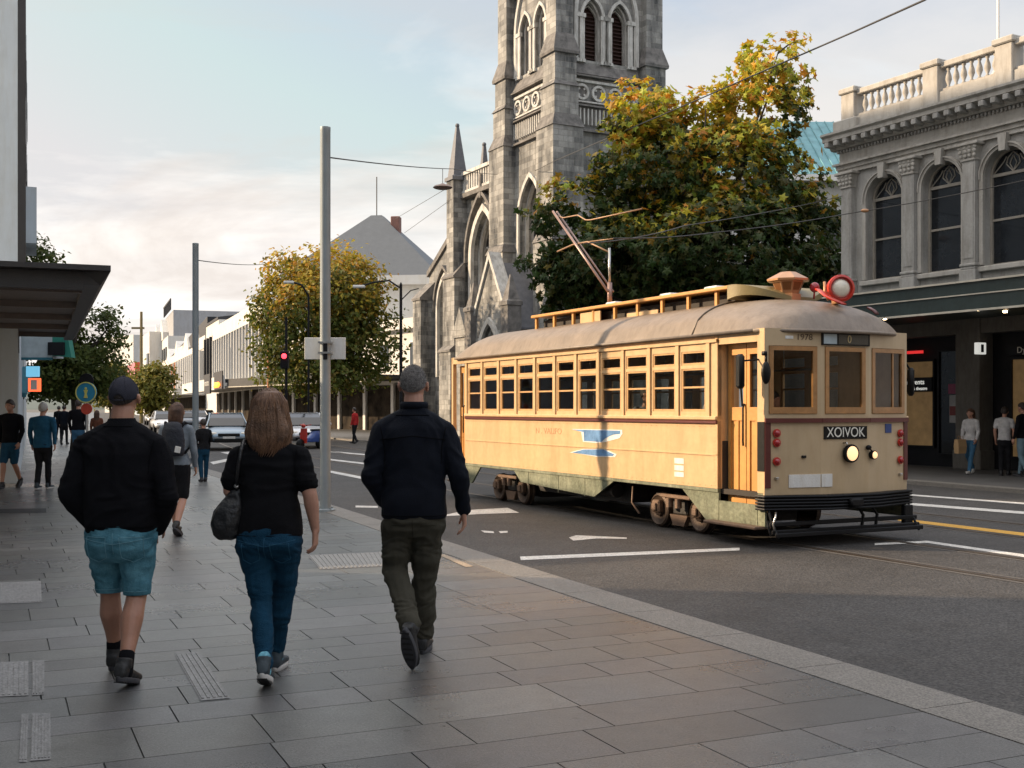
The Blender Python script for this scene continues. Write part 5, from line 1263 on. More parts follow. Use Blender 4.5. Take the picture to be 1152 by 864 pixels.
q = G(); q.loft([[(-ww-.4, -ww-.4, 12.9), (ww+.4, -ww-.4, 12.9), (ww+.4, ww+.4, 12.9), (-ww-.4, ww+.4, 12.9)], [(-.5, -.5, 19.2), (.5, -.5, 19.2), (.5, .5, 19.2), (-.5, .5, 19.2)]]); pr_ = q.obj('roof', pmat('pyramid_slates', (.085, .095, .105), .6, var=.1, scale=2, bump=.3), pyr)
q = G(); q.bbox(1.6, 2.4, -1.6, -.7, 14.5, 18.9, .05); q.obj('chimney', pmat('chimney_brick', (.2, .1, .08), .8), pr_)
q = G(); q.tube([(-.1, 0, 19.0), (-.1, 0, 22.8)], .05, 6); q.obj('mast', M_dkg, pr_)
q = G(); q.box(-ww-.8, ww+.8, -ww-.7, -ww-.1, 12.1, 12.88); q.obj('eave_board', M_wht, pyr)
# white fin building
e, Ln = facade('fin_building', 'white two storey building with tall vertical fins behind the parked silver car', 306, 98, 246, 135, 10.9, 16, M_wht)
q = G(); q.box(.0, Ln, .0, .7, 9.4, 10.9); q.box(-.3, 0, -16, .8, 0, 10.9); q.obj('parapet', M_wht, e)
q = G(); q.box(0, Ln, .0, .05, 4.3, 9.4); q.obj('glazing', M_cgl, e)
for i in range(19):
    q = G(); x = .2+i*(Ln-.6)/18; q.box(x, x+.4, .05, .75, 4.3, 9.4); q.obj('fin', M_fin, e)
q = G(); q.box(0, Ln, 0, .1, 0, 3.3); q.obj('shopfront', M_shopf, e)
q = G(); q.box(-1, Ln, .1, 4.0, 3.4, 3.7); q.box(-1, Ln, 4.0, 4.15, 3.2, 4.3); q.obj('veranda', M_wht, e)
q = G()
for i in range(8): q.box(i*(Ln-.6)/7, .3+i*(Ln-.6)/7, .1, .3, 0, 3.3)
q.islands('shop_column', M_white, e)
q = G(); q.prism([(6, 10.9), (20, 10.9), (20, 13.2), (13, 14.2), (6, 13.0)], -13, -5, 'y'); q.prism([(22, 10.9), (36, 10.9), (36, 13.4), (22, 13.4)], -14, -6, 'y'); q.islands('upper_storey', pmat('pale_blue_cladding', (.42, .48, .52), .6), e)
q = G(); q.box(8, 13, 4.16, 4.3, 2.9, 4.7); sgb = q.obj('sign_board', M_dkg, e)
text_obj('WOODSTOCK', .55, M_ltr, sgb, Matrix(((-1, 0, 0, 10.5), (0, 0, 1, 4.31), (0, 1, 0, 3.8), (0, 0, 0, 1))), .01)
q = G(); q.box(-1.05, 5, 4.16, 4.25, 3.2, 4.7); q.obj('dark_fascia', M_dkg, e)
q = G()
for i in range(9): q.ball((.2+i*.35, 4.4, 3.55+.12*math.sin(i*2.1)), .14, 7, 5)
q.obj('orange_lights', emat('orange_light', (1, .25, .03), 2.2), e)
# gable block between
e, Ln = facade('gabled_white_building', 'plain white building with blank upper wall and curved dark roof edge', 246, 135.5, 232, 148.5, 12.0, 16, M_wht)
q = G(); q.loft([[(0, .1, 12), (0, -16, 12), (0, -16, 14.5), (0, .1, 12.3)], [(Ln, .1, 12), (Ln, -16, 12), (Ln, -16, 14.5), (Ln, .1, 12.3)]]); q.obj('roof', M_dkg, e)
q = G(); q.box(1, Ln-1, 0, .1, 4.5, 10); q.obj('glazing', M_cgl, e)
for i in range(4):
    q = G(); q.box(1+i*3.2, 1.5+i*3.2, .1, .6, 4.3, 10.2); q.obj('fin', M_dkg, e)
# orange-finned building
e, Ln = facade('orange_fin_building', 'long building with rust orange and pale fins under a charcoal roof edge', 231.5, 149, 186, 219, 9.4, 16, M_wht)
q = G(); q.prism([(0, 9.4), (Ln*.9, 9.4), (Ln, 10.4), (Ln*.0, 13.4)], -5, -.2, 'y'); q.obj('roof_fascia', M_dkg, e)
q = G(); q.box(0, Ln, .0, .05, 4.2, 9.0); q.obj('glazing', M_cgl, e)
for i in range(24):
    q = G(); x = i*(Ln-1)/23; q.box(x, x+.9, .05, .8, 4.2, 9.0 if i < 20 else 8.6); q.obj('fin', M_ora if i > 11 and i % 2 else M_fin, e)
q = G(); q.box(0, Ln, 0, .1, 0, 3.2); q.obj('shopfront', M_shopf, e); q = G(); q.box(0, Ln, .1, 4, 3.3, 4.1); q.obj('veranda', M_wht, e)
e2, Ln2 = facade('stepped_building', 'pale stepped building with railing on top at the end of the terrace', 189, 222, 168, 290, 15.5, 20, M_wht)
q = G(); q.box(0, Ln2*.55, -20, -1, 15.5, 20.5); q.box(Ln2*.55, Ln2*.8, -20, -1, 15.5, 17.5); q.obj('upper_storey', M_grey, e2)
q = G()
for i in range(14): q.box(i*1.6, .2+i*1.6, -.6, -.4, 20.5, 22.5)
q.box(0, 22, -.6, -.4, 22.4, 22.7); q.obj('railing', M_dkg, e2)
q = G()
for i in range(9): q.box(3+i*6, 6+i*6, 0, .2, 6, 9.5); q.box(3+i*6, 6+i*6, 0, .2, 11, 13.5)
q.obj('glazing', M_cgl, e2)
e3, Ln3 = facade('white_house', 'small white building beside the wooden pole far down the street', 168, 240, 158, 262, 17.5, 10, M_wht)
q = G(); q.box(1, 5, .0, .3, 9, 13); q.obj('glazing', M_cgl, e3)
e4, Ln4 = facade('red_shop', 'low building with a red fascia at the far end of the street', 158, 262, 136, 330, 9.0, 14, pmat('blue_grey_wall', (.36, .42, .48), .7))
q = G(); q.box(0, Ln4*.35, .0, 1.2, 7.5, 12.0); q.obj('fascia', M_redpaint, e4); q = G(); q.prism([(0, 12), (-14, 12), (-7, 16)], 0, Ln4, 'x'); q.obj('roof', pmat('brown_roof', (.2, .13, .10), .7), e4)
e5, Ln5 = facade('pale_warehouse', 'pale distant block closing the view at the street end', 150, 400, 118, 420, 27, 20, M_wht)
q = G(); q.box(2, Ln5-2, 0, .3, 12, 16); q.obj('glazing', M_cgl, e5)
# varied parapets and gables along the terrace
def skyline(e_, Ln_, z, seq, mt):
    q_ = G(); x = 0
    for w_, h_, peak in seq:
        x1 = min(Ln_, x+w_)
        if peak: q_.prism([(x, z), (x1, z), (x1, z+h_*.35), ((x+x1)/2, z+h_), (x, z+h_*.35)], -5, .12, 'y')
        elif h_: q_.box(x, x1, -3, .12, z, z+h_)
        x = x1+.02
        if x >= Ln_: break
    q_.islands('parapet_piece', mt, e_)
by = {o['label']: o for o in bpy.data.objects if o.get('category') == 'building'}
for lab, Ln_, z, seq in (('long building with rust orange and pale fins under a charcoal roof edge', 76, 9.4, [(9, 1.6, 0), (8, 3.2, 1), (7, .8, 0), (10, 3.6, 1), (9, 2.0, 0), (8, 3.4, 1), (10, 1.2, 0), (9, 3.0, 1)]),
                         ('pale stepped building with railing on top at the end of the terrace', 70, 15.5, [(14, 0, 0), (12, 4.5, 1), (9, 1.5, 0), (12, 5.0, 1), (10, 2, 0)])):
    skyline(by[lab], Ln_, z, seq, M_wht)
# low shops on the left side further down
M_greenaw = pmat('green_awning', (.02, .20, .15), .6, var=.15); M_tealaw = pmat('teal_awning', (.02, .13, .17), .6, var=.15)
vd = empty('shop_veranda', (-13.75, 32, 0), 0, 'short pale veranda with a green end frame and black sign under the big canopy', 'veranda')
q = G(); q.box(-.6, 1.02, 0, .8, 3.0, 3.74); q.obj('fascia', pmat('pale_blue_board', (.42, .48, .50), .7), vd)
q = G(); q.loft([[(1.02, 0, 3.05), (1.55, 0, 3.0), (1.42, 0, 3.72), (1.02, 0, 3.72)], [(1.02, .3, 3.05), (1.55, .3, 3.0), (1.42, .3, 3.72), (1.02, .3, 3.72)]]); q.obj('green_frame', M_greenaw, vd)
q = G(); q.bbox(.92, 1.38, -.08, -.01, 3.06, 3.42, .01); q.obj('sign_board', M_shop, vd)
q = G(); q.box(.1, 1.0, -.02, .1, 2.93, 3.0); q.obj('edge_strip', M_tealaw, vd)
aw_ = empty('teal_awning', (W(24, 430, 34).x, 34, 0), 0, 'small sloping teal awning above the man in the black hoodie', 'awning')
q = G(); q.loft([[(-.3, .8, 2.85), (.05, .8, 2.85), (.05, .8, 2.75), (-.3, .8, 2.75)], [(-.35, -.2, 2.05), (.22, -.2, 2.05), (.22, -.2, 1.92), (-.35, -.2, 1.92)]]); q.obj('canvas', M_tealaw, aw_)
def boardsign(name, label, px, py, Y, w_, h_, mt, z_off=0, mt2=None):
    p = W(px, py, Y); e_ = empty(name, (p.x, p.y, p.z), 0, label, 'sign'); q_ = G(); q_.bbox(-w_/2, w_/2, -.05, .05, -h_/2, h_/2, .01); q_.obj('board', mt, e_)
    return e_
s1 = boardsign('shop_sign', 'glowing red and orange box sign above the left pavement', 39, 433, 33, .34, .38, emat('red_sign_glow', (.9, .12, .04), .9))
q = G(); q.bbox(-.09, .09, -.07, -.052, -.14, .14, .005); q.obj('sign_mark', M_ltr, s1)
s2 = boardsign('shop_sign', 'blue lit screen sign above the red sign on the left', 37, 418, 33, .36, .3, emat('blue_sign_glow', (.12, .35, .5), .7))
s3 = boardsign('shop_sign', 'large dark square sign under the canopy at the left edge', 6, 385, 26, .6, .5, M_shop)
s4 = boardsign('shop_sign', 'small dark screen with an orange light at the left edge', 4, 408, 30, .45, .38, M_shop)
q = G(); q.ball((-.05, -.06, 0), .05, 8, 6); q.obj('lamp', emat('orange_lamp', (1, .35, .05), 2.5), s4)
q = G(); q.box(-.03, .03, -.02, .02, .18, .9); q.obj('hanger', M_can, s4); q = G(); q.box(-.03, .03, -.02, .02, .24, .35); q.obj('hanger', M_can, s3)
p = W(4, 437, 30); s5 = empty('round_sign', (p.x, p.y, p.z), 0, 'round red and white no entry sign at the far left edge', 'sign')
q = G(); q.lathe([(.001, 0), (.2, 0), (.2, .02), (.001, .02)], 20, M=rot_to((0, -1, 0))); q.obj('disc', M_redpaint, s5); q = G(); q.box(-.13, .13, -.03, -.021, -.035, .035); q.obj('bar', M_ltr, s5); q = G(); q.tube([(0, .02, .2), (0, .02, -p.z)], .03, 8); q.obj('post', M_chrome, s5)

# --- poles, wires, signs
M_pole = pmat('galvanised_pole', (.30, .34, .36), .45, metal=.35, var=.08, scale=3, dirt=.15, bump=.05)
def pole(loc, h, r, label):
    e_ = empty('street_pole', loc, 0, label, 'pole', 'grey steel poles along the kerb')
    q_ = G(); q_.lathe([(r*1.04, 0), (r, .3), (r*.97, h), (r*.99, h+.005), (r*.99, h+.06), (r*.5, h+.07)], 20); q_.obj('shaft', M_pole, e_, 40)
    q_ = G(); q_.lathe([(r*1.9, 0), (r*1.9, .03), (r*1.2, .04)], 20); 
    for k in range(4):
        a = math.pi/4+k*math.pi/2; q_.lathe([(.018, .03), (.018, .06)], 6, M=Matrix.Translation((r*1.55*math.cos(a), r*1.55*math.sin(a), 0)))
    q_.obj('base_plate', M_pole, e_)
    return e_
pA = pole((-2.90, 17.95, 0), 5.9, .083, 'grey steel pole with a white board, nearest on the kerb')
q = G(); q.box(-.02, .045, -.088, -.078, 2.35, 2.6); q.obj('cable_slot', M_shop, pA)
q = G(); q.bbox(-.34, .30, .095, .12, 2.36, 2.70, .005); q.obj('sign_board', M_white, pA)
q = G(); q.box(-.10, .10, -.10, .10, 2.44, 2.47); q.box(-.10, .10, -.10, .10, 2.60, 2.63); q.obj('clamp', M_chrome, pA)
pB = pole((-8.38, 30.6, 0), 5.9, .083, 'grey steel pole behind the woman with the backpack')
wireM = pmat('cable', (.05, .045, .04), .5)
def wire(name, pts, r, label, sag=0.0, mt=wireM):
    P = []
    for a, b in zip(pts, pts[1:]):
        a, b = V(a), V(b)
        for i in range(12):
            t = i/12; p_ = a.lerp(b, t); p_.z -= sag*4*t*(1-t); P.append(p_)
    P.append(V(pts[-1])); q_ = G(); q_.tube(P, r, 6); o = q_.obj(name, mt, None, True); tag(o, label, 'wire'); return o
topA = V((-2.90, 17.95, 5.5))
lampP = W(498, 190, 34)
wire('span_wire', [topA, W(510, 190, 36), W(560, 196, 58)], .012, 'thin span wire from the near grey pole to the church tower', .04)
wire('span_wire', [V((-8.38, 30.6, 5.52)), W(300, 297, 60)], .014, 'thin wire leaving the top of the further grey pole to the right', .08)
wire('contact_wire', [W(1105, -38, 13), W(1040, 0, 15.5), W(960, 36, 20), W(790, 110, 30), W(624, 181, 56), W(602, 192, 60.5)], .016, 'long overhead wire crossing the sky from top right down to the tower')
wire('feeder_wire', [W(657, 274, 16.2), W(770, 254, 20), W(949, 220, 34.2)], .010, 'overhead wire passing in front of the tree to the building corner', .05)
wire('feeder_wire', [W(690, 268, 16.2), W(800, 262, 20), W(950, 241, 24), W(1152, 203, 22), W(1300, 175, 21)], .010, 'overhead wire crossing in front of the arched windows', .03)
wire('guy_wire', [W(445, 246, 70), W(499, 214, 55)], .012, 'upper of two thin wires left of the church')
wire('guy_wire', [W(455, 262, 70), W(508, 224, 60)], .012, 'lower of two thin wires left of the church')
ins = G(); p_ = W(973, 237, 23.7); ins.ball(p_, (.09, .04, .04), 10, 6); tag(ins.obj('insulator', M_copper, None, True), 'small brown insulator on the wire before the arched windows', 'insulator')
hl = empty('hanging_lamp', tuple(W(498, 211, 34)), 0, 'flat oval street lamp hanging from the span wire before the church', 'street lamp')
q = G(); q.lathe([(.001, -.05), (.16, -.05), (.26, -.02), (.29, .0), (.24, .05), (.10, .09), (.04, .12)], 20); q.obj('shade', pmat('lamp_shade_brown', (.25, .16, .12), .5), hl, 40)
q = G(); q.tube([(0, 0, .1), (0, 0, .55)], .012, 6); q.obj('stem', M_chrome, hl)
# lollipop signs on the left pavement
ls = empty('round_street_sign', (W(98, 441, 27).x, 27, 0), 0, 'blue round sign with yellow emblem between a black and a red disc on one post', 'sign')
for (py, r, mt, nm) in ((428, .165, M_shop, 'black_disc'), (441.5, .245, pmat('sign_blue', (.015, .22, .38), .35), 'blue_disc'), (460, .13, pmat('sign_red', (.55, .06, .03), .35), 'red_disc')):
    zc = CAMH-(py-459)*27/FOC; q = G(); q.lathe([(.001, -.015), (r, -.015), (r, .015), (.001, .015)], 24, M=Matrix.Translation((0, -.06 if r > .2 else -.03, zc)) @ rot_to((0, -1, 0))); o = q.obj(nm, mt, ls, 40)
    if r > .2:
        q = G(); ring = [[(q_*math.cos(t), -.09, zc+q_*math.sin(t)) for q_ in (r*.9, r)]+[(q_*math.cos(t), -.077, zc+q_*math.sin(t)) for q_ in (r, r*.9)] for t in [2*math.pi*k/24 for k in range(25)]]
        q.loft(ring, 0, False); q.ball((0, -.085, zc+.09), (.03, .012, .03), 8, 5); q.prism([(-.05, zc+.06), (.05, zc+.06), (.02, zc-.03), (.045, zc-.13), (-.045, zc-.13), (-.02, zc-.03)], -.095, -.077, 'y'); q.obj('emblem', pmat('sign_yellow', (.65, .6, .15), .4), o)
q = G(); q.tube([(0, 0, 0), (0, 0, 2.35)], .03, 8); q.obj('post', M_chrome, ls)
# traffic light with red lamp
def signal(px, Y, h, lab, lamps):
    e_ = empty('traffic_signal', ((px-576)/FOC*Y, Y, 0), 0, lab, 'traffic light')
    q_ = G(); q_.lathe([(.07, 0), (.055, .2), (.05, h)], 10); q_.obj('post', M_shop, e_)
    for z, side in lamps:
        q_ = G(); q_.bbox(-.16+side, .16+side, -.12, .12, z-.5, z+.22, .03); hd_ = q_.obj('signal_head', M_shop, e_)
        q_ = G(); q_.ball((side, -.14, z), .105, 12, 8); q_.obj('red_lamp', emat('signal_red', (1, .04, .06), 2.4), hd_, True)
    return e_
signal(322, 46, 5.2, 'traffic signal with a lit red lamp in front of the small tree', [(3.66, -.06)])
bl_ = empty('street_lamp', ((451-576)/FOC*58, 58, 0), 0, 'black lamp post with a curved arm left of the church', 'street lamp')
q = G(); q.lathe([(.12, 0), (.09, .5), (.07, 7.8), (.03, 7.9)], 10); q.tube([(0, 0, 7.6), (-.6, 0, 8.0), (-1.4, 0, 7.9), (-1.9, 0, 7.75)], .05, 6); q.tube([(0, 0, 7.0), (.5, 0, 7.5), (.9, 0, 7.6)], .03, 6); q.obj('post', M_shop, bl_)
q = G(); q.bbox(-2.4, -1.8, -.15, .15, 7.62, 7.76, .03); q.obj('lamp_head', M_white, bl_)
for px, py, Y, lab in ((825, 297, 38.6, 'pale lamp head low in the front of the big tree'), (325, 318, 56, 'pale lamp head at the left edge of the small tree')):
    p_ = W(px, py, Y); e_ = empty('street_lamp', (p_.x, p_.y+.0, 0), 0, lab, 'street lamp'); q = G(); q.bbox(-.25, .25, -.12, .12, p_.z-.05, p_.z+.08, .03); q.obj('lamp_head', M_white, e_); q = G(); q.tube([(.25, 0, p_.z), (.6, .1, p_.z-.1), (.9, .3, p_.z-.6), (.9, .3, 0)], .05, 8); q.obj('post', M_shop, e_)
wp_ = empty('wooden_pole', (W(159, 350, 120).x, 120, 0), 0, 'tall wooden power pole with cross arm far down the street', 'pole'); q = G(); q.lathe([(.2, 0), (.14, 11.6)], 8); q.box(-1.0, .3, -.1, .1, 9.8, 10.0); q.obj('shaft', pmat('pole_wood', (.16, .12, .05), .8), wp_)
rb = empty('banner_pole', (W(302, 300, 84).x, 84, 0), 0, 'rust coloured post standing behind the small tree', 'pole'); q = G(); q.lathe([(.1, 0), (.1, 12.0)], 8); q.obj('shaft', M_ora, rb)

# ------------------------------------------------------------------ trees
def leaf_shape(r_, s, star):
    if star:   # five-lobed leaf, slightly folded
        pts = []
        for i in range(10):
            a = math.pi/2+2*math.pi*i/10; q_ = s*(1.0 if i % 2 == 0 else .5)*(.8 if i == 5 else 1); pts.append(V((q_*math.cos(a), q_*math.sin(a), r_.uniform(-.12, .12)*s)))
        return [V((0, 0, .15*s))]+pts, [(0, 1+i, 1+(i+1) % 10) for i in range(10)]
    return [V((-s*.6, 0, 0)), V((0, -s*.4, .12*s)), V((s*.8, 0, 0)), V((0, s*.4, .12*s))], [(0, 1, 2, 3)]
def tree(name, label, loc, blobs, n_leaf, ls, mats, trunk_h, trunk_r, seed, star=False, autumn=None, group=None, limbs=9, cen=None):
    """blobs: list of (x,y,z,rx,ry,rz); leaves sit on twig clumps spread through the blobs, denser outside"""
    r_ = random.Random(seed); e_ = empty(name, loc, 0, label, 'tree', group)
    tk = G(); zc = sum(b[2] for b in blobs)/len(blobs)
    top = V((cen or (0, 0, zc)))
    tp_ = [V((0, 0, -.1)), V((.04, .02, trunk_h*.5)), V((-.05, .03, trunk_h)), V((top.x*.5, top.y*.5, (trunk_h+top.z)/2)), top]
    tk.tube(tp_, [trunk_r*1.35, trunk_r, trunk_r*.85, trunk_r*.55, trunk_r*.25], 12)
    for i in range(limbs):
        b_ = blobs[i % len(blobs)]; st_ = tp_[2].lerp(tp_[3], r_.random()); en = V((b_[0]+r_.uniform(-.5, .5)*b_[3], b_[1]+r_.uniform(-.5, .5)*b_[4], b_[2]+r_.uniform(-.2, .6)*b_[5]))
        md = st_.lerp(en, .5)+V((r_.uniform(-.3, .3), r_.uniform(-.3, .3), .3)); tk.tube([st_, md, en], [trunk_r*.42, trunk_r*.25, trunk_r*.06], 7)
        for j in range(3):
            a = md.lerp(en, r_.random()); q_ = a+V((r_.uniform(-1, 1), r_.uniform(-1, 1), r_.uniform(0, 1)))*b_[3]*.6; tk.tube([a, (a+q_)/2+V((0, 0, .1)), q_], [trunk_r*.12, trunk_r*.08, trunk_r*.02], 5)
    tk.obj('trunk', mats[0], e_, True)
    vs_, fs_, au = [], [], []
    vol = [b[3]*b[4]*b[5] for b in blobs]; tot = sum(vol)
    z0 = min(b[2]-b[5] for b in blobs); z1 = max(b[2]+b[5] for b in blobs)
    for b_, v_ in zip(blobs, vol):
        nl = int(n_leaf*v_/tot); ncl = max(6, nl//(11 if star else 13))
        for c in range(ncl):
            while True:
                d = V((r_.gauss(0, 1), r_.gauss(0, 1), r_.gauss(0, 1)))
                if d.length > .01: break
            d.normalize(); rad = r_.uniform(.30, 1.0)**.5*(1+.22*noise.noise(d*2.3+V((seed, b_[0], 0)))) + (.14 if r_.random() < .1 else 0)
            ctr = V((b_[0]+d.x*b_[3]*rad, b_[1]+d.y*b_[4]*rad, b_[2]+d.z*b_[5]*rad))
            if noise.noise(ctr*(.75 if star else 1.1)+V((seed*3.1, 0, 0))) < -.20: continue
            cs_ = ls*(2.4 if star else 3.2)
            for k in range(11 if star else 13):
                p_ = ctr+V((r_.gauss(0, .45), r_.gauss(0, .45), r_.gauss(0, .32)))*cs_
                s_ = ls*r_.uniform(.55, 1.25); L_, F_ = leaf_shape(r_, s_, star)
                nrm = (d*.7+V((r_.uniform(-1, 1), r_.uniform(-1, 1), r_.uniform(-.2, 1.2)))).normalized()
                Q = nrm.to_track_quat('Z', 'Y').to_matrix(); Q = Q @ Matrix.Rotation(r_.uniform(0, 6.28), 3, 'Z')
                o = len(vs_); vs_.extend([tuple(p_+Q @ l_) for l_ in L_]); fs_.extend([tuple(i+o for i in f) for f in F_])
                if autumn:
                    a = autumn(p_, d, r_, (p_.z-z0)/(z1-z0)); au.extend([a]*len(L_))
    me = bpy.data.meshes.new('crown'); me.from_pydata(vs_, [], fs_); me.materials.append(mats[1])
    if autumn:
        at = me.attributes.new('autumn', 'FLOAT', 'POINT'); at.data.foreach_set('value', au)
    o = bpy.data.objects.new('crown', me); COL.objects.link(o); o.parent = e_
    return e_
M_bark = pmat('bark', (.06, .048, .038), .9, var=.3, scale=6, bump=.8, bscale=20)
M_leafA = islandmat('maple_leaves', [(.026, .056, .012), (.038, .074, .014), (.02, .042, .01), (.055, .085, .016), (.075, .062, .014), (.03, .058, .011)], .5, .35, grad=[(.55, .52, .04), (.60, .40, .03), (.34, .42, .04), (.58, .32, .03), (.54, .20, .02), (.28, .36, .04), (.56, .54, .06)])
M_leafB = islandmat('street_tree_leaves', [(.09, .12, .022), (.11, .14, .025), (.07, .10, .018), (.14, .14, .025), (.18, .13, .025)], .55, .4, grad=[(.56, .38, .04), (.40, .36, .04), (.56, .26, .03), (.26, .26, .03)])
M_leafC = islandmat('green_leaves', [(.08, .11, .025), (.11, .14, .03), (.06, .09, .02), (.15, .15, .035)], .55, .45)
M_leafD = islandmat('yellow_green_leaves', [(.16, .17, .03), (.22, .19, .03), (.12, .14, .03), (.26, .20, .04)], .55, .35)
# big maple: pixel outline turned into blobs at 40 m
def B(px, py, rx, ry, Y=40, dy=0, k=1.0):
    s_ = Y/FOC; return ((px-576)*s_-TX, dy, CAMH-(py-459)*s_, rx*s_, rx*s_*k, ry*s_)
TX = (775-576)*40/FOC
big = [B(705, 300, 100, 62, dy=0), B(800, 290, 125, 70, dy=-.5), B(895, 270, 68, 70, dy=.5), B(660, 240, 60, 48, dy=.3), B(735, 190, 70, 60, dy=-.3), B(820, 205, 95, 70, dy=.3), B(720, 130, 42, 42, dy=0), B(745, 155, 50, 45, dy=.4), B(852, 125, 58, 58, dy=.3), B(868, 75, 46, 40, dy=0), B(890, 228, 36, 34), B(785, 140, 45, 40), B(640, 330, 48, 45), B(920, 330, 35, 50), B(820, 330, 110, 40, dy=.2), B(625, 290, 34, 34)]
def aut(p_, d, r_, h):
    X = p_.x+TX; s_ = -0.35+1.25*h+.35*noise.noise(p_*.45+V((5, 2, 1)))+.25*(d.z)-.10*d.x+.12*(h > .75)
    s_ += r_.uniform(-.3, .3); return min(1, max(0, (s_-.30)*3.0))
tree('maple_tree', 'large maple with yellow and orange top leaves between the church tower and arched facade', (TX, 40, 0), big, 42000, .16, (M_bark, M_leafA), 3.2, .32, 5, True, aut, limbs=16)
TX = (366-576)*62/FOC
sm = [B(345, 385, 62, 55, 62), B(400, 380, 48, 60, 62), B(335, 320, 40, 38, 62), B(375, 310, 48, 42, 62, .2), B(395, 330, 45, 50, 62), B(325, 300, 25, 22, 62), B(310, 350, 28, 30, 62), B(425, 400, 25, 32, 62), B(360, 420, 70, 24, 62), B(360, 350, 70, 60, 62)]
def aut2(p_, d, r_, h): return min(1, max(0, (-.3+1.1*h+.4*noise.noise(p_*.5+V((1, 9, 1)))+.25*d.z+r_.uniform(-.3, .3)-.30)*2.6))
tree('street_tree', 'rounded street tree turning orange behind the nearest grey pole', (TX, 62, 0), sm, 30000, .21, (M_bark, M_leafB), 2.4, .17, 9, False, aut2, limbs=12)
TX = (85-576)*40/FOC
lt = [B(95, 410, 42, 40, 40), B(65, 400, 45, 48, 40), B(110, 375, 28, 30, 40), B(50, 350, 38, 45, 40), B(45, 300, 22, 30, 40), B(40, 280, 14, 16, 40), B(75, 430, 55, 20, 40)]
tree('street_tree', 'green street tree behind the dark canopy at the left', (TX, 40, 0), lt, 22000, .13, (M_bark, M_leafC), 2.2, .16, 14, limbs=10)
for (px, py, rx, ry, Y, mt, lab, sd_) in ((170, 437, 24, 28, 92, M_leafD, 'yellow green tree just right of the wooden pole down the street', 21), (124, 432, 20, 26, 110, M_leafD, 'small yellow tree left of the capped man down the street', 22), (146, 445, 14, 16, 150, M_leafC, 'small far green tree at the end of the street', 23)):
    TX = (px-576)*Y/FOC
    tree('street_tree', lab, (TX, Y, 0), [B(px, py, rx, ry*.8, Y), B(px-rx*.3, py+ry*.3, rx*.8, ry*.6, Y), B(px+rx*.2, py-ry*.4, rx*.6, ry*.55, Y)], 6000, .30, (M_bark, mt), 2.0, .13, sd_, limbs=5)
TX = 0
# ------------------------------------------------------------------ people
def skinm(name, col): 
    m = pmat(name, col, .5, var=.10, scale=9, bump=.12, bscale=90); b = m.node_tree.nodes['Principled BSDF']; b.inputs['Subsurface Weight'].default_value = .12; b.inputs['Subsurface Radius'].default_value = (.02, .008, .004); return m
M_skin = skinm('skin_fair', (.46, .24, .165)); M_skin2 = skinm('skin_tanned', (.36, .18, .115))
def cloth(name, col, rough=.95, var=.22, bs=260, bump=.5, spec=.12, col2=None, sc=9): return pmat(name, col, rough, var=var, scale=sc, bump=bump, bscale=bs, spec=spec, col2=col2)
C_blk = cloth('black_knit', (.008, .008, .010)); C_tee = cloth('black_jersey', (.008, .008, .0095)); C_navy = cloth('navy_jacket', (.007, .009, .015), .75)
C_denl = cloth('light_denim', (.045, .17, .23), .9, .30, 160, col2=(.11, .27, .34), bump=.5); C_dend = cloth('dark_denim', (.009, .045, .085), .85, .25, 160)
C_oliv = cloth('olive_chino', (.065, .060, .045), .85, .18); C_blkt = cloth('black_trousers', (.015, .015, .017)); C_blu = cloth('blue_coat', (.02, .085, .15)); C_gry = cloth('grey_sweater', (.22, .25, .28)); C_wht = cloth('white_top', (.55, .53, .52)); C_jean = cloth('blue_jeans', (.05, .13, .22), .85, .2)
C_shoe = pmat('black_shoe', (.012, .012, .012), .55, var=.3, bump=.3); C_sole = pmat('dark_sole', (.045, .045, .05), .7, var=.2, bump=.3); C_solew = pmat('white_sole', (.5, .48, .45), .6, var=.1); C_sneak = pmat('grey_blue_sneaker', (.035, .05, .06), .7, var=.4, scale=20)
C_cap = cloth('cap_twill', (.040, .040, .052), .85); C_hair_b = pmat('brown_hair', (.10, .05, .027), .55, var=.35, scale=14, bump=.6, bscale=120, col2=(.16, .085, .045)); C_hair_k = pmat('chestnut_hair', (.05, .022, .012), .6, var=.35, scale=14, bump=.6, bscale=120, col2=(.09, .04, .02))
C_hair_d = pmat('dark_hair', (.03, .02, .015), .5, var=.3, bump=.6, bscale=80); C_hair_g = pmat('grey_hair', (.10, .09, .085), .8, var=.45, scale=45, bump=.9, bscale=170, col2=(.20, .185, .175)); C_hair_w = pmat('white_hair', (.42, .40, .37), .6, var=.2, bump=.5, bscale=90)
C_red = cloth('red_jacket', (.42, .03, .03))
M_eye = pmat('eye', (.03, .02, .015), .2)

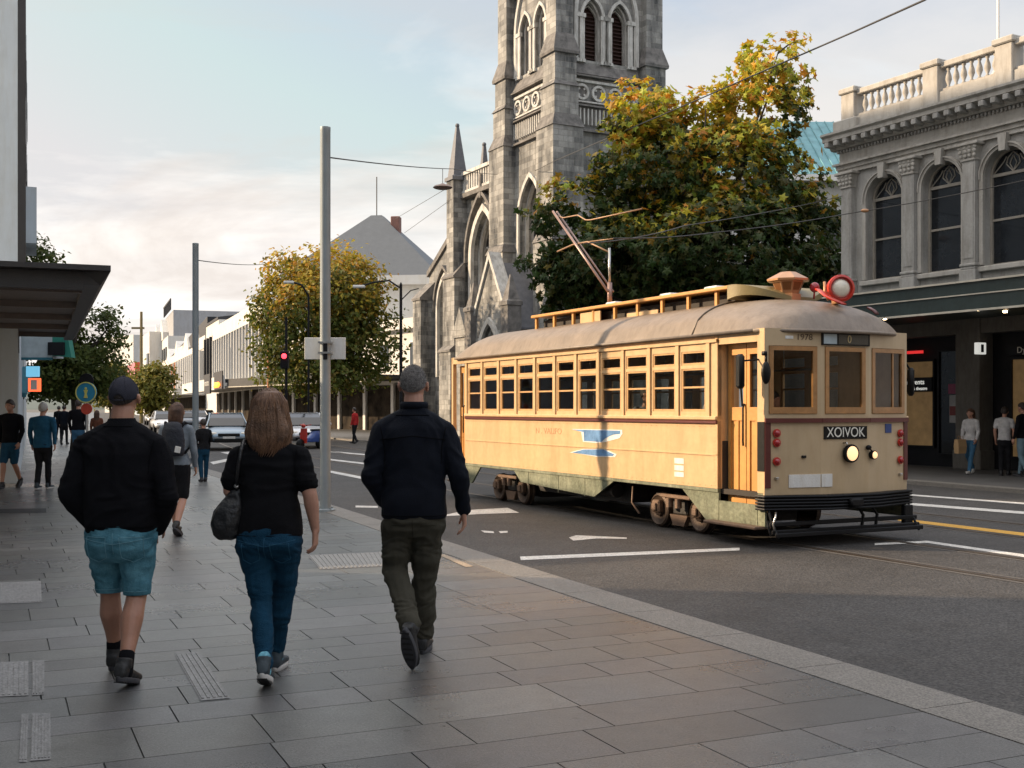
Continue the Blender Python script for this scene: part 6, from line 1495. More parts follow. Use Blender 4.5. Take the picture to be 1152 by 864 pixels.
def seg(G_, a, b, ra, rb, n=12, ex=(1, 1)):
    """tapered limb piece with round ends"""
    a, b = V(a), V(b); d = b-a; Ln = d.length; Mx = Matrix.Translation(a) @ rot_to(d)
    rings = []
    for t in (-.99, -.8, -.45, 0): rings.append((ra*math.sqrt(1-t*t), ra*t))
    rings.append(((ra+rb)/2, Ln/2))
    for t in (0, .45, .8, .99): rings.append((rb*math.sqrt(1-t*t), Ln+rb*t))
    G_.lathe(rings, n, M=Mx)
def limb(G_, pts, rad):
    for i in range(len(pts)-1): seg(G_, pts[i], pts[i+1], rad[i], rad[i+1])
def rings_xy(G_, secs, n=28, sup=2.4, rz=0):
    """torso loft: (z, cx, cy, rx, ry) or with yaw"""
    R_ = []
    for s_ in secs:
        z, cx, cy, rx, ry = s_[:5]; yaw = s_[5] if len(s_) > 5 else rz; tz = s_[6] if len(s_) > 6 else 0
        ring = []
        for k in range(n):
            t = 2*math.pi*k/n; c, s2 = math.cos(t), math.sin(t)
            x = rx*abs(c)**(2/sup)*(1 if c > 0 else -1); y = ry*abs(s2)**(2/sup)*(1 if s2 > 0 else -1)
            X = cx+x*math.cos(yaw)-y*math.sin(yaw); Yy = cy+x*math.sin(yaw)+y*math.cos(yaw)
            ring.append((X, Yy, z+tz*x))
        R_.append(ring)
    G_.loft(R_)
def blob(G_, name, mat_, parent, voxel=.01, smooth=2, fold=0.0, fs=(7, 7, 16), seed=0, post=None, k=1.0, hem=None):
    """voxel-union the pieces into one continuous skin, smooth it, push cloth folds into it"""
    me = G_.mesh(name); o = bpy.data.objects.new(name, me); COL.objects.link(o)
    import bmesh
    bm = bmesh.new(); bm.from_mesh(me); bmesh.ops.recalc_face_normals(bm, faces=bm.faces); bm.to_mesh(me); bm.free()
    r = o.modifiers.new('r', 'REMESH'); r.mode = 'VOXEL'; r.voxel_size = voxel
    if smooth: s_ = o.modifiers.new('s', 'SMOOTH'); s_.factor = .5; s_.iterations = smooth
    dg = bpy.context.evaluated_depsgraph_get(); m2 = bpy.data.meshes.new_from_object(o.evaluated_get(dg)); m2.name = name
    o.modifiers.clear(); o.data = m2; bpy.data.meshes.remove(me)
    if fold:
        off = V((seed*3.7, seed*1.3, seed*.7))
        nv = [v.normal.copy() for v in m2.vertices]
        for v, nn in zip(m2.vertices, nv):
            p = v.co; q = V((p.x*fs[0], p.y*fs[1], p.z*fs[2]))+off
            w_ = noise.noise(q*.35)*2; q2 = q+V((w_, w_*.5, w_*1.5))
            a = 1-abs(noise.noise(q2))*2.6; a2 = noise.noise(q*.6+off)
            ff = fold if hem is None else fold*min(1, .12+abs(p.z-hem)/.10)
            v.co = p+nn*ff*(a*.65+a2*1.1-.3)
    if post: post(m2)
    m2.materials.clear(); m2.materials.append(mat_); shade(m2); m2.update(); o.parent = parent
    return o
def hand(G_, wr, d, palm_n, side, L=.185, curl=.5, sc=1.0):
    """palm and five fingers; d = direction of the fingers, palm_n = palm facing, side=+1 thumb side vector given"""
    d = V(d).normalized(); pn = (V(palm_n)-d*V(palm_n).dot(d)).normalized(); sd_ = V(side)-d*V(side).dot(d); sd_ = (sd_-pn*sd_.dot(pn)).normalized()
    wr = V(wr)
    pal = wr+d*.045*sc
    for k_ in (-.026, -.009, .009, .026): seg(G_, wr+sd_*k_*.7*sc, wr+d*.085*sc+sd_*k_*sc, .017*sc, .0135*sc, 8)
    for i, (off, ln) in enumerate(((.031, .068), (.0105, .078), (-.0105, .072), (-.031, .056))):
        p0 = wr+d*.085*sc+sd_*off*sc; c1 = curl*(.6+.15*i); c2 = curl*(1.3+.2*i)
        d1 = (d*math.cos(c1)+pn*math.sin(c1)+sd_*off*3).normalized(); p1 = p0+d1*ln*.48*sc
        d2_ = (d*math.cos(c2)+pn*math.sin(c2)+sd_*off*3).normalized(); p2 = p1+d2_*ln*.32*sc
        d3 = (d*math.cos(c2+.4*curl)+pn*math.sin(c2+.4*curl)).normalized(); p3 = p2+d3*ln*.22*sc
        limb(G_, [p0, p1, p2, p3], [.0098*sc, .0088*sc, .008*sc, .0068*sc])
    t0 = wr+d*.025*sc+sd_*.025*sc; t1 = t0+(d*.6+sd_*.75+pn*.2).normalized()*.036*sc; t2 = t1+(d*.95+sd_*.25+pn*.4).normalized()*.030*sc; t3 = t2+(d+pn*.5).normalized()*.022*sc
    limb(G_, [t0, t1, t2, t3], [.014*sc, .0115*sc, .0098*sc, .0082*sc])
def head(G_, c, yaw=0, k=1.0, pitch=0):
    """c = centre of the skull"""
    Mx = Matrix.Translation(c) @ Matrix.Rotation(yaw, 4, 'Z') @ Matrix.Rotation(pitch, 4, 'X') @ Matrix.Scale(k, 4)
    G_.ball((0, -.008, .012), (.074, .094, .100), 24, 16, M=Mx)
    G_.ball((0, .022, -.045), (.060, .070, .066), 20, 12, M=Mx)
    G_.ball((0, .045, -.088), (.036, .040, .026), 14, 10, M=Mx)
    G_.loft([[(x*w_, y, z) for x, y, z in ((-.012, .08, 0), (.012, .08, 0))]+[(0, .08+pr, 0)] for w_, pr, z in ()]) if False else None
    vs = [(-.009, .085, .012), (.009, .085, .012), (0, .094, .012), (-.017, .082, -.040), (.017, .082, -.040), (0, .113, -.036)]
    G_.add(vs, [(0, 1, 2), (3, 5, 4), (0, 2, 5, 3), (1, 4, 5, 2), (0, 3, 4, 1)], M=Mx)
    G_.ball((0, .086, -.064), (.024, .010, .010), 10, 6, M=Mx)
    G_.ball((0, .082, .030), (.048, .012, .010), 12, 6, M=Mx)
    for s_ in (-1, 1):
        G_.ball((s_*.083, -.004, -.012), (.012, .021, .033), 12, 8, M=Mx @ Matrix.Rotation(s_*.25, 4, 'Z')); G_.ball((s_*.088, -.014, -.002), (.008, .012, .024), 10, 6, M=Mx)
    return Mx
def shoe(parent, ankle, yaw, pitch, mats, L=.285, hgt=.10, k=1.0, boot=0.0):
    """ankle = joint; toes forward (+y) then pitched (negative = toes down)"""
    Mx = Matrix.Translation(ankle) @ Matrix.Rotation(yaw, 4, 'Z') @ Matrix.Rotation(pitch, 4, 'X') @ Matrix.Scale(k, 4)
    q = G(); hb = -.27*L; 
    secs = [(-.255, .022, .0, .052), (-.235, .034, .0, .075), (-.15, .038, .0, .095), (0, .038, .0, .090), (.18, .040, .0, .066), (.38, .047, .0, .052), (.55, .048, .0, .044), (.68, .036, .0, .034), (.735, .016, .004, .022)]
    rings = []
    for t, w_, zb, zt in secs:
        y = t*L; zb = -.085+zb; ring = []
        for a in range(16):
            an = 2*math.pi*a/16; c, s_ = math.cos(an), math.sin(an)
            ring.append((w_*abs(c)**.7*(1 if c > 0 else -1)+(.006 if t > .3 else 0)*0, y, zb+(zt)*(.5+.5*abs(s_)**.8*(1 if s_ > 0 else -1))))
        rings.append(ring)
    q.loft(rings, M=Mx)
    q.tube([Mx @ V((0, -.012, -.02)), Mx @ V((0, -.010, .03+boot))], [.047*k, .045*k], 14)
    o = blob(q, 'shoe', mats[0], parent, .008*max(k, .8), 2)
    q = G(); rings = []
    for z, gsc in ((-.105, .96), (-.101, 1.0), (-.078, 1.03), (-.076, 1.0)):
        ring = []
        for a in range(28):
            an = 2*math.pi*a/28; s_ = math.sin(an); yy = s_*.5*L*1.0+.24*L; wy = .047-.011*max(0, -s_)-.012*(max(0, s_)**4)
            ring.append((wy*gsc*math.cos(an), .24*L+s_*.505*L*gsc, z))
        rings.append(ring)
    q.loft(rings, M=Mx); s2 = q.obj('sole', mats[1], o, 50)
    if len(mats) > 2:
        q = G()
        for i in range(6): q.box(-.03, .03, -.2*L+i*.13*L, -.2*L+i*.13*L+.012, -.109, -.104, M=Mx)
        q.obj('tread', mats[2], o)
    return o

def hair_short(parent, Mx, mat_, low=-.055, front=.045, puff=1.06, k=1.0):
    q = G(); q.ball((0, -.010, .014), (.078*puff, .098*puff, .104*puff), 28, 20, M=Mx)
    inv = Mx.inverted()
    def post(me):
        for v in me.vertices:
            p = inv @ v.co; line = low+(p.y+.09)*.62
            side = abs(p.x) > .05 and -.03 < p.y < .03
            if p.z < line: 
                c = V((0, -.01, .01)); d = p-c; t = min(1, (line-p.z)/.018); p2 = c+d*(1-.24*t); v.co = Mx @ p2
            else:
                n_ = noise.noise(p*60)*.0028; v.co = Mx @ (p+(p-V((0, -.01, .01))).normalized()*n_)
    return blob(q, 'hair', mat_, parent, .007, 1, post=post)
def strands(parent, roots, mat_, n, seed, length, r=.0016, wave=.008, name='hair_strands'):
    pass

def person(name_label, loc, yaw, k, P, cat='person', group='people walking on the pavement'):
    e_ = empty('person', loc, yaw, name_label, cat, group); e_.scale = (k, k, k)
    return e_

# generic walker for the people further off; body parts joined the same way at a coarser grain
def walker(label, loc, yaw, H, o, group='people walking on the pavement'):
    """o: dict top, bottom, shoes, hair, skin, sleeve ('long'/'short'), legs ('long'/'short'), stride, arms, girth, hairlen, coat"""
    r_ = random.Random(hash(label) % 1000 if False else sum(map(ord, label)))
    k = H/1.75; e_ = person(label, loc, yaw, k, None, group=group)
    sk = o.get('skin', M_skin); g = o.get('girth', 1.0); st_ = o.get('stride', .22); fem = o.get('fem', 0)
    lead = o.get('lead', 1)
    hipw = .085; shw = (.165 if fem else .185)*g
    body = G(); sh_z = 1.42
    hip = {s_: V((s_*hipw, 0, .92)) for s_ in (-1, 1)}
    kn, an, pit = {}, {}, {}
    for s_ in (-1, 1):
        if s_ == lead: kn[s_] = V((s_*.085, st_*.62, .50)); an[s_] = V((s_*.07, st_, .105)); pit[s_] = .12 if st_ > .1 else 0
        else: kn[s_] = V((s_*.08, -st_*.05+.02, .485)); an[s_] = V((s_*.065, -st_*1.15, .17 if st_ > .1 else .105)); pit[s_] = -.55 if st_ > .1 else 0
    sh = {s_: V((s_*shw, -.01, sh_z)) for s_ in (-1, 1)}
    el, wr = {}, {}
    arms = o.get('arms', {})
    for s_ in (-1, 1):
        if s_ in arms: el[s_], wr[s_] = V(arms[s_][0]), V(arms[s_][1])
        else:
            sw = -s_*lead*st_*.45; el[s_] = V((s_*(shw+.045), sw*.35-.02, 1.14)); wr[s_] = V((s_*(shw+.04), sw+.03, .90))
    lk = .72 if o.get('legs', 'long') == 'long' else 1.0
    # skin
    hc = V((0, .03, 1.635)); hy = o.get('head_yaw', 0)
    Mh = head(body, hc, hy); seg(body, (0, -.012, 1.44), (0, .012, 1.56), .058, .052)
    rings_xy(body, [(.93, 0, 0, .12, .085), (1.1, 0, 0, .11, .075), (1.3, 0, 0, .13, .085), (1.40, 0, -.005, .12, .07), (1.47, 0, -.008, .055, .05)], 16)
    for s_ in (-1, 1):
        limb(body, [sh[s_]+V((-s_*.03, 0, -.02)), (sh[s_]+el[s_])/2, el[s_], el[s_].lerp(wr[s_], .3), wr[s_]], [.04, .042, .037, .039, .025])
        if not o.get('pocket', False):
            d_ = (wr[s_]-el[s_]).normalized(); hand(body, wr[s_], d_+V((0, .1, -.3)), (-s_, -.2, 0), (0, 1, 0), curl=.6)
        limb(body, [hip[s_], hip[s_].lerp(kn[s_], .5), kn[s_], kn[s_].lerp(an[s_], .32)+V((0, -.015*lk, 0)), an[s_]], [.085*lk, .072*lk, .052*lk, .055*lk, .035])
    bo = blob(body, 'body', sk, e_, .012 if H*1 > 0 else .01, 2)
    # top
    t = G(); hem = o.get('hem', .90)
    wst = (.125 if fem else .145)*g; hp_ = (.165 if fem else .155)*g
    rings_xy(t, [(hem, 0, 0, hp_+.012, .118*g), (.98, 0, 0, hp_, .115*g), (1.10, 0, 0, wst, .105*g), (1.25, 0, 0, .155*g, .112*g), (1.35, 0, -.005, .165*g, .112), (1.43, 0, -.01, .14*g, .085), (1.475, 0, -.01, .075, .068), (1.49, 0, -.008, .066, .062)], 24)
    for s_ in (-1, 1):
        seg(t, (s_*.05, -.01, 1.44), sh[s_]+V((-s_*.005, 0, -.02)), .058, .062)
        if o.get('sleeve', 'long') == 'long': limb(t, [sh[s_]+V((-s_*.005, 0, -.02)), (sh[s_]+el[s_])/2, el[s_], wr[s_]-(wr[s_]-el[s_]).normalized()*.02], [.064, .058, .050, .037])
        else: limb(t, [sh[s_]+V((-s_*.005, 0, -.02)), sh[s_].lerp(el[s_], .62)], [.062, .060])
    blob(t, 'top', o['top'], e_, .013, 2, .006, (8, 8, 13), r_.random()*9)
    # bottom
    b_ = G(); rings_xy(b_, [(1.0, 0, 0, hp_-.01, .105*g), (.92, 0, -.005, hp_, .112*g), (.84, 0, -.005, hp_-.005, .105*g), (.78, 0, -.003, hp_-.015, .095*g), (.74, 0, 0, hp_-.03, .08*g)], 20)
    for s_ in (-1, 1):
        if o.get('legs', 'long') == 'long': limb(b_, [hip[s_]+V((0, 0, -.05)), hip[s_].lerp(kn[s_], .5), kn[s_], kn[s_].lerp(an[s_], .4), an[s_]+V((0, 0, -.02))], [.094*g, .083*g, .065, .062, .054])
        else: limb(b_, [hip[s_]+V((0, 0, -.05)), hip[s_].lerp(kn[s_], .5), hip[s_].lerp(kn[s_], .88)], [.096*g, .088*g, .080])
    blob(b_, 'trousers' if o.get('legs', 'long') == 'long' else 'shorts', o['bottom'], e_, .013, 2, .006, (8, 8, 12), r_.random()*9)
    for s_ in (-1, 1): shoe(e_, an[s_]+V((0, 0, .0)), s_*-.08, pit[s_], o.get('shoes', (C_shoe, C_sole)))
    hl_ = o.get('hairlen', 0)
    if o.get('hair'):
        if o['hair'] is C_hair_b: o['hair'] = C_hair_k
        hair_short(e_, Mh, o['hair'], puff=1.14)
        if hl_:
            q = G(); rings_xy(q, [(1.73, 0, -.01, .075, .075), (1.66, 0, -.030, .098, .10), (1.58, 0, -.045, .102, .085), (1.58-hl_*.5, 0, -.065, .10, .05), (1.58-hl_, 0, -.08, .07, .035)], 18)
            blob(q, 'long_hair', o['hair'], e_, .010, 2, .006, (30, 30, 4), 3)
    if abs(yaw) > 1.2:
        q = G()
        for s_ in (-1, 1): q.ball((s_*.030, .083, .012), (.011, .006, .007), 8, 6, M=Mh)
        q.obj('eyes', M_eye, e_, True)
    return e_, dict(sh=sh, el=el, wr=wr, Mh=Mh, k=k)

# ---- 1. man in the cap (front left). local axes: x right, y forward, z up, metres
S1 = FOC/6.8
def L1(px, py, y=0): return V(((px-137)/S1, y, (766-py)/S1))
m1 = empty('person', ((137-576)/FOC*6.8, 6.8, 0), 0, 'man in a dark cap, black sweater and light blue denim shorts walking away', 'person', 'people walking on the pavement')
sh_ = {-1: V((-.212, -.01, 1.375)), 1: V((.212, -.01, 1.375))}; el_ = {-1: V((-.285, -.05, 1.085)), 1: V((.283, -.05, 1.085))}; wr_ = {-1: V((-.185, .09, .885)), 1: V((.185, .09, .885))}
hp1 = {-1: V((-.105, 0, .90)), 1: V((.105, 0, .90))}
kn1 = {-1: V((-.112, .13, .49)), 1: V((.075, .04, .49))}; an1 = {-1: V((-.118, .22, .12)), 1: V((.092, -.22, .125))}
b_ = G(); hc = V((.005, .03, 1.665)); Mh1 = head(b_, hc, -.02)
seg(b_, (.0, -.015, 1.45), (.003, .010, 1.585), .070, .066)
rings_xy(b_, [(.95, 0, 0, .13, .09), (1.3, 0, 0, .14, .09), (1.42, 0, 0, .12, .07), (1.5, 0, -.01, .06, .05)], 16)
for s_ in (-1, 1):
    limb(b_, [sh_[s_]+V((-s_*.04, 0, -.03)), el_[s_], wr_[s_]], [.04, .045, .035]); hand(b_, wr_[s_], (-s_*.5, .6, -.4), (0, 0, -1), (0, 1, 0), curl=.8)
    mid = kn1[s_].lerp(an1[s_], .32)
    limb(b_, [hp1[s_], kn1[s_], kn1[s_].lerp(an1[s_], .12)+V((0, -.005, 0)), mid+V((0, -.018, 0)), kn1[s_].lerp(an1[s_], .62), an1[s_].lerp(kn1[s_], .12), an1[s_]], [.085, .060, .060, .066, .050, .038, .038])
blob(b_, 'body', skinm('skin_leg', (.40, .20, .13)), m1, .0075, 3)
t = G()
rings_xy(t, [(.868, 0, 0, .196, .145), (.885, 0, 0, .205, .152), (.92, 0, 0, .212, .158), (1.02, 0, .005, .212, .168), (1.12, 0, .005, .212, .168), (1.24, 0, 0, .222, .158), (1.33, 0, -.01, .226, .148), (1.40, 0, -.015, .205, .122), (1.45, 0, -.015, .145, .092), (1.485, 0, -.012, .092, .080), (1.525, 0, -.008, .080, .076), (1.54, 0, -.006, .078, .074)], 32)
for s_ in (-1, 1):
    seg(t, (s_*.06, -.012, 1.46), sh_[s_]+V((-s_*.01, 0, 0)), .070, .076)
    limb(t, [sh_[s_]+V((-s_*.01, 0, 0)), sh_[s_].lerp(el_[s_], .35), sh_[s_].lerp(el_[s_], .7), el_[s_]+V((s_*.0, 0, 0)), el_[s_].lerp(wr_[s_], .35), el_[s_].lerp(wr_[s_], .75), wr_[s_]], [.077, .077, .073, .070, .066, .056, .050])
bpy_sw1 = blob(t, 'sweater', C_blk, m1, .0085, 2, .011, (5, 5, 9), 2, hem=.87)
b_ = G(); rings_xy(b_, [(.96, 0, 0, .185, .14), (.90, 0, -.005, .198, .148), (.84, 0, -.008, .207, .150), (.78, 0, -.008, .207, .140), (.73, 0, -.002, .200, .115), (.70, 0, 0, .185, .08)], 28)
for s_ in (-1, 1):
    limb(b_, [hp1[s_]+V((0, -.005, -.05)), hp1[s_].lerp(kn1[s_], .42), hp1[s_].lerp(kn1[s_], .8), hp1[s_].lerp(kn1[s_], .93)], [.112, .108, .090, .084])
def cuthem(me):
    for v in me.vertices:
        if v.co.z < .50: v.co.z = .50+(v.co.z-.50)*.06
    
sh1 = bpy_sh1 = blob(b_, 'shorts', C_denl, m1, .0085, 2, .011, (7, 7, 13), 5, hem=.50, post=cuthem)
for s_ in (-1, 1):
    sock = G(); seg(sock, an1[s_]+V((0, 0, -.03)), an1[s_].lerp(kn1[s_], .17), .046, .045); blob(sock, 'sock', C_blk, m1, .009, 1)
shoe(m1, an1[-1], .05, -.02, (C_shoe, C_sole)); shoe(m1, an1[1]+V((0, 0, .02)), -.08, -.28, (C_shoe, C_sole, C_shoe))
hair_short(m1, Mh1, C_hair_d, -.052, puff=1.015)
q = G(); q.ball((0, -.010, .018), (.084, .106, .104), 32, 22, M=Mh1)
iv1 = Mh1.inverted()
def capcut(me):
    for v in me.vertices:
        p = iv1 @ v.co; line = -.022+(p.y+.1)*.12
        arch = .030 if abs(p.x) < .028 and p.y < -.05 else 0
        if arch: line = max(line, -.016+.030*math.sqrt(max(0, 1-(p.x/.028)**2)))
        if p.z < line:
            t_ = min(1, (line-p.z)/.012); c = V((0, -.01, p.z*.5)); p2 = c+(p-c)*(1-.30*t_); p2.z = max(p.z, line-.02); v.co = Mh1 @ p2
cp_ = blob(q, 'cap', C_cap, m1, .0065, 1, post=capcut)
q = G(); q.tube([Mh1 @ V((.036*math.sin(t_), -.112+.006*t_*t_, -.020)) for t_ in (-1, -.6, -.2, .2, .6, 1)], .005, 6); q.obj('strap', C_cap, cp_, True)
q = G(); q.ball((0, -.010, .122), (.009, .009, .006), 10, 6, M=Mh1)
for a in range(6):
    an_ = a*math.pi/3; q.tube([Mh1 @ V((.0848*math.sin(f)*math.cos(an_), -.010+.107*math.sin(f)*math.sin(an_), .018+.105*math.cos(f))) for f in [i*.23 for i in range(7)]], .0014, 4)
q.obj('button_and_seams', C_cap, cp_, True)
q = G(); q.loft([[Mh1 @ V((x*s_, .07+y, -.012-.02*abs(x)*9)) for x, y in ((-.07, .0), (-.05, .06), (0, .085), (.05, .06), (.07, 0))]+[Mh1 @ V((x*s_, .07+y, -.016-.02*abs(x)*9)) for x, y in ((.07, 0), (.05, .06), (0, .085), (-.05, .06), (-.07, 0))] for s_ in (1.0, 1.001)], cap=True); q.obj('brim', C_cap, cp_)

# ---- 2. woman with long hair and shoulder bag
m2 = empty('person', ((303-576)/FOC*6.8, 6.8, 0), 0, 'woman with long brown hair, black T-shirt and dark blue jeans walking away', 'person', 'people walking on the pavement')
S2 = FOC/6.8
sh_ = {-1: V((-.180, -.01, 1.315)), 1: V((.180, -.01, 1.315))}; el_ = {-1: V((-.230, .0, 1.115)), 1: V((.245, -.03, 1.09))}; wr_ = {-1: V((-.20, .20, 1.02)), 1: V((.268, .02, .875))}
hp2 = {-1: V((-.090, 0, .86)), 1: V((.092, 0, .86))}
kn2 = {-1: V((-.040, -.02, .46)), 1: V((.052, .14, .48))}; an2 = {-1: V((.022, -.24, .135)), 1: V((-.008, .26, .10))}
b_ = G(); Mh2 = head(b_, V((-.003, .03, 1.60)), .03, .97)
seg(b_, (0, -.01, 1.38), (0, .01, 1.52), .052, .05)
rings_xy(b_, [(.9, 0, 0, .12, .09), (1.3, 0, 0, .12, .08), (1.38, 0, 0, .10, .06), (1.42, 0, 0, .05, .05)], 16)
for s_ in (-1, 1):
    limb(b_, [sh_[s_]+V((-s_*.03, 0, -.03)), sh_[s_].lerp(el_[s_], .5), el_[s_], el_[s_].lerp(wr_[s_], .25), el_[s_].lerp(wr_[s_], .6), wr_[s_]], [.04, .050, .043, .044, .035, .025])
    limb(b_, [hp2[s_], kn2[s_], an2[s_]], [.08, .05, .036])
hand(b_, wr_[1], (-.03, .05, -1), (-1, .1, 0), (0, 1, 0), curl=.55, sc=.95)
hand(b_, wr_[-1], (.1, .9, .2), (.7, 0, -.5), (0, .2, 1), curl=.9, sc=.9)
blob(b_, 'body', M_skin, m2, .0062, 3)
t = G()
rings_xy(t, [(.845, 0, 0, .192, .135), (.86, 0, 0, .198, .142), (.92, 0, 0, .195, .145), (1.0, 0, 0, .178, .135), (1.08, 0, 0, .165, .122), (1.18, 0, 0, .170, .120), (1.27, 0, -.005, .180, .118), (1.33, 0, -.01, .175, .105), (1.375, 0, -.01, .120, .082), (1.41, 0, -.01, .085, .068)], 32)
for s_ in (-1, 1): seg(t, (s_*.05, -.012, 1.365), sh_[s_], .056, .064); limb(t, [sh_[s_], sh_[s_].lerp(el_[s_], .4), sh_[s_].lerp(el_[s_], .70)], [.066, .068, .070])
bpy_te2 = blob(t, 'tee_shirt', C_tee, m2, .0085, 2, .010, (5, 5, 8), 7, hem=.85)
b_ = G(); rings_xy(b_, [(.96, 0, 0, .165, .12), (.88, 0, -.01, .185, .135), (.80, 0, -.014, .192, .138), (.76, 0, -.008, .188, .118), (.73, 0, -.002, .17, .08)], 28)
for s_ in (-1, 1):
    a_ = an2[s_]+V((0, 0, .015)); limb(b_, [hp2[s_]+V((0, -.01, -.05)), hp2[s_].lerp(kn2[s_], .35), hp2[s_].lerp(kn2[s_], .75), kn2[s_], kn2[s_].lerp(a_, .3)+V((0, -.014, 0)), kn2[s_].lerp(a_, .7), a_], [.106, .101, .080, .068, .067, .055, .049])
bpy_je2 = blob(b_, 'jeans', C_dend, m2, .008, 2, .008, (9, 9, 17), 8)
M_sock = pmat('patterned_sock', (.04, .22, .36), .8, var=.6, scale=22, col2=(.2, .5, .6))
for s_ in (-1, 1):
    q = G(); seg(q, an2[s_]+V((0, 0, -.03)), an2[s_]+V((0, 0, .05)), .040, .038); blob(q, 'sock', M_sock, m2, .008, 1)
shoe(m2, an2[-1]+V((0, 0, .02)), .05, -.42, (C_sneak, C_solew, C_shoe), L=.255, k=.95); shoe(m2, an2[1], -.05, .02, (C_sneak, C_solew), L=.255, k=.95)
# long hair with strands
q = G(); q.ball((0, -.012, .016), (.088, .108, .108), 28, 20, M=Mh2)
rings_xy(q, [(1.665, 0, -.005, .088, .080), (1.60, 0, -.025, .098, .088), (1.53, .002, -.040, .108, .078), (1.475, .004, -.052, .122, .068), (1.43, .0, -.064, .118, .052), (1.385, -.004, -.072, .095, .036), (1.37, 0, -.076, .06, .02)], 26)
ivh = Mh2.inverted()
def faceopen(me):
    for v in me.vertices:
        p = ivh @ v.co
        if p.y > .02 and p.z < .075 and abs(p.x) < .075: p.y = .02+(p.y-.02)*.3; v.co = Mh2 @ p
        a = math.atan2(v.co.x, -(v.co.y+.02)); n_ = noise.noise(V((a*9, v.co.z*3.0, 1)))*.009+noise.noise(V((a*26, v.co.z*5, 4)))*.0045
        v.co += v.normal*n_
hr_ = blob(q, 'hair', C_hair_b, m2, .0065, 2, post=faceopen)
rr_ = random.Random(3)
q = G()
for i in range(1300):
    a = rr_.uniform(-1.75, 1.75); st0 = rr_.uniform(0, .3); ph = rr_.uniform(0, 6.28); am = rr_.uniform(.004, .015); ln = rr_.uniform(.8, 1.06); pts = []
    sec = [(1.705, .012, .012), (1.69, .055, .07), (1.64, .090, .098), (1.57, .100, .106), (1.51, .113, .104), (1.46, .124, .106), (1.41, .118, .110), (1.37, .106, .112), (1.345, .094, .110)]
    n_s = max(4, int(len(sec)*ln)); of = rr_.uniform(.99, 1.05)
    for j, (z, rx, ry) in enumerate(sec[:n_s]):
        aa = a+math.sin(ph+j*1.1)*.05*(1+j*.2)
        if j > 4: aa *= 1-.05*(j-4)
        cy = 0.0 if j < 3 else -.0
        pts.append(V((math.sin(aa)*rx*of+math.sin(ph+j*.9)*am, cy-math.cos(aa)*ry*of-.004, z-.03*math.sin(ph)*(j > 6))))
    q.tube(pts, [.0017]*(len(pts)-1)+[.0005], 3, cap=False)
q.obj('hair_strands', islandmat('hair_strand_browns', [(.07, .032, .016), (.13, .06, .03), (.20, .10, .05), (.30, .165, .09), (.10, .045, .022)], .42, 0, spec=.5), hr_, True)
# shoulder bag
bg_ = empty('handbag', tuple(V(m2.location)+V((-.235, -.035, .80))), 0, 'black slouchy leather handbag hanging from the long haired woman\'s left shoulder', 'bag')
M_leath = pmat('black_leather', (.012, .012, .013), .42, var=.3, bump=.5, bscale=40)
q = G(); rings_xy(q, [(.03, 0, 0, .055, .05), (.06, 0, 0, .085, .075), (.13, .0, 0, .098, .088), (.20, .01, 0, .092, .078), (.27, .035, 0, .062, .05), (.33, .055, 0, .03, .03)], 20)
blob(q, 'bag_body', M_leath, bg_, .009, 2, .010, (14, 14, 10), 4)
q = G(); P = [(.055, -.01, .31), (.075, -.06, .42), (.095, -.09, .50), (.115, -.10, .57), (.115, -.05, .62), (.11, .03, .62), (.085, .09, .55), (.07, .08, .42), (.055, .02, .31)]
P = [(.055, -.012, .31), (.072, -.075, .40), (.088, -.108, .48), (.10, -.098, .555), (.105, -.045, .608), (.105, .03, .605), (.095, .088, .54), (.078, .085, .42), (.057, .02, .31)]
q.tube(P, .010, 6); q.obj('strap', M_leath, bg_, True)
q = G(); q.lathe([(.008, 0), (.016, .004), (.008, .008)], 12, M=Matrix.Translation((.06, -.04, .345)) @ rot_to((0, -1, .3))); q.obj('ring', M_chrome, bg_, True)

# ---- 3. man in navy jacket
Y3 = 7.35; S3 = FOC/Y3
m3 = empty('person', ((466-576)/FOC*Y3, Y3, 0), 0, 'grey haired man in a navy jacket and olive trousers, right foot forward', 'person', 'people walking on the pavement')
sh_ = {-1: V((-.205, -.01, 1.450)), 1: V((.205, -.01, 1.450))}; el_ = {-1: V((-.270, -.07, 1.17)), 1: V((.285, -.05, 1.17))}; wr_ = {-1: V((-.195, .05, 1.0)), 1: V((.312, .06, .945))}
hp3 = {-1: V((-.095, 0, .93)), 1: V((.10, 0, .93))}
kn3 = {-1: V((-.130, .06, .56)), 1: V((.055, .10, .53))}; an3 = {-1: V((.012, -.30, .245)), 1: V((.042, .22, .105))}
b_ = G(); Mh3 = head(b_, V((-.008, .03, 1.748)), -.02, 1.06)
seg(b_, (-.002, -.012, 1.52), (-.004, .010, 1.67), .068, .062)
rings_xy(b_, [(1.0, 0, 0, .13, .09), (1.4, 0, 0, .14, .09), (1.5, 0, 0, .12, .07), (1.57, 0, 0, .06, .05)], 16)
for s_ in (-1, 1):
    limb(b_, [sh_[s_]+V((-s_*.04, 0, -.03)), el_[s_], wr_[s_]], [.04, .042, .028]); limb(b_, [hp3[s_], kn3[s_], an3[s_]], [.08, .05, .038])
hand(b_, wr_[1], (.05, .12, -1), (-1, -.1, 0), (0, 1, 0), curl=.5, sc=1.06)
hand(b_, wr_[-1], (.5, .6, -.4), (0, 0, -1), (0, 1, 0), curl=.8)
blob(b_, 'body', M_skin, m3, .0062, 3)
t = G()
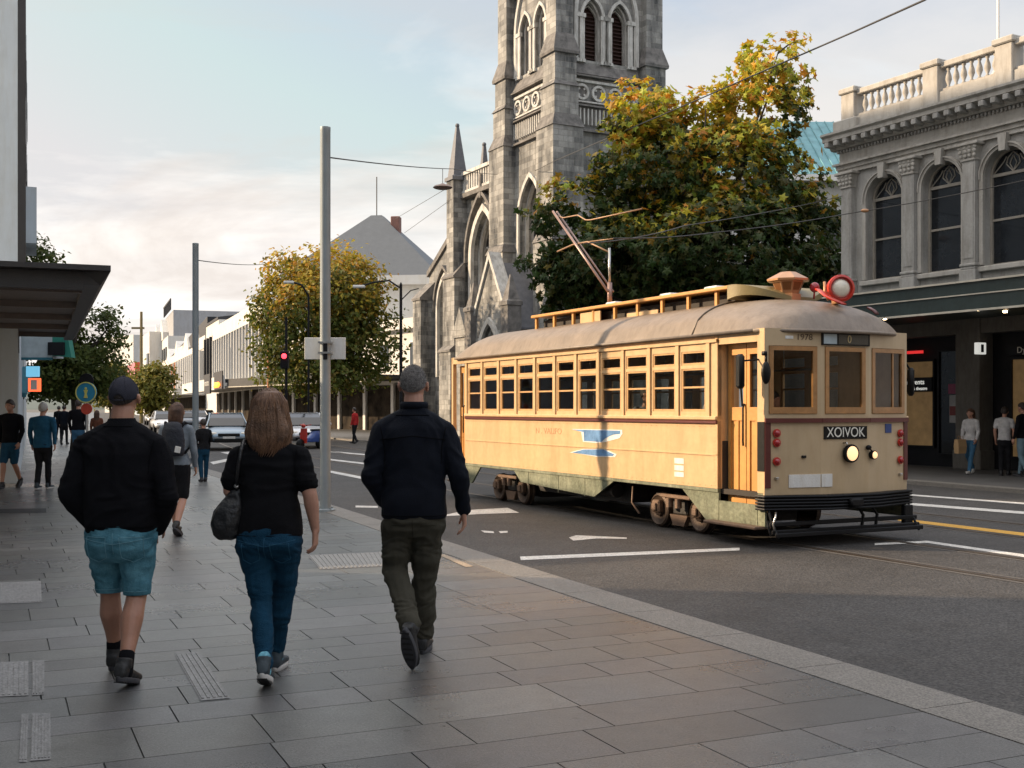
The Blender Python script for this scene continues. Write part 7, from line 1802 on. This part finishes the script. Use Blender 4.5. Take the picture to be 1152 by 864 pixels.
rings_xy(t, [(.90, 0, 0, .196, .142), (.915, 0, 0, .208, .150), (.98, 0, 0, .210, .153), (1.08, 0, 0, .204, .150), (1.2, 0, 0, .204, .148), (1.32, 0, 0, .212, .145), (1.41, 0, -.01, .214, .135), (1.475, 0, -.015, .190, .115), (1.52, 0, -.015, .145, .092), (1.555, 0, -.012, .098, .082), (1.60, 0, -.008, .086, .080), (1.625, 0, -.006, .083, .078)], 32)
for s_ in (-1, 1): seg(t, (s_*.06, -.012, 1.53), sh_[s_]+V((-s_*.01, 0, 0)), .066, .072); limb(t, [sh_[s_]+V((-s_*.01, 0, 0)), sh_[s_].lerp(el_[s_], .35), sh_[s_].lerp(el_[s_], .7), el_[s_], el_[s_].lerp(wr_[s_], .35), el_[s_].lerp(wr_[s_], .8), wr_[s_]+V((0, 0, .01))], [.073, .072, .068, .064, .060, .052, .050])
jk = bpy_jk3 = blob(t, 'jacket', C_navy, m3, .0085, 2, .012, (5, 5, 8), 12, hem=.905)
q = G(); rings_xy(q, [(1.60, 0, -.008, .090, .084), (1.628, 0, -.006, .089, .083), (1.640, 0, -.006, .082, .077), (1.60, 0, -.006, .078, .074)], 24); q.obj('collar', C_navy, jk, True)
b_ = G(); rings_xy(b_, [(1.02, 0, 0, .175, .13), (.95, 0, -.005, .188, .14), (.88, 0, -.010, .195, .142), (.83, 0, -.006, .192, .125), (.79, 0, 0, .175, .085)], 28)
for s_ in (-1, 1):
    a_ = an3[s_].lerp(kn3[s_], .08); limb(b_, [hp3[s_]+V((0, -.005, -.06)), hp3[s_].lerp(kn3[s_], .4), hp3[s_].lerp(kn3[s_], .8), kn3[s_], kn3[s_].lerp(a_, .4)+V((0, -.005, 0)), a_], [.108, .102, .090, .084, .078, .069])
bpy_tr3 = blob(b_, 'trousers', C_oliv, m3, .0085, 2, .014, (8, 8, 17), 15)
shoe(m3, an3[-1], -.30, -1.12, (C_shoe, C_sole, C_shoe), L=.30); shoe(m3, an3[1], -.05, .0, (C_shoe, C_sole), L=.30)
hair_short(m3, Mh3, C_hair_g, -.050, puff=.99)

# stitched seams, laid on the cloth as seen from behind
from mathutils.bvhtree import BVHTree
def stitch(o, lines, mt, name, r=.0022, off=.0015):
    me = o.data; bv = BVHTree.FromPolygons([v.co.copy() for v in me.vertices], [tuple(p.vertices) for p in me.polygons]); q_ = G()
    for ln in lines:
        pts = []
        for (x0, z0), (x1, z1) in zip(ln, ln[1:]):
            n_ = max(2, int(math.hypot(x1-x0, z1-z0)/.012))
            for i in range(n_):
                t_ = i/n_; h_ = bv.ray_cast(V((x0+(x1-x0)*t_, -1, z0+(z1-z0)*t_)), V((0, 1, 0)))
                if h_[0]: pts.append(h_[0]+h_[1]*off)
        h_ = bv.ray_cast(V((ln[-1][0], -1, ln[-1][1])), V((0, 1, 0)))
        if h_[0]: pts.append(h_[0]+h_[1]*off)
        if len(pts) > 2: q_.tube(pts, r, 5)
    if q_.v: q_.islands('seam', mt, o, True)
def pocket(cx, z, w_, h_): return [(cx-w_, z), (cx+w_, z), (cx+w_*.95, z-h_*.8), (cx, z-h_), (cx-w_*.95, z-h_*.8), (cx-w_, z)]
T_lt = cloth('thread_pale', (.16, .33, .40)); T_dk = cloth('seam_dark', (.004, .004, .005)); T_dn = cloth('thread_denim', (.03, .10, .17)); T_ol = cloth('seam_olive', (.03, .028, .02))
stitch(bpy_sh1, [pocket(-.105, .855, .062, .15), pocket(.10, .855, .062, .15), [(0, .88), (0, .76)], [(-.2, .845), (0, .815), (.2, .845)], [(-.19, .525), (-.03, .525)], [(.01, .525), (.16, .525)]], T_lt, 'seams')
stitch(bpy_sw1, [[(-.20, .905), (.20, .905)], [(-.20, .912), (.20, .912)], [(-.085, 1.492), (.085, 1.492)], [(-.215, 1.42), (-.19, 1.3), (-.185, 1.22)], [(.215, 1.42), (.19, 1.3), (.185, 1.22)]], T_dk, 'seams', .003)
stitch(bpy_te2, [[(-.19, .862), (.19, .862)], [(-.175, 1.37), (-.165, 1.28), (-.16, 1.2)], [(.175, 1.37), (.165, 1.28), (.16, 1.2)], [(-.26, 1.19), (-.185, 1.175)], [(.185, 1.17), (.27, 1.18)]], T_dk, 'seams', .0025)
stitch(bpy_je2, [pocket(-.085, .815, .052, .12), pocket(.085, .815, .052, .12), [(0, .85), (-.005, .72)], [(-.17, .835), (0, .80), (.17, .835)]], T_dn, 'seams')
stitch(bpy_jk3, [[(-.20, .925), (.20, .925)], [(-.205, 1.40), (0, 1.425), (.205, 1.40)], [(-.205, 1.48), (-.18, 1.36), (-.175, 1.25)], [(.205, 1.48), (.18, 1.36), (.175, 1.25)], [(-.11, 1.555), (.10, 1.555)]], T_dk, 'seams', .003)
stitch(bpy_tr3, [[(-.13, .865), (-.04, .865)], [(.05, .865), (.14, .865)], [(.0, .90), (0, .79)]], T_ol, 'seams')

rr2 = random.Random(8); q = G()
for i in range(5200):
    a = rr2.uniform(0, 2*math.pi); u = rr2.uniform(-.35, 1); ph_ = math.sqrt(max(0, 1-u*u)); d_ = V((ph_*math.cos(a), ph_*math.sin(a), u))
    p_ = V((d_.x*.0775, -.010+d_.y*.0975, .014+d_.z*.1035)); ln_ = -.045+(p_.y+.09)*.62
    if p_.z < ln_ or (d_.y > .5 and p_.z < .07): continue
    t_ = (d_+V((rr2.uniform(-.7, .7), rr2.uniform(-.7, .7), rr2.uniform(-1.0, .3)))).normalized()*(.005+.007*max(0, d_.z)); w_ = d_.cross(t_).normalized()*.0009
    q.add([Mh3 @ (p_-w_), Mh3 @ (p_+w_), Mh3 @ (p_+t_)], [(0, 1, 2)])
q.obj('hair_strands', islandmat('grey_hair_strands', [(.08, .07, .065), (.18, .17, .16), (.32, .30, .29), (.12, .11, .10), (.45, .43, .41)], .6, 0), m3, False, flip=False)

# ---- further people
def at_px(px, py): p = GP(px, py); return (p.x, p.y, 0)
w4, j4 = walker('woman in a grey sweater and black shorts with a dark backpack, bare calves', at_px(199, 602), 0, 1.66, dict(top=C_gry, bottom=C_blkt, legs='short', hair=C_hair_b, hairlen=.15, fem=1, girth=1.06, stride=.20, lead=-1, shoes=(C_shoe, C_sole), hem=.93))
l4 = V(w4.location)
bp_ = empty('backpack', (l4.x, l4.y-.15, 1.0), 0, 'dark backpack with small pale tags worn by the woman in grey', 'backpack')
q = G(); rings_xy(q, [(.0, 0, -.02, .12, .06), (.05, 0, -.02, .145, .085), (.20, 0, -.02, .145, .085), (.33, 0, -.02, .13, .075), (.40, 0, -.01, .10, .055), (.43, 0, 0, .05, .03)], 22)
blob(q, 'bag_body', pmat('backpack_fabric', (.014, .017, .026), .75, bump=.4, bscale=60), bp_, .011, 1, .005, (10, 10, 10), 2)
q = G()
for s_ in (-1, 1): q.tube([(s_*.10, .0, .36), (s_*.12, .07, .42), (s_*.125, .17, .40), (s_*.13, .25, .30), (s_*.14, .2, .1), (s_*.13, .05, .04)], .018, 6)
q.obj('straps', C_blkt, bp_, True)
q = G(); q.bbox(.03, .10, -.112, -.10, .06, .14, .004, M=Matrix.Rotation(.2, 4, 'Y')); q.bbox(-.045, -.02, -.112, -.10, .04, .075, .004); q.obj('tags', M_white, bp_)
walker('child in dark clothes standing beside the further grey pole', at_px(229, 542), .5, 1.36, dict(top=C_blkt, bottom=C_dend, hair=C_hair_d, stride=.05, fem=1, arms={1: ((.22, .05, 1.15), (.05, .26, 1.10)), -1: ((-.20, .0, 1.14), (-.2, .1, .92))}))
walker('white haired person in a blue coat and black trousers seen from behind', at_px(48, 550), -.05, 1.70, dict(top=C_blu, bottom=C_blkt, hair=C_hair_w, girth=1.18, stride=.10, hem=.84, fem=0, shoes=(C_sneak, C_solew)))
walker('man in a black hoodie and blue shorts walking towards the camera at the left edge', at_px(12, 549), math.pi-.1, 1.76, dict(top=C_blk, bottom=cloth('blue_shorts', (.02, .07, .12)), legs='short', hair=C_hair_d, stride=.2, girth=1.08, skin=M_skin2))
walker('man in a black jacket seen from behind, left of the capped man', at_px(88, 520), -.05, 1.84, dict(top=C_blk, bottom=C_jean, hair=C_hair_d, girth=1.15, stride=.12))
walker('person in navy further down the pavement by the blue sign', at_px(72, 500), 0, 1.72, dict(top=C_navy, bottom=C_blkt, hair=C_hair_d, stride=.14))
walker('red haired person in a brown coat beyond the capped man\'s shoulder', at_px(109, 514), .2, 1.52, dict(top=cloth('brown_coat', (.13, .05, .03)), bottom=C_blkt, hair=C_hair_b, fem=1, hairlen=.2, stride=.1))
walker('person in a dark coat just right of the round sign, facing the camera', at_px(131, 508), math.pi, 1.70, dict(top=cloth('charcoal_coat', (.05, .05, .055)), bottom=C_blkt, hair=C_hair_d, stride=.1))
walker('small person in black far off between the hoodie and the blue coat', at_px(66, 494), 0, 1.7, dict(top=C_blk, bottom=C_blkt, hair=C_hair_d, stride=.12))
# person in red by the far kerb
walker('person in a red jacket and black trousers at the far kerb beyond the road', at_px(399, 499), 1.2, 1.62, dict(top=C_red, bottom=C_blkt, hair=C_hair_d, stride=.12), group='people on the far pavement')
# right side
w5, j5 = walker('woman in a pale cardigan and jeans carrying a brown paper bag on the far pavement', at_px(1092, 533), 2.35, 1.58, dict(top=C_wht, bottom=C_jean, hair=C_hair_b, hairlen=.18, fem=1, stride=.24, shoes=(C_solew, C_solew), lead=-1, arms={1: ((.21, .02, 1.15), (.20, .10, .93)), -1: ((-.21, .0, 1.14), (-.20, .12, .92))}), group='people on the far pavement')
p_ = V(w5.location); pb = empty('shopping_bag', (p_.x-.30, p_.y-.12, .50), .5, 'brown paper shopping bag held by the woman in the pale cardigan', 'bag')
q = G(); q.loft([[(-.13, -.06, 0), (.13, -.06, 0), (.13, .06, 0), (-.13, .06, 0)], [(-.145, -.075, .17), (.145, -.075, .17), (.145, .075, .17), (-.145, .075, .17)], [(-.14, -.05, .34), (.14, -.05, .34), (.14, .05, .34), (-.14, .05, .34)]]); q.obj('bag_body', pmat('kraft_paper', (.40, .25, .12), .8, var=.1, bump=.2), pb)
q = G()
for y in (-.04, .04): q.tube([(-.06, y, .34), (-.05, y*.5, .42), (.05, y*.5, .42), (.06, y, .34)], .006, 5)
q.obj('handle', pmat('kraft_cord', (.3, .18, .09), .8), pb)
walker('person in a white T-shirt and black trousers turned away by the dark shopfront', at_px(1130, 535), -.6, 1.62, dict(top=C_wht, bottom=C_blkt, sleeve='short', hair=C_hair_d, stride=.08), group='people on the far pavement')
walker('man in a black jacket and pale jeans at the right edge', at_px(1151, 536), .6, 1.72, dict(top=C_blk, bottom=cloth('pale_jeans', (.17, .25, .30)), hair=C_hair_d, girth=1.1, stride=.12), group='people on the far pavement')
# passengers inside the tram
def passenger(label, x, y, z, top, hair):
    Mw = tram.matrix_basis.copy(); p = Mw @ V((x, y, z)); e_ = empty('person', p, dir_rz(TU)-math.pi/2, label, 'person', 'passengers in the tram')
    b_ = G(); Mh = head(b_, V((0, .03, .62)), .5); seg(b_, (0, -.01, .42), (0, .01, .54), .055, .05)
    rings_xy(b_, [(-.02, 0, 0, .15, .11), (.3, 0, 0, .14, .09), (.40, 0, 0, .12, .07), (.46, 0, 0, .05, .05)], 16)
    for s_ in (-1, 1): limb(b_, [(s_*.1, .0, .03), (s_*.1, .38, .05), (s_*.1, .40, -.35)], [.08, .06, .04]); limb(b_, [(s_*.18, 0, .38), (s_*.22, .08, .14), (s_*.12, .28, .12)], [.05, .042, .03])
    blob(b_, 'body', M_skin, e_, .013, 1)
    t = G(); rings_xy(t, [(-.02, 0, 0, .165, .125), (.15, 0, 0, .15, .11), (.3, 0, 0, .165, .11), (.39, 0, 0, .14, .085), (.445, 0, 0, .065, .06)], 18)
    for s_ in (-1, 1): limb(t, [(s_*.17, 0, .38), (s_*.225, .08, .14), (s_*.14, .24, .12)], [.062, .054, .045])
    blob(t, 'top', top, e_, .013, 2, .005, (8, 8, 12), 3); 
    t = G()
    for s_ in (-1, 1): limb(t, [(s_*.1, .0, .03), (s_*.1, .38, .06), (s_*.1, .41, -.3)], [.095, .075, .055])
    blob(t, 'trousers', C_blkt, e_, .014, 1)
    hair_short(e_, Mh, hair)
passenger('passenger in a pale shirt behind the last side window before the tram door', -1.45, .42, 1.24, C_wht, C_hair_w)
passenger('passenger in grey sitting behind the middle side windows of the tram', -3.1, .42, 1.2, C_gry, C_hair_d)
passenger('driver in a pale pink shirt behind the left front window of the tram', -.55, .55, 1.10, cloth('pink_shirt', (.50, .36, .42)), C_hair_d)

# ------------------------------------------------------------------ cars
def car(label, loc, yaw, col, detail=True, group='cars in the street', kind='car'):
    e_ = empty(kind, loc, yaw, label, 'car', group)
    M_body = pmat('car_paint', col, .28, metal=.35, var=.04, bump=0, coat=.7)
    L_, Wd = 4.3, 1.78      # y forward = front
    q = G()
    secs = [(-2.15, .50, .78, .66), (-2.05, .40, .92, .80), (-1.6, .32, .98, .87), (-.8, .28, 1.0, .885), (.3, .28, .98, .89), (1.0, .28, .95, .885), (1.5, .30, .88, .865), (1.95, .34, .78, .80), (2.12, .42, .66, .70), (2.16, .48, .58, .62)]
    rings = []
    for y, zb, zt, hw_ in secs:
        ring = []
        for a in range(20):
            t_ = 2*math.pi*a/20; c, s_ = math.cos(t_), math.sin(t_); zc = (zb+zt)/2; hh_ = (zt-zb)/2
            ring.append((hw_*abs(c)**.42*(1 if c > 0 else -1)*(1-.06*max(0, s_)), y, zc+hh_*abs(s_)**.5*(1 if s_ > 0 else -1)))
        rings.append(ring)
    q.loft(rings); body_ = q.obj('body', M_body, e_, 40)
    q = G(); cs_ = [(-1.95, .95, .96, .70), (-1.35, .93, 1.36, .64), (-.7, .93, 1.46, .62), (.1, .93, 1.44, .62), (.55, .93, 1.28, .66), (1.05, .92, .97, .72)]
    rings = [[(-w_*1.12, y, zb), (w_*1.12, y, zb), (w_, y, zt), (-w_, y, zt)] for y, zb, zt, w_ in cs_]
    q.loft(rings); cab = q.obj('windows', M_glz, e_)
    q = G(); q.loft([[(-w_*1.01, y, zt-.02), (w_*1.01, y, zt-.02), (w_*.96, y, zt+.025), (-w_*.96, y, zt+.025)] for y, zb, zt, w_ in cs_[1:4]]); 
    for s_ in (-1, 1):
        q.tube([(s_*.80, 1.05, .95), (s_*.68, .55, 1.27), (s_*.63, .1, 1.45)], .035, 6); q.tube([(s_*.80, -1.95, .95), (s_*.66, -1.35, 1.36), (s_*.63, -.7, 1.46)], .045, 6); q.tube([(s_*.72, -.4, .95), (s_*.63, -.4, 1.45)], .03, 6)
    q.obj('roof', M_body, e_, 40)
    for s_ in (-1, 1):
        for y in (-1.35, 1.35):
            q = G(); q.lathe([(.32, -.1), (.335, -.08), (.335, .08), (.32, .1), (.2, .1)], 22, M=Matrix.Translation((s_*.79, y, .33)) @ Matrix.Rotation(math.pi/2, 4, 'Y')); wo = q.obj('wheel', M_blind, e_, 40)
            if detail: q = G(); q.lathe([(.21, -.115), (.21, .115), (.05, .12)], 16, M=Matrix.Translation((s_*.79, y, .33)) @ Matrix.Rotation(math.pi/2, 4, 'Y')); q.obj('rim', M_chrome, wo, 40)
        q = G(); q.ball((s_*.60, 2.03, .66), (.19, .09, .075), 12, 8); q.obj('headlight', M_lensoff, e_, True)
        q = G(); q.ball((s_*.62, -2.08, .76), (.16, .07, .07), 12, 8); q.obj('tail_light', M_redlens, e_, True)
        q = G(); q.bbox(s_*.97-.1, s_*.97+.1, .72, .82, .93, 1.07, .03); q.obj('door_mirror', M_body, e_, 40)
    if detail:
        q = G(); q.bbox(-.42, .42, 2.10, 2.18, .55, .68, .02); q.bbox(-.55, .55, 2.08, 2.17, .33, .47, .02); q.obj('grille', M_blind, e_)
        q = G(); q.bbox(-.24, .24, 2.175, 2.19, .47, .56, .004); q.obj('number_plate', M_white, e_)
        q = G(); q.box(-.74, .74, 2.14, 2.172, .50, .515); q.obj('trim', M_chrome, e_)
    return e_
def cl(px, py): p = GP(px, py, RZ); return (p.x, p.y, RZ)
car('silver blue sedan with headlights towards the camera, behind the small child', cl(254, 505), math.pi+.30, (.17, .24, .30))
car('white sedan facing the camera right of the long haired woman', cl(342, 503), math.pi+.28, (.52, .53, .55))
car('white car parked far off just right of the capped man', cl(186, 487), math.pi+.38, (.6, .6, .6), False)
car('dark grey car in the queue behind the white one', cl(206, 483), math.pi+.38, (.06, .07, .08), False)
car('silver car partly hidden by the woman with the backpack', cl(222, 481), math.pi+.38, (.4, .42, .45), False)
car('small pale car furthest down the street', cl(174, 478), math.pi+.38, (.5, .5, .5), False)
car('dark blue car far down the street on the right of the road', cl(232, 477), math.pi+.38, (.03, .05, .10), False)
# scooter by the white sedan
sc = empty('motor_scooter', (GP(352, 503, RZ).x+.3, GP(352, 503, RZ).y-2.3, RZ), 2.6, 'small blue and red motor scooter standing in front of the white sedan', 'scooter')
q = G(); rings_xy(q, [(.28, 0, -.1, .12, .42), (.45, 0, -.15, .14, .40), (.62, 0, -.28, .13, .28), (.74, 0, -.32, .10, .24)], 16); blob(q, 'body', pmat('scooter_blue', (.02, .06, .25), .3, coat=.6), sc, .02, 2)
q = G(); q.bbox(-.12, .12, -.62, -.05, .74, .82, .04); q.obj('seat', M_blind, sc, 40)
q = G(); q.loft([[(-.18, .42, .25), (.18, .42, .25), (.18, .46, .25), (-.18, .46, .25)], [(-.16, .38, .85), (.16, .38, .85), (.16, .42, .85), (-.16, .42, .85)]]); q.tube([(-.3, .3, 1.0), (0, .36, .95), (.3, .3, 1.0)], .02, 6); q.ball((0, .44, .95), (.1, .08, .09), 12, 8); q.obj('leg_shield', M_redpaint, sc, 40)
for y in (-.55, .62):
    q = G(); q.lathe([(.2, -.05), (.22, 0), (.2, .05), (.05, .06)], 20, M=Matrix.Translation((0, y, .22)) @ Matrix.Rotation(math.pi/2, 4, 'Y')); q.obj('wheel', M_blind, sc, True)
